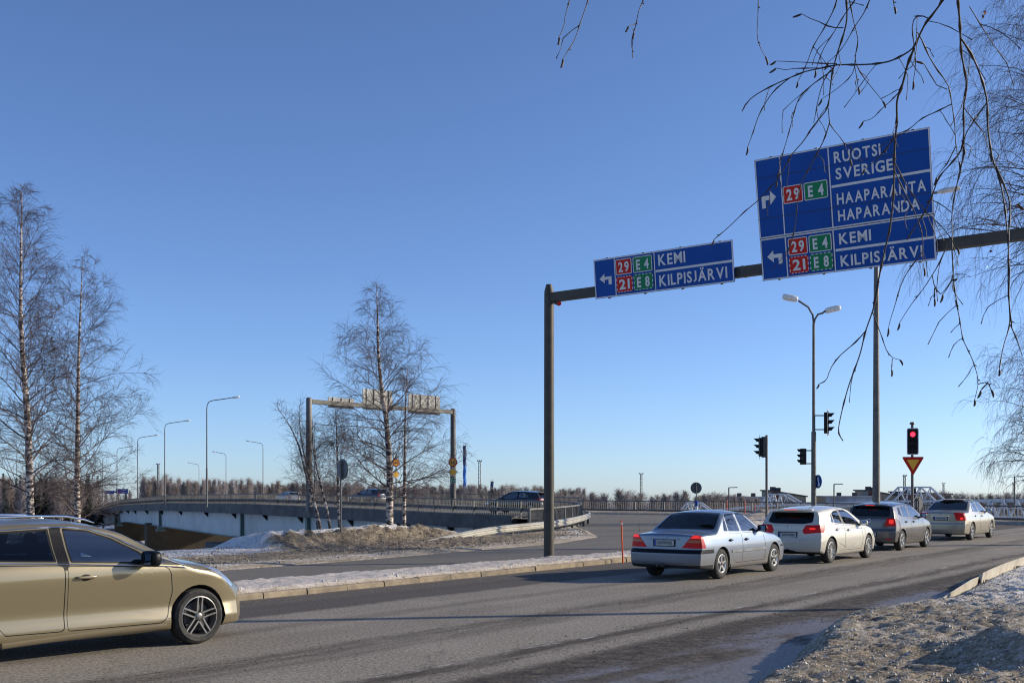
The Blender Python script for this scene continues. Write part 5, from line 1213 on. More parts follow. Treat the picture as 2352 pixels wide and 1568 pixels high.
def place_far(kind, px, pytop, Y, zb_, label, group, rgn, wf=1.0):
    t, c = kind; x = (px - 512) / F * Y; zt = EH + (HZ - pytop) / F * Y; zb_ -= SLOPE * Y * .8; s = max(.2, (zt - zb_)) / (10 if kind in FT else 12)
    o = thing('spruce_tree' if kind in SP else 'bare_tree', label, 'tree', (x, Y, zb_), rgn.uniform(0, 6.28), group); o.scale = (s * wf, s * wf, s)
    a = link('trunk', t, o); b_ = link('crown', c, o); return o
rg = random.Random(77)
# hand-placed trees visible singly above the railing on the right: (px, top py, kind)
for px, py, kd, wf, fx in ((580, 493, 0, 1, 'left of the lattice mast by the railing corner'), (592, 490.5, 2, 1, 'pointed, just right of the railing corner'), (604, 491.5, 1, .9, 'low, second from the railing corner'), (619, 487, 4, 1.2, 'round-topped and dense, left of the lattice mast'), (626, 489, 3, 1.0, 'round-topped, touching the dense one'), (641, 491, 1, 1.1, 'at the foot of the lattice mast'), (652, 494, 0, 1, 'small, right of the lattice mast'), (664, 492, 2, .9, 'slim, left of the round sign back'), (676, 489, 0, 1, 'pale, nearest left of the round sign back'), (685, 489, 2, 1.1, 'pale, behind the round sign back'), (704, 492, 4, .9, 'small, right of the round sign back'), (714, 490.5, 5, 1.2, 'wide pale crown between sign back and lamp post'), (735, 494.5, 2, .8, 'tiny, left of the low flat-roofed house')):
    place_far(FT[kd], px, py, 260, -3.9, 'bare tree beyond the junction railing, ' + fx, 'bare trees beyond the junction railing', rg, wf * 1.55)
for px, py, kd in ((932, 491, 1), (940, 489.5, 3), (948, 491, 4), (956, 492, 1), (963, 491.5, 3), (972, 493, 5), (981, 492, 1), (990, 491.5, 4), (999, 492.5, 3), (1008, 491, 1), (1017, 491.5, 3), (1027, 491, 4), (1036, 492, 1)):
    place_far(FT[kd], px, py, 240, -3.9, 'brownish bare tree in the row above the white truss bridge at the far right', 'bare trees above the white truss bridge', rg, 1.6)
for k in range(46):
    px = rg.uniform(566, 760); place_far(FT[rg.randrange(6)], px, rg.uniform(492.5, 497.5), rg.uniform(270, 420), -3.6, 'low bare tree of the thin row behind the junction railing', 'low bare trees behind the junction railing', rg, rg.uniform(1.2, 2.2))
i = 0; px = 250.0
while px < 585:
    py = 481 + 7 * ((px - 250) / 330) + rg.uniform(-3.6, 3.5); place_far(FT[rg.choice((0, 2, 1, 0, 2, 3))], px, py, rg.uniform(420, 470), -3.3, 'bare tree in the far treeline seen over the bridge railing', 'far treeline over the bridge railing', rg, 1.3); px += rg.uniform(2.0, 3.6)
px = 142.0
while px < 252:
    py = (476 if px < 172 else 479.5) + rg.uniform(-4.5, 4.5); place_far(FT[rg.choice((0, 2, 0, 2, 4))], px, py, rg.uniform(300, 340), -3.6, 'bare tree of the grove standing behind the bridge lamps', 'grove behind the bridge lamps', rg, 1.0); px += rg.uniform(1.8, 3.2)
px = -14.0
while px < 98:
    if rg.random() < .24: place_far(SP[rg.randrange(2)], px, 476 + rg.uniform(-7, 8), rg.uniform(215, 250), -3.9, 'dark spruce in the wood behind the two tall birches', 'spruces behind the tall birches', rg, 1.0)
    else: place_far(FT[rg.choice((0, 1, 2, 3))], px, 480 + rg.uniform(-6, 6), rg.uniform(210, 260), -3.9, 'bare tree in the wood behind the two tall birches', 'bare wood behind the tall birches', rg, 1.1)
    px += rg.uniform(1.3, 2.6)
for px in (97, 101, 106, 112, 118, 125, 130): place_far(FT[rg.randrange(6)], px, 491 + rg.uniform(-3, 3), rg.uniform(320, 350), -3.6, 'low bare tree beside the far blue sign gantry', 'low trees by the far blue gantry', rg, 1.0)
# ------------------------------------------------------------------ far structures
def lattice(px, pyt, Y, zb_, w_, lab, heads=3):
    x = (px - 512) / F * Y; zt = EH + (HZ - pyt) / F * Y; zb_ -= SLOPE * Y; w_ *= .45; h = zt - zb_; rt = thing('lattice_mast', lab, 'mast', (x, Y, zb_)); mb = MB(); n = int(h / (w_ * 1.6))
    for sx_, sy_ in ((-1, -1), (1, -1), (1, 1), (-1, 1)): mb.bar((sx_ * w_ / 2, sy_ * w_ / 2, 0), (sx_ * w_ / 2 * .8, sy_ * w_ / 2 * .8, h), w_ * .2, w_ * .2)
    for k in range(n):
        z0, z1 = h * k / n, h * (k + 1) / n; s = 1 if k % 2 else -1
        mb.bar((s * w_ / 2, -w_ / 2, z0), (-s * w_ / 2 * .9, -w_ / 2, z1), w_ * .13, w_ * .13); mb.bar((w_ / 2, s * w_ / 2, z0), (w_ / 2 * .9, -s * w_ / 2, z1), w_ * .13, w_ * .13)
    mb.build('frame', M['galv'], rt)
    mb = MB(); mb.box((0, 0, h + .1), (w_ * 2.2, w_ * 1.8, w_ * .25))
    for k in range(heads): mb.box((w_ * (-.8 + 1.6 * k / max(1, heads - 1)), -w_ * .6, h + w_ * .45), (w_ * .4, w_ * .3, w_ * .5))
    mb.build('floodlights', M['galv'], rt)
lattice(479.6, 461, 500, -3.3, 2.2, 'tall lattice floodlight mast between the two blue chimneys'); lattice(641.2, 473.5, 380, -3.5, 1.5, 'lattice mast above the bare trees, right of the gantry post', 2)
lattice(904.5, 475.5, 420, -3.5, 1.6, 'lattice mast left of the truss hump behind the red light'); lattice(943.5, 483, 430, -3.5, 1.2, 'shorter lattice mast right of the truss hump', 2); lattice(1013.5, 482.5, 430, -3.5, 1.1, 'lattice mast faint behind the weeping birch', 2)
lattice(158.2, 464, 520, -3.3, 1.8, 'floodlight mast between the bridge lamps at the left')
M['chim_dark'] = simple('chimney_navy', (.018, .045, .13), .5, 0, .15, .1); M['chim_blue'] = simple('chimney_blue', (.03, .17, .52), .5, 0, .1, .1)
def chimney(px, pyt, wpx, Y, lab, split):
    x = (px - 512) / F * Y; zt = EH + (HZ - pyt) / F * Y; zb_ = -3.0 - SLOPE * Y; h = zt - zb_; w_ = wpx / F * Y; rt = thing('chimney', lab, 'chimney', (x, Y, zb_))
    for nm, z0, z1, mt in (('lower_shaft', 0, h * split[0], 'chim_dark'), ('middle_shaft', h * split[0], h * split[1], 'chim_blue'), ('upper_shaft', h * split[1], h, 'chim_dark')):
        mb = MB(); mb.tube([(0, 0, z0), (0, 0, z1)], w_ * .40, 16)
        for s in (0, 2.1, 4.2):
            pts = [(math.cos(s + z * .22) * w_ * .40, math.sin(s + z * .22) * w_ * .40, z) for z in np.linspace(z0, z1, 18)]; mb.tube(pts, w_ * .12, 6)
        mb.build(nm, M[mt], rt, smooth=50)
    mb = MB(); mb.box((0, 0, h + .3), (w_ * .95, w_ * .95, .5))
    for a in (-.3, .1, .3): mb.tube([(a * w_, 0, h), (a * w_, 0, h + w_ * .9)], w_ * .03, 5)
    mb.build('top_platform', M['blackmatt'], rt)
chimney(464.7, 446, 3.7, 800, 'tall blue twisted chimney right of the bridge gantry', (.28, .68)); chimney(492, 481.5, 3.4, 800, 'short blue chimney left of the tall grey gantry post', (.2, .6))
# houses far right
M['beige'] = simple('beige_render', (.36, .29, .21), .85, 0, .1, .5); M['roofsnow'] = simple('snowy_roof', (.38, .38, .40), .8, 0, .25, .3, dirt=(.13, .12, .12)); M['redbrown'] = simple('redbrown_cladding', (.13, .045, .03), .8, 0, .12, .5)
M['darkroof'] = simple('dark_roof', (.05, .045, .045), .7, 0, .2, .5); M['winglass'] = simple('house_window', (.04, .05, .06), .15, 0, .3, 1)
def house(lab, Y, x0, x1, yt0, yt1, style):
    """picture columns x0..x1; roof line rows yt0 (left) yt1 (right)"""
    X0, X1 = (x0 - 512) / F * Y, (x1 - 512) / F * Y; z0, z1 = EH + (HZ - yt0) / F * Y, EH + (HZ - yt1) / F * Y; zb_ = -4.0 - SLOPE * Y; dp = 14; rt = thing('house', lab, 'house', (X0, Y, zb_)); W_ = X1 - X0; a, b_ = z0 - zb_, z1 - zb_
    mb = MB(); mb.add([(0, 0, 0), (W_, 0, 0), (W_, 0, b_), (0, 0, a), (0, dp, 0), (W_, dp, 0), (W_, dp, b_), (0, dp, a)], [(0, 1, 2, 3), (5, 4, 7, 6), (0, 3, 7, 4), (1, 5, 6, 2), (0, 4, 5, 1)]); mb.build('wall', M['beige'], rt)
    o_ = .5; mb = MB(); mb.add([(-o_, -o_, a + .02), (W_ + o_, -o_, b_ + .02), (W_ + o_, dp + o_, b_ + .02), (-o_, dp + o_, a + .02), (-o_, -o_, a + .4), (W_ + o_, -o_, b_ + .4), (W_ + o_, dp + o_, b_ + .4), (-o_, dp + o_, a + .4)], [(0, 1, 2, 3), (7, 6, 5, 4), (0, 4, 5, 1), (1, 5, 6, 2), (2, 6, 7, 3), (3, 7, 4, 0)]); rf = mb.build('roof', M['darkroof'] if style == 'tall' else M['roofsnow'], rt)
    if style == 'low':
        mb = MB(); hh = min(a, b_); mb.add([(-.3, -.6, hh - 2.6), (W_ + .3, -.6, hh - 2.6), (W_ + .3, -.02, hh - .1), (-.3, -.02, hh - .1)], [(0, 1, 2, 3)]); mb.build('lean_to_roof', M['roofsnow'], rt)
        for k in (.3, .62): mb = MB(); mb.box((W_ * k, 3, (a + b_) / 2 + .9), (1.2, 1.2, 1.2)); mb.build('vent', M['darkroof'], rt)
    else:
        mb = MB(); mb.box((W_ * .10, -.13, a * .62), (W_ * .22, .2, a * .70)); mb.build('cladding', M['redbrown'], rt)
        for k in (.12, .27): mb = MB(); mb.box((W_ * k, 4, a * (1 - k) + b_ * k + .9), (1.5, 1.5, 1.4)); mb.build('vent', M['darkroof'], rt)
    nw = max(3, int(W_ / 2.6))
    for k in range(nw):
        for zz in ((.45,) if style == 'low' else (.35, .70)):
            f = (k + .5) / nw; hh = a * (1 - f) + b_ * f
            if style == 'tall' and f < .25: continue
            mb = MB(); mb.box((W_ * f, -.04, hh * zz), (1.0, .06, 1.2)); mb.build('window', M['winglass'], rt)
house('low flat-roofed beige house behind the dark railing, left of the thin signal pole', 350, 728, 772, 497.2, 497.4, 'low'); house('taller beige house with mono-pitch roof, right of the thin signal pole', 356, 771.5, 806, 490.5, 496.5, 'tall')
house('low flat-roofed beige house between the double lamp and the tall lamp pole', 350, 827, 876, 496.6, 496.8, 'low'); house('taller beige house with mono-pitch roof just behind the tall lamp pole', 356, 868.5, 899, 490.3, 495.8, 'tall'); house('beige house with dark roof behind the white truss hump', 352, 905, 951, 491.9, 494.2, 'tall')
for px, py, Y, lab in ((728.8, 493.5 - 6.6, 120, 'small lamp post left of the low flat-roofed house'), (834, 483.6, 120, 'small lamp post right of the double-headed lamp'), (1014.5, 476, 110, 'thin lamp post behind the weeping birch at right')):
    x = (px - 512) / F * Y; h = EH + (HZ - py) / F * Y + 6; mb = MB(); mb.tube([(0, 0, 0), (0, 0, h)], .07, 8); mb.bar((0, 0, h), (.9, -.1, h + .02), .25, .09); tag(mb.build('lamp_post', M['galv_dark'], None, None, (x, Y, -6)), lab, 'lamp post')
# white steel truss footbridge
M['truss'] = simple('truss_white', (.36, .39, .43), .5, 0, .06, .8)
def TY(px): return float(np.interp(px, [640, 1030], [205, 132]))
tb = thing('truss_bridge', 'white steel truss footbridge beyond the dark railing at the right', 'bridge', P(760, 505, TY(760))); TO = np.array(tb.location)
def tp(px, py, off=0.0): p = np.array(P(px, py, TY(px))); p[1] += off; return p - TO
def tmem(mb, pts, w_=.28):
    w_ *= .6
    for off in (0, 3.6):
        for a, b_ in zip(pts[:-1], pts[1:]): mb.bar(tp(*a, off), tp(*b_, off), w_, w_)
mb = MB(); tmem(mb, [(640, 516.5), (700, 511.3), (760, 505.6), (830, 503), (892, 500.8), (940, 500.6), (985, 500.6), (1060, 500.6)], .38); mb.build('deck_chord', M['truss'], tb)
mb = MB()
for (a0, a1, b0, b1, t_, bt) in ((766, 772.5, 787.5, 806, 493.6, 504.5), (893, 907.5, 930.5, 946.5, 486.6, 500.8), (683, 690, 702, 714, 502.2, 511)):
    mb = MB(); tmem(mb, [(a0, bt), (a1, t_), (b0, t_), (b1, bt)], .34); m1 = (a1 * .5 + b0 * .5); nd = 6
    tmem(mb, [(a1, t_), (a1 * .7 + b0 * .3, bt), (m1, t_), (a1 * .3 + b0 * .7, bt), (b0, t_)], .16); tmem(mb, [(a1, t_), (a1, bt)], .16); tmem(mb, [(b0, t_), (b0, bt)], .16); tmem(mb, [(a1, t_ * .5 + bt * .5), (b0, t_ * .5 + bt * .5)], .12)
    for px in (a1, b0): mb.bar(tp(px, t_), tp(px, t_, 3.6), .2, .2)
    mb.build('portal_truss', M['truss'], tb)
mb = MB(); tmem(mb, [(952, 500.6), (1060, 498.6)], .34); tmem(mb, [(952, 515.5), (1060, 517.5)], .34); k = 0
xs_ = np.linspace(954, 1060, 16)
for i in range(15):
    x0, x1 = xs_[i], xs_[i + 1]; t_, bt = 500, 516
    tmem(mb, [(x0, t_ if i % 2 else bt), (x1, bt if i % 2 else t_)], .26)
    if i % 2: tmem(mb, [(x0, t_), (x0, bt)], .14)
tmem(mb, [(952, 508), (1060, 508)], .12); mb.build('side_truss', M['truss'], tb)
mb = MB(); tmem(mb, [(640, 520), (760, 509.5), (892, 504.5), (952, 504)], .14)
for px in np.linspace(645, 948, 70): tmem(mb, [(px, np.interp(px, [640, 700, 760, 830, 892, 952], [516.5, 511.3, 505.6, 503, 500.8, 500.6])), (px, np.interp(px, [640, 760, 892, 952], [520, 509.5, 504.5, 504]))], .08)
mb.build('handrail', M['truss'], tb)
# far blue gantry on the left
Y = 300; x0 = (86 - 512) / F * Y; fg = thing('sign_gantry', 'far dark sign gantry on the left, carrying two small blue signs', 'gantry', (x0, Y, -6.5)); zt = P(0, 491.3, Y)[2] + 6.5
xe = (126 - 86) / F * Y; mb = MB(); mb.bar((0, 0, zt), (xe, 0, zt), .4, .45); mb.build('beam', M['galv_dark'], fg)
for u in (0, xe): mb = MB(); mb.tube([(u, 0, -1), (u, 0, zt + .3)], .22, 10); mb.build('post', M['galv_dark'], fg)
for a, b_, t_, bt, lab in ((105, 114.2, 489.8, 493, 'small blue sign left on the far gantry'), (115.8, 128, 488.2, 492.9, 'larger blue sign right on the far gantry, with red route patches')):
    p0 = P(a, bt, Y - .5); p1 = P(b_, t_, Y - .5); W_, H_ = p1[0] - p0[0], p1[2] - p0[2]; rt = thing('direction_sign', lab, 'road sign', p0)
    mb = MB(); mb.box((W_ / 2, 0, H_ / 2), (W_, .1, H_)); mb.build('panel', M['signblue'], rt)
    mb = MB(); 
    for r_ in range(2 if H_ > 1 else 1):
        mb.box((W_ * .32, -.06, H_ * (.72 - .45 * r_)), (W_ * .12, .02, H_ * .22)); 
    mb.build('route_badge', M['signred'], rt)
    mb = MB()
    for r_ in range(2 if H_ > 1 else 1):
        for k in range(5): mb.box((W_ * (.52 + .08 * k), -.06, H_ * (.72 - .45 * r_)), (W_ * .05, .02, H_ * .14))
    mb.build('lettering', M['white'], rt)
# ------------------------------------------------------------------ cars
def smooth_interp(pts, sm=.04):
    xs_ = np.array([p[0] for p in pts], float); ys_ = np.array([p[1] for p in pts], float)
    g = np.linspace(xs_[0] - .3, xs_[-1] + .3, 1200); v = np.interp(g, xs_, ys_); k = max(1, int(sm / (g[1] - g[0]))); ker = np.hanning(2 * k + 3); ker /= ker.sum(); e = np.concatenate([np.full(k + 1, v[0]), v, np.full(k + 1, v[-1])]); v = np.convolve(e, ker, 'valid')
    return lambda x: float(np.interp(x, g, v))
def round_poly(p, r, n=3):
    out = []; m_ = len(p)
    for i in range(m_):
        a, b, c = Vector(p[i - 1]), Vector(p[i]), Vector(p[(i + 1) % m_]); u, v = (a - b), (c - b); rr = min(r if not hasattr(r, '__len__') else r[i], u.length * .45, v.length * .45); u.normalize(); v.normalize(); s, e = b + u * rr, b + v * rr
        for k in range(n + 1):
            t = k / n; out.append(tuple(s * (1 - t) ** 2 + b * 2 * t * (1 - t) + e * t ** 2))
    return out
def side_planes(poly):
    c = Vector((sum(p[0] for p in poly) / len(poly), sum(p[1] for p in poly) / len(poly))); out = []
    for i in range(len(poly)):
        a, b = Vector(poly[i]), Vector(poly[(i + 1) % len(poly)]); d = b - a
        if d.length < 1e-5: continue
        n = Vector((d.y, -d.x)).normalized()
        if n.dot(c - a) > 0: n = -n
        out.append((a, n))
    return [(Vector((a.x, 0, a.y)), Vector((n.x, 0, n.y))) for a, n in out]
def rear_planes(poly):      # poly in (y,z)
    return [(Vector((0, co.x, co.z)), Vector((0, no.x, no.z))) for co, no in side_planes(poly)]
def cut(bm, faces, planes):
    cur = [f for f in faces if f.is_valid]
    for co, no in planes:
        if not cur: return []
        es = set(); vs = set()
        for f in cur: es.update(f.edges); vs.update(f.verts)
        res = bmesh.ops.bisect_plane(bm, geom=cur + list(es) + list(vs), dist=1e-5, plane_co=co, plane_no=no)
        fs = [g for g in res['geom'] if isinstance(g, bmesh.types.BMFace) and g.is_valid]
        cur = [f for f in fs if (f.calc_center_median() - co).dot(no) < 0]
    return cur

class Car:
    def __init__(s, sp):
        s.sp = sp; L, W = sp['L'], sp['W']
        s.H = smooth_interp(sp['top'], sp.get('topsm', .05)); s.f = smooth_interp(sp['sec'], sp.get('secsm', .05)); s.wx = smooth_interp(sp['plan'], .25); s.xr = smooth_interp(sp['rear'], .03); s.xf = smooth_interp(sp['front'], .03); s.zb = smooth_interp(sp['bot'], .06); s.rad = smooth_interp(sp['rad'], .15)
    def Wd(s, x, z): return s.sp['W'] / 2 * s.wx(x) * s.f(z)
    def mapx(s, x, y, z):
        L, W = s.sp['L'], s.sp['W']; q = min(1, abs(y) / (W / 2)); kr = max(0, 1 - x / .75) ** 2; kf = max(0, 1 - (L - x) / .95) ** 2
        return x + kr * (s.xr(z) + s.sp['cr'] * q ** s.sp.get('crp', 4)) - kf * (s.xf(z) + s.sp['cf'] * q ** s.sp.get('cfp', 3))
    def ring(s, x):
        T = s.H(x); zb_ = s.zb(x); r = min(s.rad(x), (T - zb_) * .4); n1 = 24; pts = []
        pts += [(0, zb_), (.42, zb_), (.45 + .0, zb_)]
        for i in range(n1):
            t = i / (n1 - 1); z = zb_ + (T - r - zb_) * t; yy = s.Wd(x, z)
            if i == 0: yy -= .03
            pts.append((yy, z))
        yc = s.Wd(x, T - r); crown = .035 * yc / .8 + .012
        rr = r * .85
        for i in range(1, 6):
            a = math.pi / 2 * i / 5; pts.append((yc - rr * (1 - math.cos(a)) - .10 * rr * i / 5, T - r + (r - crown) * math.sin(a)))
        yt = pts[-1][0]; fr = [.97, .92, .84, .70, .5, .25, 0]
        for c in fr: pts.append((yt * c, T - crown * c * c))
        return pts, 3 + n1 + 5, fr
    def build(s, root, body_mat, glass, mats):
        sp = s.sp; L = sp['L']
        xs_ = list(np.arange(0, .6, .035)) + list(np.arange(.6, L - .7, .06)) + list(np.arange(L - .7, L + .001, .035)); xs_[-1] = L
        bm = bmesh.new(); rings = []
        for x in xs_:
            pts, nsd, fr = s.ring(x); row = {}
            for sg in (1, -1): row[sg] = []
            for (y, z) in pts:
                a = bm.verts.new((s.mapx(x, y, z), y, z)); b = a if abs(y) < 1e-9 else bm.verts.new((s.mapx(x, y, z), -y, z)); row[1].append(a); row[-1].append(b)
            rings.append((row, pts))
        for (r0, _), (r1, _) in zip(rings[:-1], rings[1:]):
            for sg in (1, -1):
                a, b = r0[sg], r1[sg]
                for i in range(len(a) - 1):
                    q = [a[i], b[i], b[i + 1], a[i + 1]];
                    if sg == -1: q.reverse()
                    bm.faces.new(q)
        for ri, flip in ((0, False), (-1, True)):
            row, pts = rings[ri]; x = xs_[ri]; fr = [1, .97, .92, .84, .70, .5, .25, 0]
            top = len(pts) - 7
            for sg in (1, -1):
                prev = None
                for i in range(3, top):
                    y, z = pts[i]; cur = [row[sg][i]] + [bm.verts.new((s.mapx(x, y * c, z), sg * y * c, z)) for c in fr[1:]]
                    if i == top - 1: cur = [row[sg][i]] + [row[sg][k] for k in range(top, len(pts))]
                    if prev:
                        for k in range(7):
                            q = [prev[k], cur[k], cur[k + 1], prev[k + 1]]
                            if (sg == -1) != flip: q.reverse()
                            try: bm.faces.new(q)
                            except ValueError: pass
                    prev = cur
        bmesh.ops.remove_doubles(bm, verts=bm.verts, dist=1e-5)
        bmesh.ops.recalc_face_normals(bm, faces=bm.faces); bm.normal_update()
        if sum(f.normal.z * f.calc_area() for f in bm.faces if f.calc_center_median().z > sp['Hm'] * .8) < 0: bmesh.ops.reverse_faces(bm, faces=bm.faces); bm.normal_update()
        s.nl = bm.verts.layers.float_vector.new('n0')
        for v in bm.verts: v[s.nl] = v.normal.copy()
        pid = bm.faces.layers.int.new('pid'); s.bm, s.pid = bm, pid; s.parts = {0: 'body'}; s.pm = {0: body_mat}
        # matte underside
        for f in bm.faces:
            if f.calc_center_median().z < .32 and f.normal.z < -.9: f.material_index = 1
        # wheel arches
        for ax in sp['axles']:
            ra = sp['wr'] + sp.get('archgap', .05); zc = sp['wr']
            poly = [(ax + ra * math.cos(a), zc + ra * math.sin(a)) for a in np.linspace(0, 2 * math.pi, 29)[:-1]]
            for sg in (1, -1):
                fs = [f for f in bm.faces if f.calc_center_median().y * sg > .44 and abs(f.calc_center_median().x - ax) < ra + .25 and f.calc_center_median().z < zc + ra + .12]
                ins = cut(bm, fs, side_planes(poly)); bmesh.ops.delete(bm, geom=ins, context='FACES')
        bed = [e for e in bm.edges if e.is_valid and e.is_boundary and any(abs(math.hypot((e.verts[0].co.x + e.verts[1].co.x) / 2 - ax, (e.verts[0].co.z + e.verts[1].co.z) / 2 - sp['wr']) - sp['wr'] - sp.get('archgap', .05)) < .02 for ax in sp['axles'])]
        if bed:
            # small painted lip then dark liner
            r1 = bmesh.ops.extrude_edge_only(bm, edges=bed); nv = [g for g in r1['geom'] if isinstance(g, bmesh.types.BMVert)]
            for v in nv: v.co.y -= math.copysign(.025, v.co.y)
            e2 = [g for g in r1['geom'] if isinstance(g, bmesh.types.BMEdge)]
            for g in r1['geom']:
                if isinstance(g, bmesh.types.BMFace): g.material_index = 1
            r2 = bmesh.ops.extrude_edge_only(bm, edges=[e for e in e2 if all(v in set(nv) for v in e.verts)]); 
            for g in r2['geom']:
                if isinstance(g, bmesh.types.BMVert): g.co.y = math.copysign(.48, g.co.y)
                if isinstance(g, bmesh.types.BMFace): g.material_index = 1
        nid = 1
        def sidefaces(sg, x0, x1, z0, z1): return [f for f in bm.faces if f[pid] == 0 and f.material_index == 0 and f.calc_center_median().y * sg > .2 and abs(f.normal.y) > .25 and x0 < f.calc_center_median().x < x1 and z0 < f.calc_center_median().z < z1]
        def glassify(fs, name, gm, trim, tm=2, depth=-.006):
            nonlocal nid
            fs = [f for f in fs if f.is_valid]
            if not fs: return
            trim = trim * (1.9 if name == 'rear_window' else 1)
            res = bmesh.ops.inset_region(bm, faces=fs, thickness=trim, depth=depth, use_boundary=True, use_even_offset=True)
            for f in res['faces']: f.material_index = tm
            for f in fs:
                if f.is_valid: f[pid] = nid
            s.parts[nid] = name; s.pm[nid] = gm; nid += 1
        for (poly, r_, gm) in sp['windows']:
            for sg in (1, -1):
                p2 = round_poly(poly, r_); xx = [p[0] for p in p2]; zz = [p[1] for p in p2]
                glassify(cut(bm, sidefaces(sg, min(xx) - .15, max(xx) + .15, min(zz) - .12, max(zz) + .12), side_planes(p2)), 'side_window', gm, sp.get('wtrim', .014), sp.get('wtrimmat', 2))
        def endfaces(lo, hi, fwd, nx, z0, z1): return [f for f in bm.faces if f[pid] == 0 and f.material_index == 0 and lo < f.calc_center_median().x < hi and f.normal.x * fwd > nx and z0 < f.calc_center_median().z < z1]
        for key, name, fwd in (('rearwin', 'rear_window', -1), ('windshield', 'windshield', 1)):
            lo, hi, poly, r_, gm = sp[key]; p2 = round_poly(poly, r_); zz = [p[1] for p in p2]
            glassify(cut(bm, endfaces(lo, hi, fwd, .12, min(zz) - .1, max(zz) + .1), rear_planes(p2)), name, gm, .018)
        for name, pl, m_, filt in sp['regions']:       # arbitrary convex regions: lamps, bumpers
            for sg in (1, -1):
                if filt.get('single') and sg == -1: continue
                planes = [(Vector((a[0], a[1] * sg, a[2])), Vector((n[0], n[1] * sg, n[2])).normalized()) for a, n in pl]
                bx = filt.get('x', (-1, 9)); fs = [f for f in bm.faces if f[pid] == 0 and f.material_index == 0 and bx[0] < f.calc_center_median().x < bx[1] and (filt.get('single') or f.calc_center_median().y * sg > -.02) and f.normal.z > -.8]
                fs = cut(bm, fs, planes)
                if not fs: continue
                if filt.get('inset'):
                    res = bmesh.ops.inset_region(bm, faces=fs, thickness=filt['inset'], depth=filt.get('depth', -.002), use_boundary=True, use_even_offset=True)
                    for f in res['faces']: f.material_index = filt.get('insmat', 2)
                if name is None:
                    for f in fs: f.material_index = m_
                else:
                    for f in fs:
                        if f.is_valid: f[pid] = nid
                    s.parts[nid] = name; s.pm[nid] = m_; nid += 1
        for poly, r_ in sp['doors']:
            for sg in (1, -1):
                p2 = round_poly(poly, r_); xx = [p[0] for p in p2]; zz = [p[1] for p in p2]
                fs = cut(bm, sidefaces(sg, min(xx) - .15, max(xx) + .15, min(zz) - .12, max(zz) + .12), side_planes(p2))
                if not fs: continue
                res = bmesh.ops.inset_region(bm, faces=fs, thickness=.009, depth=-.004, use_boundary=True, use_even_offset=True)
                for f in res['faces']: f.material_index = 2
                for f in fs:
                    if f.is_valid: f[pid] = nid
                s.parts[nid] = 'door'; s.pm[nid] = body_mat; nid += 1
        for p0, p1, w_ in sp.get('seams', []):          # thin dark shut lines on the sides
            a, b = Vector(p0), Vector(p1); d = (b - a).normalized(); n = Vector((-d.y, d.x)) * w_ / 2
            poly = [tuple(a + n), tuple(b + n), tuple(b - n), tuple(a - n)]
            for sg in (1, -1):
                for f in cut(bm, sidefaces(sg, min(a.x, b.x) - .15, max(a.x, b.x) + .15, min(a.y, b.y) - .15, max(a.y, b.y) + .15), side_planes(poly)): f.material_index = 2
        # split into objects
        bm.normal_update(); out = {}
        for k, name in s.parts.items():
            fs = [f for f in bm.faces if f[pid] == k]
            if not fs: continue
            vm = {}; co = []; nn = []; fl = []; mi = []
            for f in fs:
                ids = []
                for v in f.verts:
                    if v not in vm: vm[v] = len(co); co.append(v.co[:]); nv_ = v[s.nl]; nn.append(Vector(nv_).normalized()[:] if Vector(nv_).length > .1 else (0, 0, 0))
                    ids.append(vm[v])
                fl.append(ids); mi.append(f.material_index)
            me = bpy.data.meshes.new(name); me.from_pydata(co, [], fl)
            lm = [s.pm[k]] + mats
            for q in lm: me.materials.append(q)
            me.polygons.foreach_set('material_index', [0 if (k != 0 and m_ == 0) else m_ for m_ in mi]); me.polygons.foreach_set('use_smooth', [True] * len(fl)); me.update()
            me.normals_split_custom_set_from_vertices(nn)
            o = link(name, me, root); out.setdefault(name, []).append(o)
        bm.free(); return out

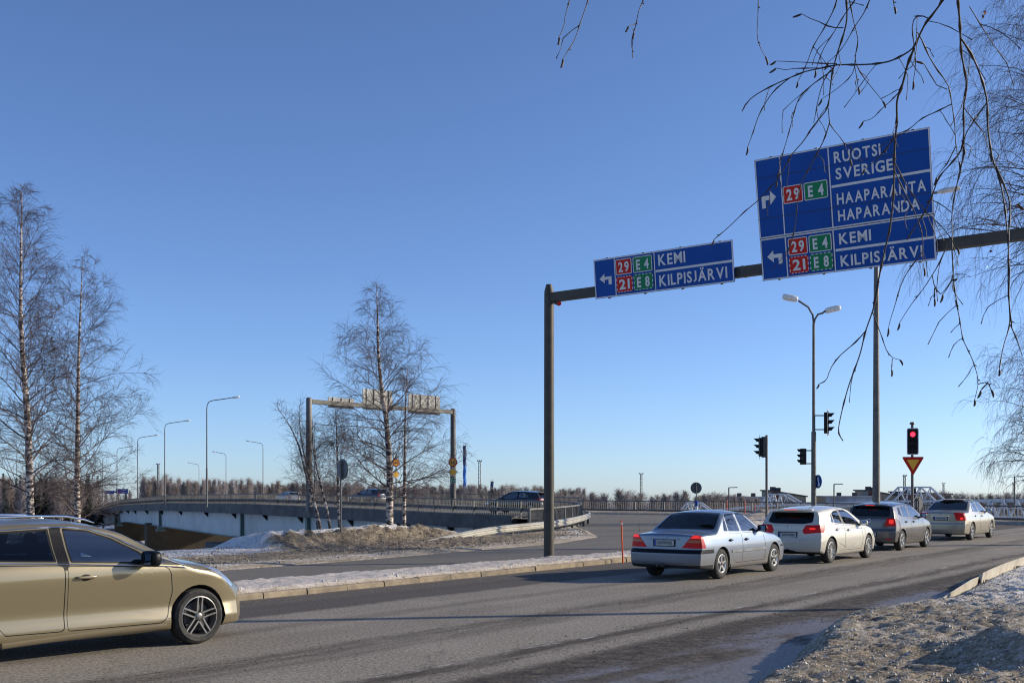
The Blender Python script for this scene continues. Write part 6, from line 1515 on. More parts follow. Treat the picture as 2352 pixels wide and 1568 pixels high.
def make_wheel(mb_t, mb_r, R_, rr, wd, style, mats=None):
    """outer face towards -y, origin at the hub centre"""
    h = wd / 2
    mb_t.lathe([(rr - .005, -h + .012), (rr + .012, -h + .002), (rr + .05, -h - .006), (R_ - .028, -h + .003), (R_ - .008, -h + .018), (R_, -h + .045), (R_, h - .045), (R_ - .01, h - .015), (rr, h)], axis='y', n=48)
    for k in range(3): mb_t.lathe([(R_ + .0008, -h + .055 + .055 * k), (R_ - .006, -h + .06 + .055 * k), (R_ + .0008, -h + .065 + .055 * k)], axis='y', n=48)
    mb_r.lathe([(rr + .004, -h + .006), (rr - .006, -h + .004), (rr - .012, -h + .02), (rr - .025, -h + .06), (rr - .03, h - .01)], axis='y', n=48, m=0)
    mb_r.lathe([(rr - .02, -h + .10), (.0, -h + .10)], axis='y', n=32, m=1)
    mb_r.lathe([(rr * .72, -h + .085), (rr * .3, -h + .08), (rr * .3, -h + .10)], axis='y', n=32, m=2)
    def spoke(a, w0, w1, r0, r1, off=0.0, dep=.035):
        c, s_ = math.cos(a), math.sin(a); vs = []
        for r, w_, dy in ((r0, w0, .012), ((r0 + r1) / 2, (w0 + w1) / 2 * .97, .010), (r1, w1, .006)):
            for t in (-1, 1):
                u = t * w_ / 2 + off
                for dd_, sh in ((0, .78), (.008, 1.0), (dep, 1.0)): vs.append((c * r - s_ * (u if sh == 1 else off + (u - off) * sh), -h + dy + dd_, s_ * r + c * (u if sh == 1 else off + (u - off) * sh)))
        fs = []
        for k in range(2):
            b = k * 6; fs += [(b, b + 6, b + 9, b + 3), (b, b + 1, b + 7, b + 6), (b + 3, b + 9, b + 10, b + 4), (b + 1, b + 2, b + 8, b + 7), (b + 4, b + 10, b + 11, b + 5)]
        mb_r.add(vs, fs, 0)
    r1 = rr - .008
    if style == 'twin':
        for k in range(5):
            for o_ in (-.028, .028): spoke(2 * math.pi * k / 5 + .25, .024, .022, .045, r1, o_)
        mb_r.lathe([(.0, -h + .004), (.032, -h + .004), (.045, -h + .012), (.055, -h + .03)], axis='y', n=24, m=0)
        for k in range(5): a = 2 * math.pi * (k + .5) / 5 + .25; mb_r.lathe([(0, -h + .018), (.009, -h + .018), (.009, -h + .04)], (math.cos(a) * .055, 0, math.sin(a) * .055), 'y', 10, 1)
    elif style == 'star5':
        for k in range(5): spoke(2 * math.pi * k / 5 + .3, .062, .040, .03, r1)
        mb_r.lathe([(.0, -h + .0), (.03, -h + .002), (.04, -h + .02)], axis='y', n=24, m=2); mb_r.lathe([(rr - .03, -h + .02), (rr - .008, -h + .004)], axis='y', n=40, m=0)
    elif style == 'multi':
        for k in range(12): spoke(2 * math.pi * k / 12 + .1, .026, .016, .04, r1)
        mb_r.lathe([(.0, -h + .002), (.05, -h + .004), (.06, -h + .02)], axis='y', n=24, m=0)
    elif style == 'five':
        for k in range(5): spoke(2 * math.pi * k / 5 + .55, .030, .085, .04, r1)
        mb_r.lathe([(.0, -h + .002), (.05, -h + .004), (.06, -h + .02)], axis='y', n=24, m=0)
    elif style == 'seven':
        for k in range(7): spoke(2 * math.pi * k / 7 + .2, .040, .034, .04, r1)
        mb_r.lathe([(.0, -h + .002), (.05, -h + .004), (.06, -h + .02)], axis='y', n=24, m=0)

WHEELS = {}
def add_wheels(root, sp):
    key = (sp['wr'], sp['rim'], sp['style'])
    if key not in WHEELS:
        a, b = MB(), MB(); make_wheel(a, b, *key[:2], sp.get('wwd', .20), key[2]); ot = a.build('wheel', M['rubber'], smooth=35); orr = b.build('rim', [sp.get('rimmat', M['alu']), M['blackmatt'], M['alu_dark']], smooth=35); WHEELS[key] = (ot.data, orr.data); bpy.data.objects.remove(ot); bpy.data.objects.remove(orr)
    mt, mr = WHEELS[key]
    for ax in sp['axles']:
        for sg in (-1, 1):
            o = link('wheel', mt, root, (ax, sg * (sp['W'] / 2 - sp.get('wwd', .20) / 2 - sp.get('winset', .022)), sp['wr']))
            if sg == 1: o.rotation_euler = (0, 0, math.pi)
            link('rim', mr, o)

def add_interior(root, sp):
    xf_, xr_ = sp['seats']; zc = sp.get('seatz', .62)
    for sg in (-1, 1):
        mb = MB(); mb.sell((xf_, sg * .36, zc + .12), (.09, .24, .36), .55, 14, 8, Matrix.Rotation(R(-14), 3, 'Y')); mb.sell((xf_ + .25, sg * .36, zc - .22), (.27, .25, .09), .5, 14, 8)
        mb.sell((xf_ - .15, sg * .36, zc + .57), (.045, .13, .095), .6, 12, 8); mb.tube([(xf_ - .12, sg * .36 - .05, zc + .4), (xf_ - .14, sg * .36 - .05, zc + .52)], .008, 6); mb.tube([(xf_ - .12, sg * .36 + .05, zc + .4), (xf_ - .14, sg * .36 + .05, zc + .52)], .008, 6)
        mb.build('seat', M['seat'], root, smooth=60)
    mb = MB(); mb.sell((xr_, 0, zc + .08), (.09, .62, .32), .4, 18, 8, Matrix.Rotation(R(-16), 3, 'Y')); mb.sell((xr_ + .25, 0, zc - .2), (.26, .62, .10), .4, 18, 8)
    for y in (-.38, .38): mb.sell((xr_ - .10, y, zc + .44), (.04, .12, .07), .6, 12, 8)
    mb.build('rear_seat', M['seat'], root, smooth=60)
    mb = MB(); mb.sell((sp['dash'], 0, .84), (.30, .66, .11), .4, 18, 8); mb.sell((sp['dash'] - .12, .36, .92), (.14, .18, .05), .6, 12, 8); mb.build('dashboard', M['seat'], root, smooth=60)
    mb = MB(); c = Vector((sp['dash'] - .36, .36, .86)); Mx = Matrix.Rotation(R(65), 3, 'Y'); pts = [c + Mx @ Vector((.18 * math.cos(a), .18 * math.sin(a), 0)) for a in np.linspace(0, 2 * math.pi, 25)]
    mb.tube(pts, .014, 8); mb.tube([pts[0], c, pts[12]], .02, 6); mb.build('steering_wheel', M['black'], root, smooth=60)
    mb = MB(); mb.box((sp['L'] / 2 - .1, 0, .30), (sp['L'] - 1.9, 1.3, .03)); mb.build('floor', M['blackmatt'], root)
    mb = MB(); xm = sp['mirx']; mb.sell((xm, 0, sp['Hm'] - .19), (.015, .12, .035), .5, 12, 8); mb.tube([(xm, 0, sp['Hm'] - .17), (xm + .05, 0, sp['Hm'] - .10)], .01, 6); mb.build('inner_mirror', M['black'], root, smooth=60)

def add_mirror(root, car, x, z, mat, s=1.0, cap=True):
    for sg in (-1, 1):
        y = car.Wd(x, z) * sg
        mb = MB(); mb.sell((x - .0, y + sg * .135 * s, z + .045), (.055 * s, .115 * s, .075 * s), .55, 18, 12, Matrix.Rotation(R(-8 * sg), 3, 'Z'), 0); mb.bar((x + .03, y - sg * .02, z - .01), (x + .01, y + sg * .08, z + .0), .05, .045, 1)
        o = mb.build('side_mirror', [mat if cap else M['black'], M['black']], root, smooth=50)
        mb = MB(); q = [(x - .056 * s, y + sg * (.135 * s + a * .092 * s) , z + .045 + b * .055 * s) for a, b in ((-1, -.8), (-.8, -1), (.8, -1), (1, -.7), (1, .75), (.75, 1), (-.8, .9), (-1, .7))]; mb.add(q, [tuple(range(8))]); mb.build('mirror_glass', M['mirror'], o)
def add_handle(doors_root, car, x, z, mat, w_=.17):
    for sg in (-1, 1):
        y = car.Wd(x, z) * sg
        mb = MB(); mb.sell((x, y + sg * .004, z), (.055, .010, .034), .9, 14, 8, None, 1); mb.sell((x + .0, y + sg * .028, z + .004), (w_ / 2, .013, .015), .6, 16, 8, None, 0)
        for e in (-1, 1): mb.sell((x + e * w_ * .42, y + sg * .012, z + .003), (.02, .018, .014), .7, 10, 6, None, 0)
        ds = [d for d in doors_root.get('door', []) if (np.mean([v.co.y for v in d.data.vertices]) * sg > 0) and min(v.co.x for v in d.data.vertices) < x < max(v.co.x for v in d.data.vertices)]
        mb.build('handle', [mat, M['blackmatt']], ds[0] if ds else doors_root['body'][0], smooth=50)
def add_plate(root, car, z, w_=.46, rec=0.012, xoff=0.0):
    x = car.mapx(0, 0, z) - rec + xoff
    mb = MB(); mb.box((x, 0, z), (.012, w_ + .05, .15), m=3); mb.box((x - .009, 0, z), (.008, w_, .112), m=0); mb.box((x - .014, w_ / 2 - .022, z), (.004, .042, .108), m=1); mb.box((x - .014, -.02, z + .003), (.003, w_ * .72, .062), m=2)
    mb.build('number_plate', [M['plate'], M['plateblue'], M['smudge'], M['black']], root)
def ring_pts(r, n=24): return [(r * math.cos(2 * math.pi * k / n), r * math.sin(2 * math.pi * k / n)) for k in range(n + 1)]
def emblem(root, car, z, kind, r=.045, tilt=0.0):
    x = car.mapx(0, 0, z) - .006; mb = MB(); sl = (car.mapx(0, 0, z + .05) - car.mapx(0, 0, z - .05)) / .1
    f = lambda u, v: (x + v * sl - .004, u, z + v)
    mb.tube([f(a, b) for a, b in ring_pts(r)], .0045, 6)
    if kind == 'star':
        for k in range(3): a = math.pi / 2 + 2 * math.pi * k / 3; mb.tube([f(0, 0), f(r * math.cos(a), r * math.sin(a))], [.0075, .002], 6)
    elif kind == 'vw':
        for pts in ([(-.020, .040), (0, .004), (.020, .040)], [(-.038, .024), (-.018, -.038), (0, -.004), (.018, -.038), (.038, .024)]): mb.tube([f(a * r / .045, b * r / .045) for a, b in pts], .0045, 6)
    elif kind == 'oval':
        mb.tube([f(a * .5, b) for a, b in ring_pts(r * .8)], .003, 6); mb.tube([f(a, b * .45 + r * .35) for a, b in ring_pts(r * .75)], .003, 6)
    mb.build('emblem', M['chrome'], root, smooth=60)

GL, GT, GM = M['glass_side'], M['glass_tint'], M['glass_mid']
SEC = [(.15, .93), (.24, .955), (.40, .99), (.55, 1.0), (.70, .998), (.84, .975), (.93, .945), (1.0, .915), (1.15, .84), (1.30, .755), (1.45, .66)]
SEC_SEDAN90 = [(.15, .94), (.25, .965), (.42, .99), (.58, 1.0), (.72, .995), (.86, .965), (.94, .935), (1.0, .905), (1.15, .83), (1.30, .74), (1.42, .66)]
def base_spec(**k):
    d = dict(sec=SEC, cr=.20, cf=.26, bot=[(0, .26), (.4, .22), (1.0, .19), (3.4, .19), (4.2, .22), (5, .24)], wwd=.20, Hm=1.45); d.update(k); return d
def car_object(label, sp, body_mat, fr_contact, heading, group='cars queueing at the red light', mats=None, front=True):
    root = thing('parked_car' if False else 'car', label, 'car', (0, 0, 0), 0, group); car = Car(sp)
    mats = mats or [M['blackmatt'], M['black'], M['chrome']]
    parts = car.build(root, body_mat, None, mats); add_wheels(root, sp); add_interior(root, sp)
    # place: contact point of the front (or rear) right wheel
    ax = sp['axles'][1 if front else 0]; dirx = np.array(heading) / np.linalg.norm(heading); rt = np.array([dirx[1], -dirx[0]]); off = sp['W'] / 2 - .03
    o_ = np.array(fr_contact) - dirx * ax - rt * off
    root.location = (o_[0], o_[1], .003); root.rotation_euler = (0, 0, math.atan2(dirx[1], dirx[0])); return root, car, parts
def pl(a, n): return (a, n)

# ---- silver-blue sedan
sp = base_spec(L=4.49, W=1.72, Hm=1.42, wr=.312, rim=.195, style='star5', axles=[1.03, 3.72], sec=SEC_SEDAN90,
  top=[(0, .945), (.06, .965), (.5, .985), (.80, 1.0), (.90, 1.03), (1.42, 1.355), (1.55, 1.39), (1.95, 1.42), (2.35, 1.405), (2.50, 1.37), (3.10, 1.0), (3.25, .965), (3.8, .91), (4.30, .80), (4.42, .73), (4.49, .68)],
  rear=[(0, .10), (.28, .04), (.36, .0), (.58, .0), (.60, .055), (.9, .07), (.97, .10)], front=[(.2, .06), (.35, .0), (.55, .0), (.6, .05), (.8, .09)], plan=[(0, .95), (.5, .985), (1.2, 1.0), (3.3, 1.0), (4.1, .965), (4.5, .93)],
  rad=[(0, .07), (.7, .085), (.9, .10), (1.5, .13), (2.3, .12), (2.6, .07), (3.1, .08), (3.5, .11), (4.5, .1)], cr=.13, crp=6, cf=.22, cfp=4, seats=(2.25, 1.35), dash=2.98, mirx=2.62,
  windows=[([(1.20, .985), (1.40, .978), (1.46, 1.300), (1.36, 1.22)], .015, GL), ([(1.43, .978), (1.98, .962), (1.98, 1.345), (1.62, 1.335), (1.50, 1.30)], .02, GL), ([(2.06, .96), (2.98, .945), (2.90, 1.02), (2.46, 1.31), (2.32, 1.345), (2.06, 1.35)], .03, GL)],
  rearwin=(.7, 1.65, [(-.68, 1.025), (.68, 1.025), (.555, 1.355), (-.555, 1.355)], .05, GM), windshield=(2.3, 3.4, [(-.66, 1.0), (.66, 1.0), (.53, 1.36), (-.53, 1.36)], .05, M['glass']),
  regions=[('tail_lamp', [pl((0, 0, .665), (0, 0, -1)), pl((0, 0, .945), (0, 0, 1)), pl((.27, 0, .8), (1, 0, .35)), pl((0, .40, .665), (0, -1, .85))], M['redlens'], dict(x=(-.1, .5))),
           (None, [pl((0, 0, .635), (0, 0, 1)), pl((0, 0, .553), (0, 0, -1)), pl((1.03 - .4, 0, 0), (1, 0, 0))], 2, dict(x=(-.1, .9))),
           (None, [pl((0, 0, .315), (0, 0, 1)), pl((1.03 - .4, 0, 0), (1, 0, 0))], 1, dict(x=(-.1, .9))),
           ('rear_bumper', [pl((0, 0, .553), (0, 0, 1)), pl((.66, 0, 0), (1, 0, 0))], None, dict(x=(-.1, .9), single=True)),
           (None, [pl((0, 0, .60), (0, 0, 1)), pl((0, 0, .555), (0, 0, -1)), pl((4.08, 0, 0), (-1, 0, 0))], 2, dict(x=(3.9, 4.7))),
           ('headlight', [pl((0, 0, .62), (0, 0, -1)), pl((0, 0, .765), (0, 0, 1)), pl((4.18, 0, 0), (-1, 0, 0)), pl((0, .42, 0), (0, -1, 0))], M['headlamp'], dict(x=(3.9, 4.7)))],
  doors=[([(1.44, .30), (2.005, .30), (2.005, .93), (1.22, .955), (1.10, .86), (1.30, .58), (1.44, .48)], .03), ([(2.03, .30), (3.16, .30), (3.20, .60), (3.10, .93), (2.03, .935)], .03)], seams=[((2.02, .94), (2.02, 1.36), .012)])
M['p_silver'] = paint('silver_blue_paint', (.18, .222, .285), .45, .38, .7)
sp['regions'][3] = ('rear_bumper', sp['regions'][3][1], M['p_silver'], sp['regions'][3][3])
M['trimstrip'] = simple('grey_side_strip', (.20, .21, .22), .5, 0, .1, 5, dirt=(.14, .12, .10))
merc, car, parts = car_object('silver-blue sedan with red triangular tail lights, last in the queue', sp, M['p_silver'], (5.98, 25.66), (.593, .805))
add_mirror(merc, car, 2.86, .965, M['black'], .95, False); add_handle(parts, car, 1.42, .79, M['black'], .15); add_handle(parts, car, 2.20, .785, M['black'], .15)
add_plate(merc, car, .765, .46, .008); emblem(merc, car, .885, 'star', .04)
mb = MB(); x = car.mapx(0, 0, .85); mb.bar((x - .012, -.34, .845), (x - .012, .34, .845), .02, .022); mb.build('boot_strip', M['p_silver'], merc)
for sg in (-1, 1):                                  # side protection strips
    for a, b in ((1.46, 1.995), (2.04, 3.17)):
        mb = MB(); n = 12
        for k in range(n):
            x0, x1 = a + (b - a) * k / n, a + (b - a) * (k + 1) / n; vs = []
            for xx in (x0, x1):
                for z, o_ in ((.52, .002), (.527, .011), (.578, .011), (.585, .002)): vs.append((xx, sg * (car.Wd(xx, z) + o_), z))
            mb.add(vs, [(0, 4, 5, 1), (1, 5, 6, 2), (2, 6, 7, 3)])
        mb.build('side_strip', M['trimstrip'], merc)
for sg in (-1, 1):                                  # lit and amber bands of the lamps
    for z0, z1, mm, nm in ((.865, .925, 'redlit', 'brake_light'), (.775, .835, 'amberlens', 'indicator'), (.695, .735, 'redlit', 'tail_light')):
        mb = MB(); vs = []; n = 10; inner = 0
        for k in range(n + 1):
            for z in (z0, z1):
                i_ = .42 + .85 * (z - .665); yy = i_ + (car.Wd(0, z) * .985 - i_) * k / n; vs.append((car.mapx(0, yy, z) - .004, sg * yy, z))
        mb.add(vs, [(2 * k, 2 * k + 2, 2 * k + 3, 2 * k + 1) for k in range(n)])
        q = parts.get('tail_lamp', [merc]); mb.build(nm, M[mm] if (nm != 'tail_light') else M['redlens'], merc)
mb = MB(); mb.tube([(-.02, .12, .30), (.3, .12, .31)], .028, 10); mb.tube([(-.07, 0, .31), (-.05, 0, .36)], [.028, .022], 10); mb.bar((-.05, 0, .30), (.4, 0, .27), .05, .04); mb.build('tow_bar', M['galv_dark'], merc, smooth=50)
mb = MB(); mb.tube([(.25, .70, .97), (.22, .70, 1.14)], .004, 6); mb.build('antenna', M['black'], merc)
mb = MB(); mb.bar((3.86, -.862, .60), (4.25, -.835, .60), .004, .0) if False else None
for ax in (1.03,):
    for sg in (-1, 1): mb = MB(); mb.box((ax + .40, sg * .74, .21), (.02, .2, .16)); mb.build('mud_flap', M['black'], merc)

# ---- white hatchback
sp = base_spec(L=4.29, W=1.78, Hm=1.43, wr=.318, rim=.215, style='multi', axles=[.76, 3.46], bot=[(0, .30), (.3, .24), (1.0, .18), (3.3, .18), (4.0, .2), (4.5, .22)],
  sec=[(.15, .93), (.24, .96), (.42, .995), (.55, 1.0), (.70, .992), (.84, .968), (.93, .94), (1.0, .905), (1.15, .83), (1.30, .745), (1.43, .66)],
  top=[(0, .95), (.04, 1.0), (.10, 1.06), (.30, 1.24), (.34, 1.33), (.38, 1.345), (.8, 1.385), (1.4, 1.425), (1.9, 1.43), (2.2, 1.405), (2.4, 1.36), (3.12, 1.0), (3.25, .96), (3.8, .88), (4.1, .78), (4.22, .68), (4.29, .60)],
  rear=[(.1, .10), (.24, .05), (.36, .0), (.58, .0), (.63, .03), (.75, .05), (.95, .08), (1.1, .10)], front=[(.2, .05), (.35, 0), (.5, 0), (.7, .08), (.9, .12)], plan=[(0, .93), (.5, .985), (1.0, 1.0), (3.1, 1.0), (3.8, .965), (4.3, .92)],
  rad=[(0, .06), (.3, .07), (.5, .11), (1.5, .13), (2.2, .11), (2.5, .07), (3.1, .08), (3.4, .11), (4.5, .1)], cr=.20, crp=4, cf=.30, cfp=3, seats=(2.2, 1.25), dash=2.95, mirx=2.55,
  windows=[([(.92, 1.03), (1.08, 1.005), (1.14, 1.24), (1.08, 1.215)], .02, GL), ([(1.11, 1.00), (1.66, .965), (1.66, 1.325), (1.38, 1.305), (1.18, 1.25)], .03, GL), ([(1.74, .96), (2.85, .905), (2.80, .98), (2.36, 1.255), (2.1, 1.325), (1.74, 1.335)], .04, GL)],
  rearwin=(-.1, .6, [(-.60, 1.03), (-.40, .995), (.40, .995), (.60, 1.03), (.56, 1.28), (-.56, 1.28)], .05, GT), windshield=(2.2, 3.4, [(-.70, .99), (.70, .99), (.56, 1.37), (-.56, 1.37)], .05, M['glass']),
  regions=[('tail_lamp', [pl((0, 0, .70), (.0, .10, -1)), pl((0, 0, .955), (.0, -.02, 1)), pl((.40, 0, .85), (1, 0, -.9)), pl((0, .37, .85), (0, -1, -.45)), pl((0, .37, .82), (0, -1, .6))], M['redlens'], dict(x=(-.1, .6))),
           (None, [pl((0, .0, .36), (0, 0.25, 1)), pl((0, .66, 0), (0, 1, .2)), pl((.4, 0, 0), (1, 0, 0))], 2, dict(x=(-.1, .5))),
           ('headlight', [pl((0, 0, .60), (0, 0, -1)), pl((0, 0, .76), (0, 0, 1)), pl((3.80, 0, .62), (-1, 0, .5)), pl((0, .48, 0), (0, -1, 0))], M['headlamp'], dict(x=(3.6, 4.5)))],
  doors=[([(1.18, .30), (1.685, .29), (1.685, .935), (.98, .985), (.88, .84), (1.06, .55), (1.16, .44)], .04), ([(1.71, .29), (2.90, .28), (2.97, .55), (2.92, .885), (1.71, .93)], .04)], seams=[((1.70, .95), (1.70, 1.36), .06)])
M['p_white'] = paint('cream_white_paint', (.60, .56, .46), .0, .35, .35, False, zhi=.8)
wh, car, parts = car_object('cream-white hatchback with red almond tail lights, between the silver-blue sedan and the grey hatchback', sp, M['p_white'], (9.70, 30.6), (.602, .799))
add_mirror(wh, car, 2.78, .925, M['p_white'], .95); add_handle(parts, car, 1.14, .83, M['chrome'], .17); add_handle(parts, car, 1.92, .80, M['chrome'], .17); add_plate(wh, car, .715, .46, .004); emblem(wh, car, .90, 'star', .045)
mb = MB(); mb.bar((.30, -.56, 1.345), (.30, .56, 1.345), .14, .028); mb.build('roof_spoiler', M['p_white'], wh)
mb = MB(); mb.bar((.222, -.17, 1.345), (.222, .17, 1.345), .012, .018); mb.build('high_brake_light', M['redlit'], wh)
mb = MB(); mb.bar((car.mapx(0, 0, .83) - .008, -.36, .815), (car.mapx(0, 0, .83) - .008, .36, .815), .02, .016); mb.build('tailgate_trim', M['p_white'], wh)
for sg in (-1, 1):
    mb = MB(); mb.sell((car.mapx(0, .62, .87) - .0, sg * .62, .875), (.02, .08, .022), .7, 12, 8, Matrix.Rotation(R(20 * -sg), 3, 'Z')); mb.build('brake_light', M['redlit'], wh, smooth=50)
    # long shoulder crease and rising lower crease, raised lines in the paint
    for pts in ([(1.1, .88), (1.8, .865), (2.6, .84), (3.1, .80)], [(1.25, .50), (1.7, .38), (2.3, .36), (3.0, .48)]):
        mb = MB(); q = [(a, sg * (car.Wd(a, z) + .0015), z) for a, z in [(np.interp(t, np.linspace(0, 1, len(pts)), [p[0] for p in pts]), np.interp(t, np.linspace(0, 1, len(pts)), [p[1] for p in pts])) for t in np.linspace(0, 1, 24)]]; mb.tube(q, .006, 6); mb.build('crease', M['p_white'], wh, smooth=60)

# ---- grey small hatchback
sp = base_spec(L=3.97, W=1.68, Hm=1.46, wr=.305, rim=.195, style='five', axles=[.68, 3.15], bot=[(0, .27), (.3, .23), (1.0, .18), (3.0, .18), (3.7, .2), (4.5, .22)],
  sec=[(.15, .93), (.24, .96), (.42, .99), (.55, 1.0), (.72, .995), (.88, .97), (.97, .94), (1.05, .905), (1.2, .84), (1.35, .75), (1.46, .68)],
  top=[(0, .98), (.03, 1.02), (.08, 1.10), (.24, 1.34), (.28, 1.385), (.7, 1.44), (1.2, 1.46), (1.7, 1.455), (2.05, 1.40), (2.75, 1.03), (2.9, .99), (3.4, .92), (3.75, .80), (3.9, .68), (3.97, .60)],
  rear=[(.1, .09), (.26, .03), (.36, .0), (.60, .0), (.65, .035), (.9, .05), (1.1, .08)], front=[(.2, .05), (.35, 0), (.5, 0), (.7, .07), (.9, .12)], plan=[(0, .94), (.5, .985), (1.0, 1.0), (2.9, 1.0), (3.6, .965), (4.0, .92)],
  rad=[(0, .06), (.3, .08), (.5, .11), (1.5, .13), (2.0, .11), (2.3, .07), (2.9, .08), (3.2, .11), (4.5, .1)], cr=.17, crp=5, cf=.28, cfp=3, seats=(2.0, 1.1), dash=2.65, mirx=2.3,
  windows=[([(.52, 1.10), (.78, 1.02), (.82, 1.02), (.84, 1.33), (.66, 1.30)], .02, GT), ([(.87, 1.015), (1.50, .995), (1.50, 1.365), (.92, 1.34)], .025, GL), ([(1.58, .99), (2.52, .965), (2.46, 1.04), (2.10, 1.28), (1.88, 1.365), (1.58, 1.37)], .04, GL)],
  rearwin=(-.1, .6, [(-.60, 1.04), (.60, 1.04), (.55, 1.345), (-.55, 1.345)], .05, GM), windshield=(1.9, 3.1, [(-.66, 1.02), (.66, 1.02), (.55, 1.40), (-.55, 1.40)], .05, M['glass']),
  regions=[('tail_lamp', [pl((0, 0, .745), (0, 0, -1)), pl((0, 0, .985), (0, 0, 1)), pl((.20, 0, .85), (1, 0, 0)), pl((0, .50, .85), (0, -1, .25))], M['redlens'], dict(x=(-.1, .5))),
           ('headlight', [pl((0, 0, .62), (0, 0, -1)), pl((0, 0, .80), (0, 0, 1)), pl((3.50, 0, .62), (-1, 0, 0)), pl((0, .45, 0), (0, -1, 0))], M['headlamp'], dict(x=(3.3, 4.2)))],
  doors=[([(1.08, .30), (1.525, .29), (1.525, .965), (.82, .99), (.80, .84), (.96, .55), (1.06, .44)], .04), ([(1.55, .29), (2.62, .28), (2.68, .55), (2.62, .935), (1.55, .96)], .04)], seams=[((1.54, .98), (1.54, 1.38), .055)])
M['p_grey'] = paint('warm_grey_paint', (.105, .092, .085), .5, .28, .35)
gy, car, parts = car_object('dark grey small hatchback third in the queue, between the white hatchback and the gold sedan', sp, M['p_grey'], (13.36, 36.2), (.60, .80))
add_mirror(gy, car, 2.44, .985, M['p_grey'], .9); add_handle(parts, car, 1.02, .86, M['p_grey'], .15); add_handle(parts, car, 1.75, .85, M['p_grey'], .15); emblem(gy, car, .905, 'vw', .055); add_plate(gy, car, .50, .46, .004)
mb = MB(); mb.bar((.185, -.55, 1.39), (.24, .55, 1.39), .1, .024); mb.build('roof_spoiler', M['p_grey'], gy)
mb = MB(); mb.bar((.135, -.14, 1.37), (.135, .14, 1.37), .012, .018); mb.build('high_brake_light', M['redlit'], gy); mb = MB(); mb.tube([(.45, 0, 1.42), (.33, 0, 1.62)], .004, 6); mb.build('antenna', M['black'], gy)
for sg in (-1, 1):
    mb = MB(); mb.sell((car.mapx(0, .67, .87) - .002, sg * .66, .88), (.018, .07, .07), .5, 12, 8, Matrix.Rotation(R(25 * -sg), 3, 'Z')); mb.build('brake_light', M['redlit'], gy, smooth=50)
    mb = MB(); mb.sell((car.mapx(0, .6, .36) - .001, sg * .58, .36), (.012, .12, .02), .5, 12, 8); mb.build('reflector', M['redlens'], gy, smooth=50)

# ---- gold-beige sedan at the front of the queue
sp = base_spec(L=4.63, W=1.76, Hm=1.48, wr=.318, rim=.205, style='seven', axles=[1.02, 3.72], sec=[(a * 1.03, b) for a, b in SEC_SEDAN90],
  top=[(0, .985), (.05, 1.04), (.4, 1.06), (.62, 1.065), (.74, 1.09), (1.38, 1.40), (1.55, 1.445), (2.0, 1.48), (2.4, 1.465), (2.6, 1.42), (3.25, 1.05), (3.4, 1.01), (3.9, .95), (4.35, .83), (4.53, .72), (4.63, .65)],
  rear=[(0, .10), (.28, .03), (.38, .0), (.60, .0), (.63, .035), (.95, .03), (1.05, .04)], front=[(.2, .06), (.35, .0), (.55, .0), (.7, .06), (.9, .12)], plan=[(0, .94), (.5, .985), (1.2, 1.0), (3.3, 1.0), (4.1, .96), (4.63, .91)],
  rad=[(0, .07), (.6, .09), (.8, .10), (1.5, .13), (2.3, .12), (2.6, .07), (3.2, .08), (3.6, .12), (4.6, .1)], cr=.16, crp=5, cf=.28, cfp=3, seats=(2.35, 1.4), dash=3.1, mirx=2.75, seatz=.66,
  windows=[([(1.20, 1.035), (1.46, 1.022), (1.50, 1.36), (1.40, 1.32)], .015, GL), ([(1.49, 1.02), (2.04, 1.005), (2.04, 1.40), (1.68, 1.39), (1.54, 1.36)], .02, GL), ([(2.12, 1.0), (3.08, .985), (3.02, 1.05), (2.56, 1.35), (2.40, 1.40), (2.12, 1.41)], .03, GL)],
  rearwin=(.5, 1.65, [(-.68, 1.085), (.68, 1.085), (.57, 1.415), (-.57, 1.415)], .05, GM), windshield=(2.3, 3.5, [(-.68, 1.05), (.68, 1.05), (.56, 1.42), (-.56, 1.42)], .05, M['glass']),
  regions=[('tail_lamp', [pl((0, 0, .73), (0, 0, -1)), pl((0, 0, .97), (0, -.08, 1)), pl((.27, 0, .8), (1, 0, .1)), pl((0, .52, .80), (0, -1, -.3))], M['redlens'], dict(x=(-.1, .5))),
           ('headlight', [pl((0, 0, .66), (0, 0, -1)), pl((0, 0, .83), (0, 0, 1)), pl((4.15, 0, 0), (-1, 0, 0)), pl((0, .45, 0), (0, -1, 0))], M['headlamp'], dict(x=(3.9, 4.8)))],
  doors=[([(1.46, .31), (2.06, .31), (2.06, .975), (1.26, 1.0), (1.14, .88), (1.32, .60), (1.45, .50)], .04), ([(2.085, .31), (3.20, .31), (3.24, .60), (3.16, .965), (2.085, .97)], .04)], seams=[((2.08, .98), (2.08, 1.41), .05)])
M['p_beige'] = paint('champagne_paint', (.42, .37, .27), .5, .30, .30)
av, car, parts = car_object('champagne-gold sedan waiting first in the queue, snow on its roof', sp, M['p_beige'], (18.42, 43.2), (.60, .80))
add_mirror(av, car, 2.95, 1.01, M['p_beige'], .95); add_handle(parts, car, 1.42, .87, M['p_beige'], .16); add_handle(parts, car, 2.30, .86, M['p_beige'], .16); add_plate(av, car, .80, .46, .006); emblem(av, car, .93, 'oval', .04)
mb = MB(); mb.bar((car.mapx(0, 0, .87) - .012, -.33, .885), (car.mapx(0, 0, .87) - .012, .33, .885), .024, .02); mb.build('boot_strip', M['chrome'], av)
for sg in (-1, 1):
    mb = MB(); mb.sell((car.mapx(0, .72, .82) - .004, sg * .72, .80), (.018, .06, .045), .6, 12, 8, Matrix.Rotation(R(30 * -sg), 3, 'Z')); mb.build('brake_light' , M['redlit'], av, smooth=50)
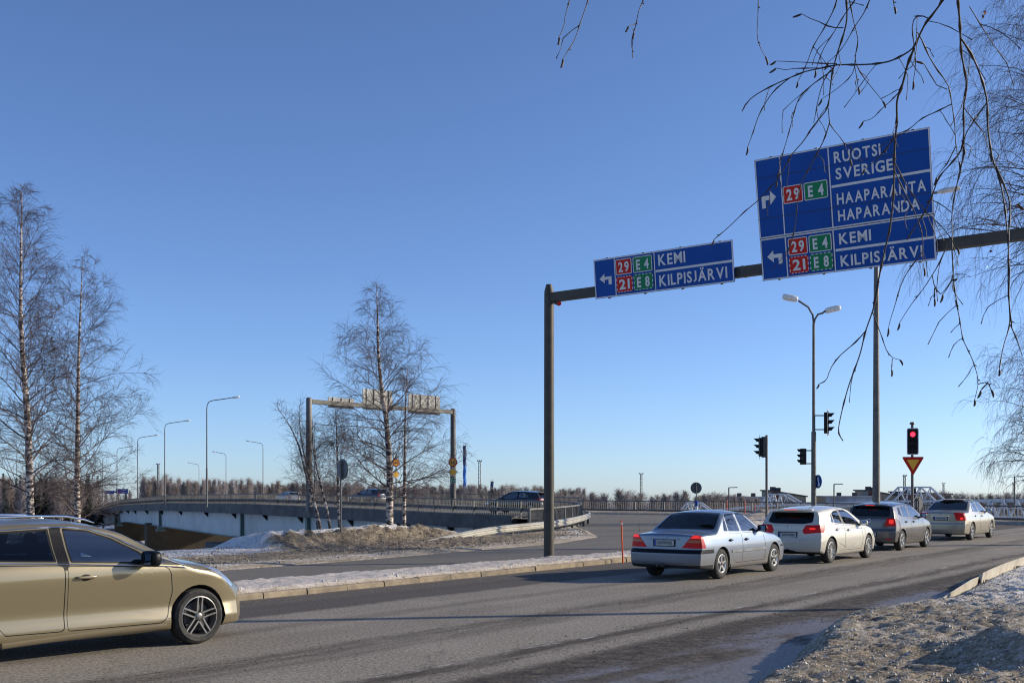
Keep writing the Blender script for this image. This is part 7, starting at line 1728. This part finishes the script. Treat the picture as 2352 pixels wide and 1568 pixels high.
mb = MB(); mb.sell((car.mapx(0, .70, .88) - .006, .68, .885), (.018, .055, .035), .6, 12, 8, Matrix.Rotation(R(-30), 3, 'Z')); mb.build('indicator', M['amberlit'], av, smooth=50)
mb = MB(); V = []; rgx = np.random.default_rng(2)
for (cx_, cy_, a, b) in ((1.75, .1, .42, .42), (2.15, -.2, .3, .35), (1.6, -.25, .2, .22)): mb.sell((cx_, cy_, 1.462), (a, b, .022), .9, 20, 6)
mb.build('roof_snow', M['roofsnow'], av, smooth=60)

# ---- gold estate in the foreground
sp = base_spec(L=4.65, W=1.79, Hm=1.46, wr=.317, rim=.229, rimmat=M['alu_grey'], style='twin', axles=[1.0, 3.70], wwd=.205, winset=.012, archgap=.048, bot=[(0, .28), (.4, .24), (1.0, .185), (3.3, .185), (3.9, .17), (4.7, .20)],
  sec=[(.15, .925), (.22, .955), (.30, .99), (.34, .978), (.46, .952), (.62, .976), (.80, .998), (.905, 1.0), (.925, .985), (.985, .972), (1.04, .935), (1.15, .845), (1.30, .755), (1.46, .66)],
  top=[(0, .98), (.08, 1.10), (.35, 1.36), (.45, 1.40), (1.0, 1.44), (1.8, 1.46), (2.3, 1.455), (2.62, 1.405), (2.85, 1.33), (3.38, 1.04), (3.50, 1.00), (3.8, .955), (4.15, .88), (4.42, .77), (4.55, .69), (4.65, .62)], topsm=.07,
  rear=[(.1, .09), (.26, .03), (.36, .0), (.60, .0), (.65, .035), (.9, .06), (1.1, .08)], front=[(.12, .09), (.22, .02), (.30, .0), (.42, .02), (.58, .04), (.70, .08), (.85, .16)], plan=[(0, .94), (.5, .985), (1.0, 1.0), (3.2, 1.0), (3.9, .985), (4.3, .95), (4.65, .90)],
  rad=[(0, .06), (.3, .08), (.5, .11), (1.5, .13), (2.4, .12), (2.8, .08), (3.4, .09), (3.7, .15), (4.65, .16)], secsm=.022, cr=.17, crp=5, cf=.50, cfp=2.2, seats=(2.45, 1.5), dash=3.25, mirx=2.95,
  windows=[([(.55, 1.13), (1.28, 1.06), (1.28, 1.325), (.80, 1.305)], .04, GT), ([(1.36, 1.055), (2.02, 1.018), (2.02, 1.362), (1.40, 1.342)], .02, GT), ([(2.17, 1.008), (3.10, .950), (3.05, 1.02), (2.98, 1.09), (2.70, 1.245), (2.45, 1.335), (2.17, 1.365)], .02, GL), ([(3.14, .945), (3.45, .915), (3.36, .95), (3.09, 1.06)], .01, GL)],
  wtrim=.022, wtrimmat=2, rearwin=(-.1, .6, [(-.62, 1.04), (.62, 1.04), (.57, 1.345), (-.57, 1.345)], .05, GT), windshield=(2.6, 3.7, [(-.72, 1.02), (.72, 1.02), (.57, 1.395), (-.57, 1.395)], .05, M['glass']),
  regions=[('headlight', [pl((3.96, .8, .78), (-.75, .0, -1)), pl((4.1, 0, .835), (.28, 0, 1)), pl((4.6, .3, .70), (.2, 0, -1)), pl((0, .42, 0), (0, -1, 0))], M['headlamp'], dict(x=(3.8, 4.8), inset=.006, insmat=2)),
           (None, [pl((0, 0, .345), (0, 0, 1)), pl((0, 0, .215), (0, 0, -1)), pl((4.30, 0, 0), (-1, 0, 0)), pl((0, .62, 0), (0, 1, 0))], 2, dict(x=(4.1, 4.8))),
           (None, [pl((0, 0, .62), (0, 0, 1)), pl((0, 0, .50), (0, 0, -1)), pl((4.30, 0, 0), (-1, 0, 0)), pl((0, .45, 0), (0, 1, 0))], 2, dict(x=(4.1, 4.8)))],
  doors=[([(1.42, .30), (2.10, .29), (2.10, .985), (1.06, 1.03), (1.04, .90), (1.22, .62), (1.38, .42)], .06), ([(2.125, .29), (3.22, .28), (3.30, .34), (3.36, .62), (3.33, .86), (3.27, .915), (2.125, .980)], .04)],
  seams=[((2.09, .93), (2.09, 1.37), .125), ((3.34, .90), (3.98, .835), .007), ((3.98, .84), (4.14, .62), .006), ((3.30, .33), (3.38, .33), .006)])
M['p_gold'] = paint('gold_bronze_paint', (.27, .222, .13), .6, .30, .22, dirtcol=(.20, .17, .13))
gd, car, parts = car_object('gold-bronze estate car cut off by the left edge, driving past in front', sp, M['p_gold'], (-3.80, 13.66), (.672, .741), None)
GS = 1.055
add_mirror(gd, car, 3.00, .975, M['black'], 1.15, False); add_handle(parts, car, 1.26, .875, M['p_gold'], .22); add_handle(parts, car, 2.32, .845, M['p_gold'], .22)
for sg in (-1, 1):
    mb = MB(); pts = [(x, sg * (car.Wd(x, car.H(x) - .05) - .12 - .02 * (x < 1)), car.H(x) + z) for x, z in ((.55, .0), (.62, .03), (.9, .035), (1.4, .035), (1.9, .034), (2.3, .03), (2.5, .02), (2.60, .0))]; mb.tube(pts, [.006, .014, .015, .015, .015, .015, .012, .005], 10); mb.build('roof_rail', M['chrome'], gd, smooth=60)
    mb = MB(); q = [(x, sg * (car.Wd(x, z) + .004), z) for x, z in ((.50, 1.30), (.8, 1.318), (1.4, 1.352), (1.9, 1.372), (2.2, 1.374), (2.46, 1.350), (2.72, 1.262), (3.0, 1.112), (3.2, 1.02), (3.38, .955), (3.50, .915))]
    qq = np.array(q); t = np.linspace(0, 10, 60); q = [(np.interp(k, range(11), qq[:, 0]), np.interp(k, range(11), qq[:, 1]), np.interp(k, range(11), qq[:, 2])) for k in t]; mb.tube(q, .009, 6); mb.tube([(x, sg * (car.Wd(x, z) + .006), z) for x, z in ((.5, 1.115), (1.0, 1.072), (1.4, 1.034), (2.1, .995), (2.7, .955), (3.1, .93), (3.5, .895))], .006, 6); mb.build('window_moulding', M['chrome'], gd, smooth=60)
    mb = MB(); n = 40; vs = []
    for k in range(n + 1):
        x = 1.45 + (3.28 - 1.45) * k / n; zz = .215 + .05 * math.sin(math.pi * k / n * .5 + .2) - .035
        for z, o_ in ((zz - .02, .0), (zz, .026), (zz + .028, .020), (zz + .04, .0)): vs.append((x, sg * (car.Wd(x, z) + o_), z))
    mb.add(vs, [(4 * k + j, 4 * k + 4 + j, 4 * k + 5 + j, 4 * k + 1 + j) for k in range(n) for j in range(3)]); mb.build('side_skirt', M['p_gold'], gd, smooth=50)
mb = MB(); mb.sell((2.98, -.1, 1.20), (.02, .13, .04), .5, 12, 8); mb.build('dash_camera', M['black'], gd, smooth=50)
# true size of this car: about 5 % larger than the template it was drawn on
c0 = Vector((-3.80, 13.66, 0)); gd.location = c0 + (gd.location - c0) * GS; gd.location.z = .003; gd.scale = (GS, GS, GS)

# ---- dark cars crossing the bridge
def bridge_car(label, px, Y, z, yaw, mat, s=1.0, src=None):
    c = copy_tree(src); c['label'] = label; c['group'] = 'cars on the bridge'; c.location = (sx(px, Y), Y, z); c.rotation_euler = (0, 0, yaw); c.scale = (s, s, s)
    def rec(o):
        for k in o.children:
            if k.type == 'MESH' and k.name.split('.')[0] in ('body', 'door', 'roof_spoiler', 'side_mirror', 'crease', 'tailgate_trim', 'tail_lamp', 'headlight'):
                me = k.data.copy(); k.data = me
                for i, q in enumerate(me.materials):
                    if q and q.name.startswith(('warm_grey', 'cream_white')): me.materials[i] = mat
                    elif q and q.name.startswith('red_lens') and i == 0: me.materials[i] = M['redlens_dark']
            if k.name.split('.')[0] in ('brake_light', 'high_brake_light', 'number_plate', 'emblem', 'antenna', 'reflector'): drop.append(k)
            rec(k)
    drop = []; rec(c)
    for k in drop: bpy.data.objects.remove(k)
    return c
M['p_navy'] = paint('navy_paint', (.012, .016, .030), .3, .25, .3); M['p_black'] = paint('black_paint', (.010, .010, .012), .2, .25, .3)
bridge_car('black car on the bridge behind the corner railing, left of the tall gantry post', 548, 78, .12, R(150), M['p_black'], 1.12, wh)
bridge_car('dark blue car on the bridge half hidden by the big birch trunk', 385, 103, .33, R(140), M['p_navy'], 1.05, gy)
bridge_car('small silver car far up on the bridge, left of the birch clump', 295, 135, .03, R(128), M['p_silver'], 1.0, gy)
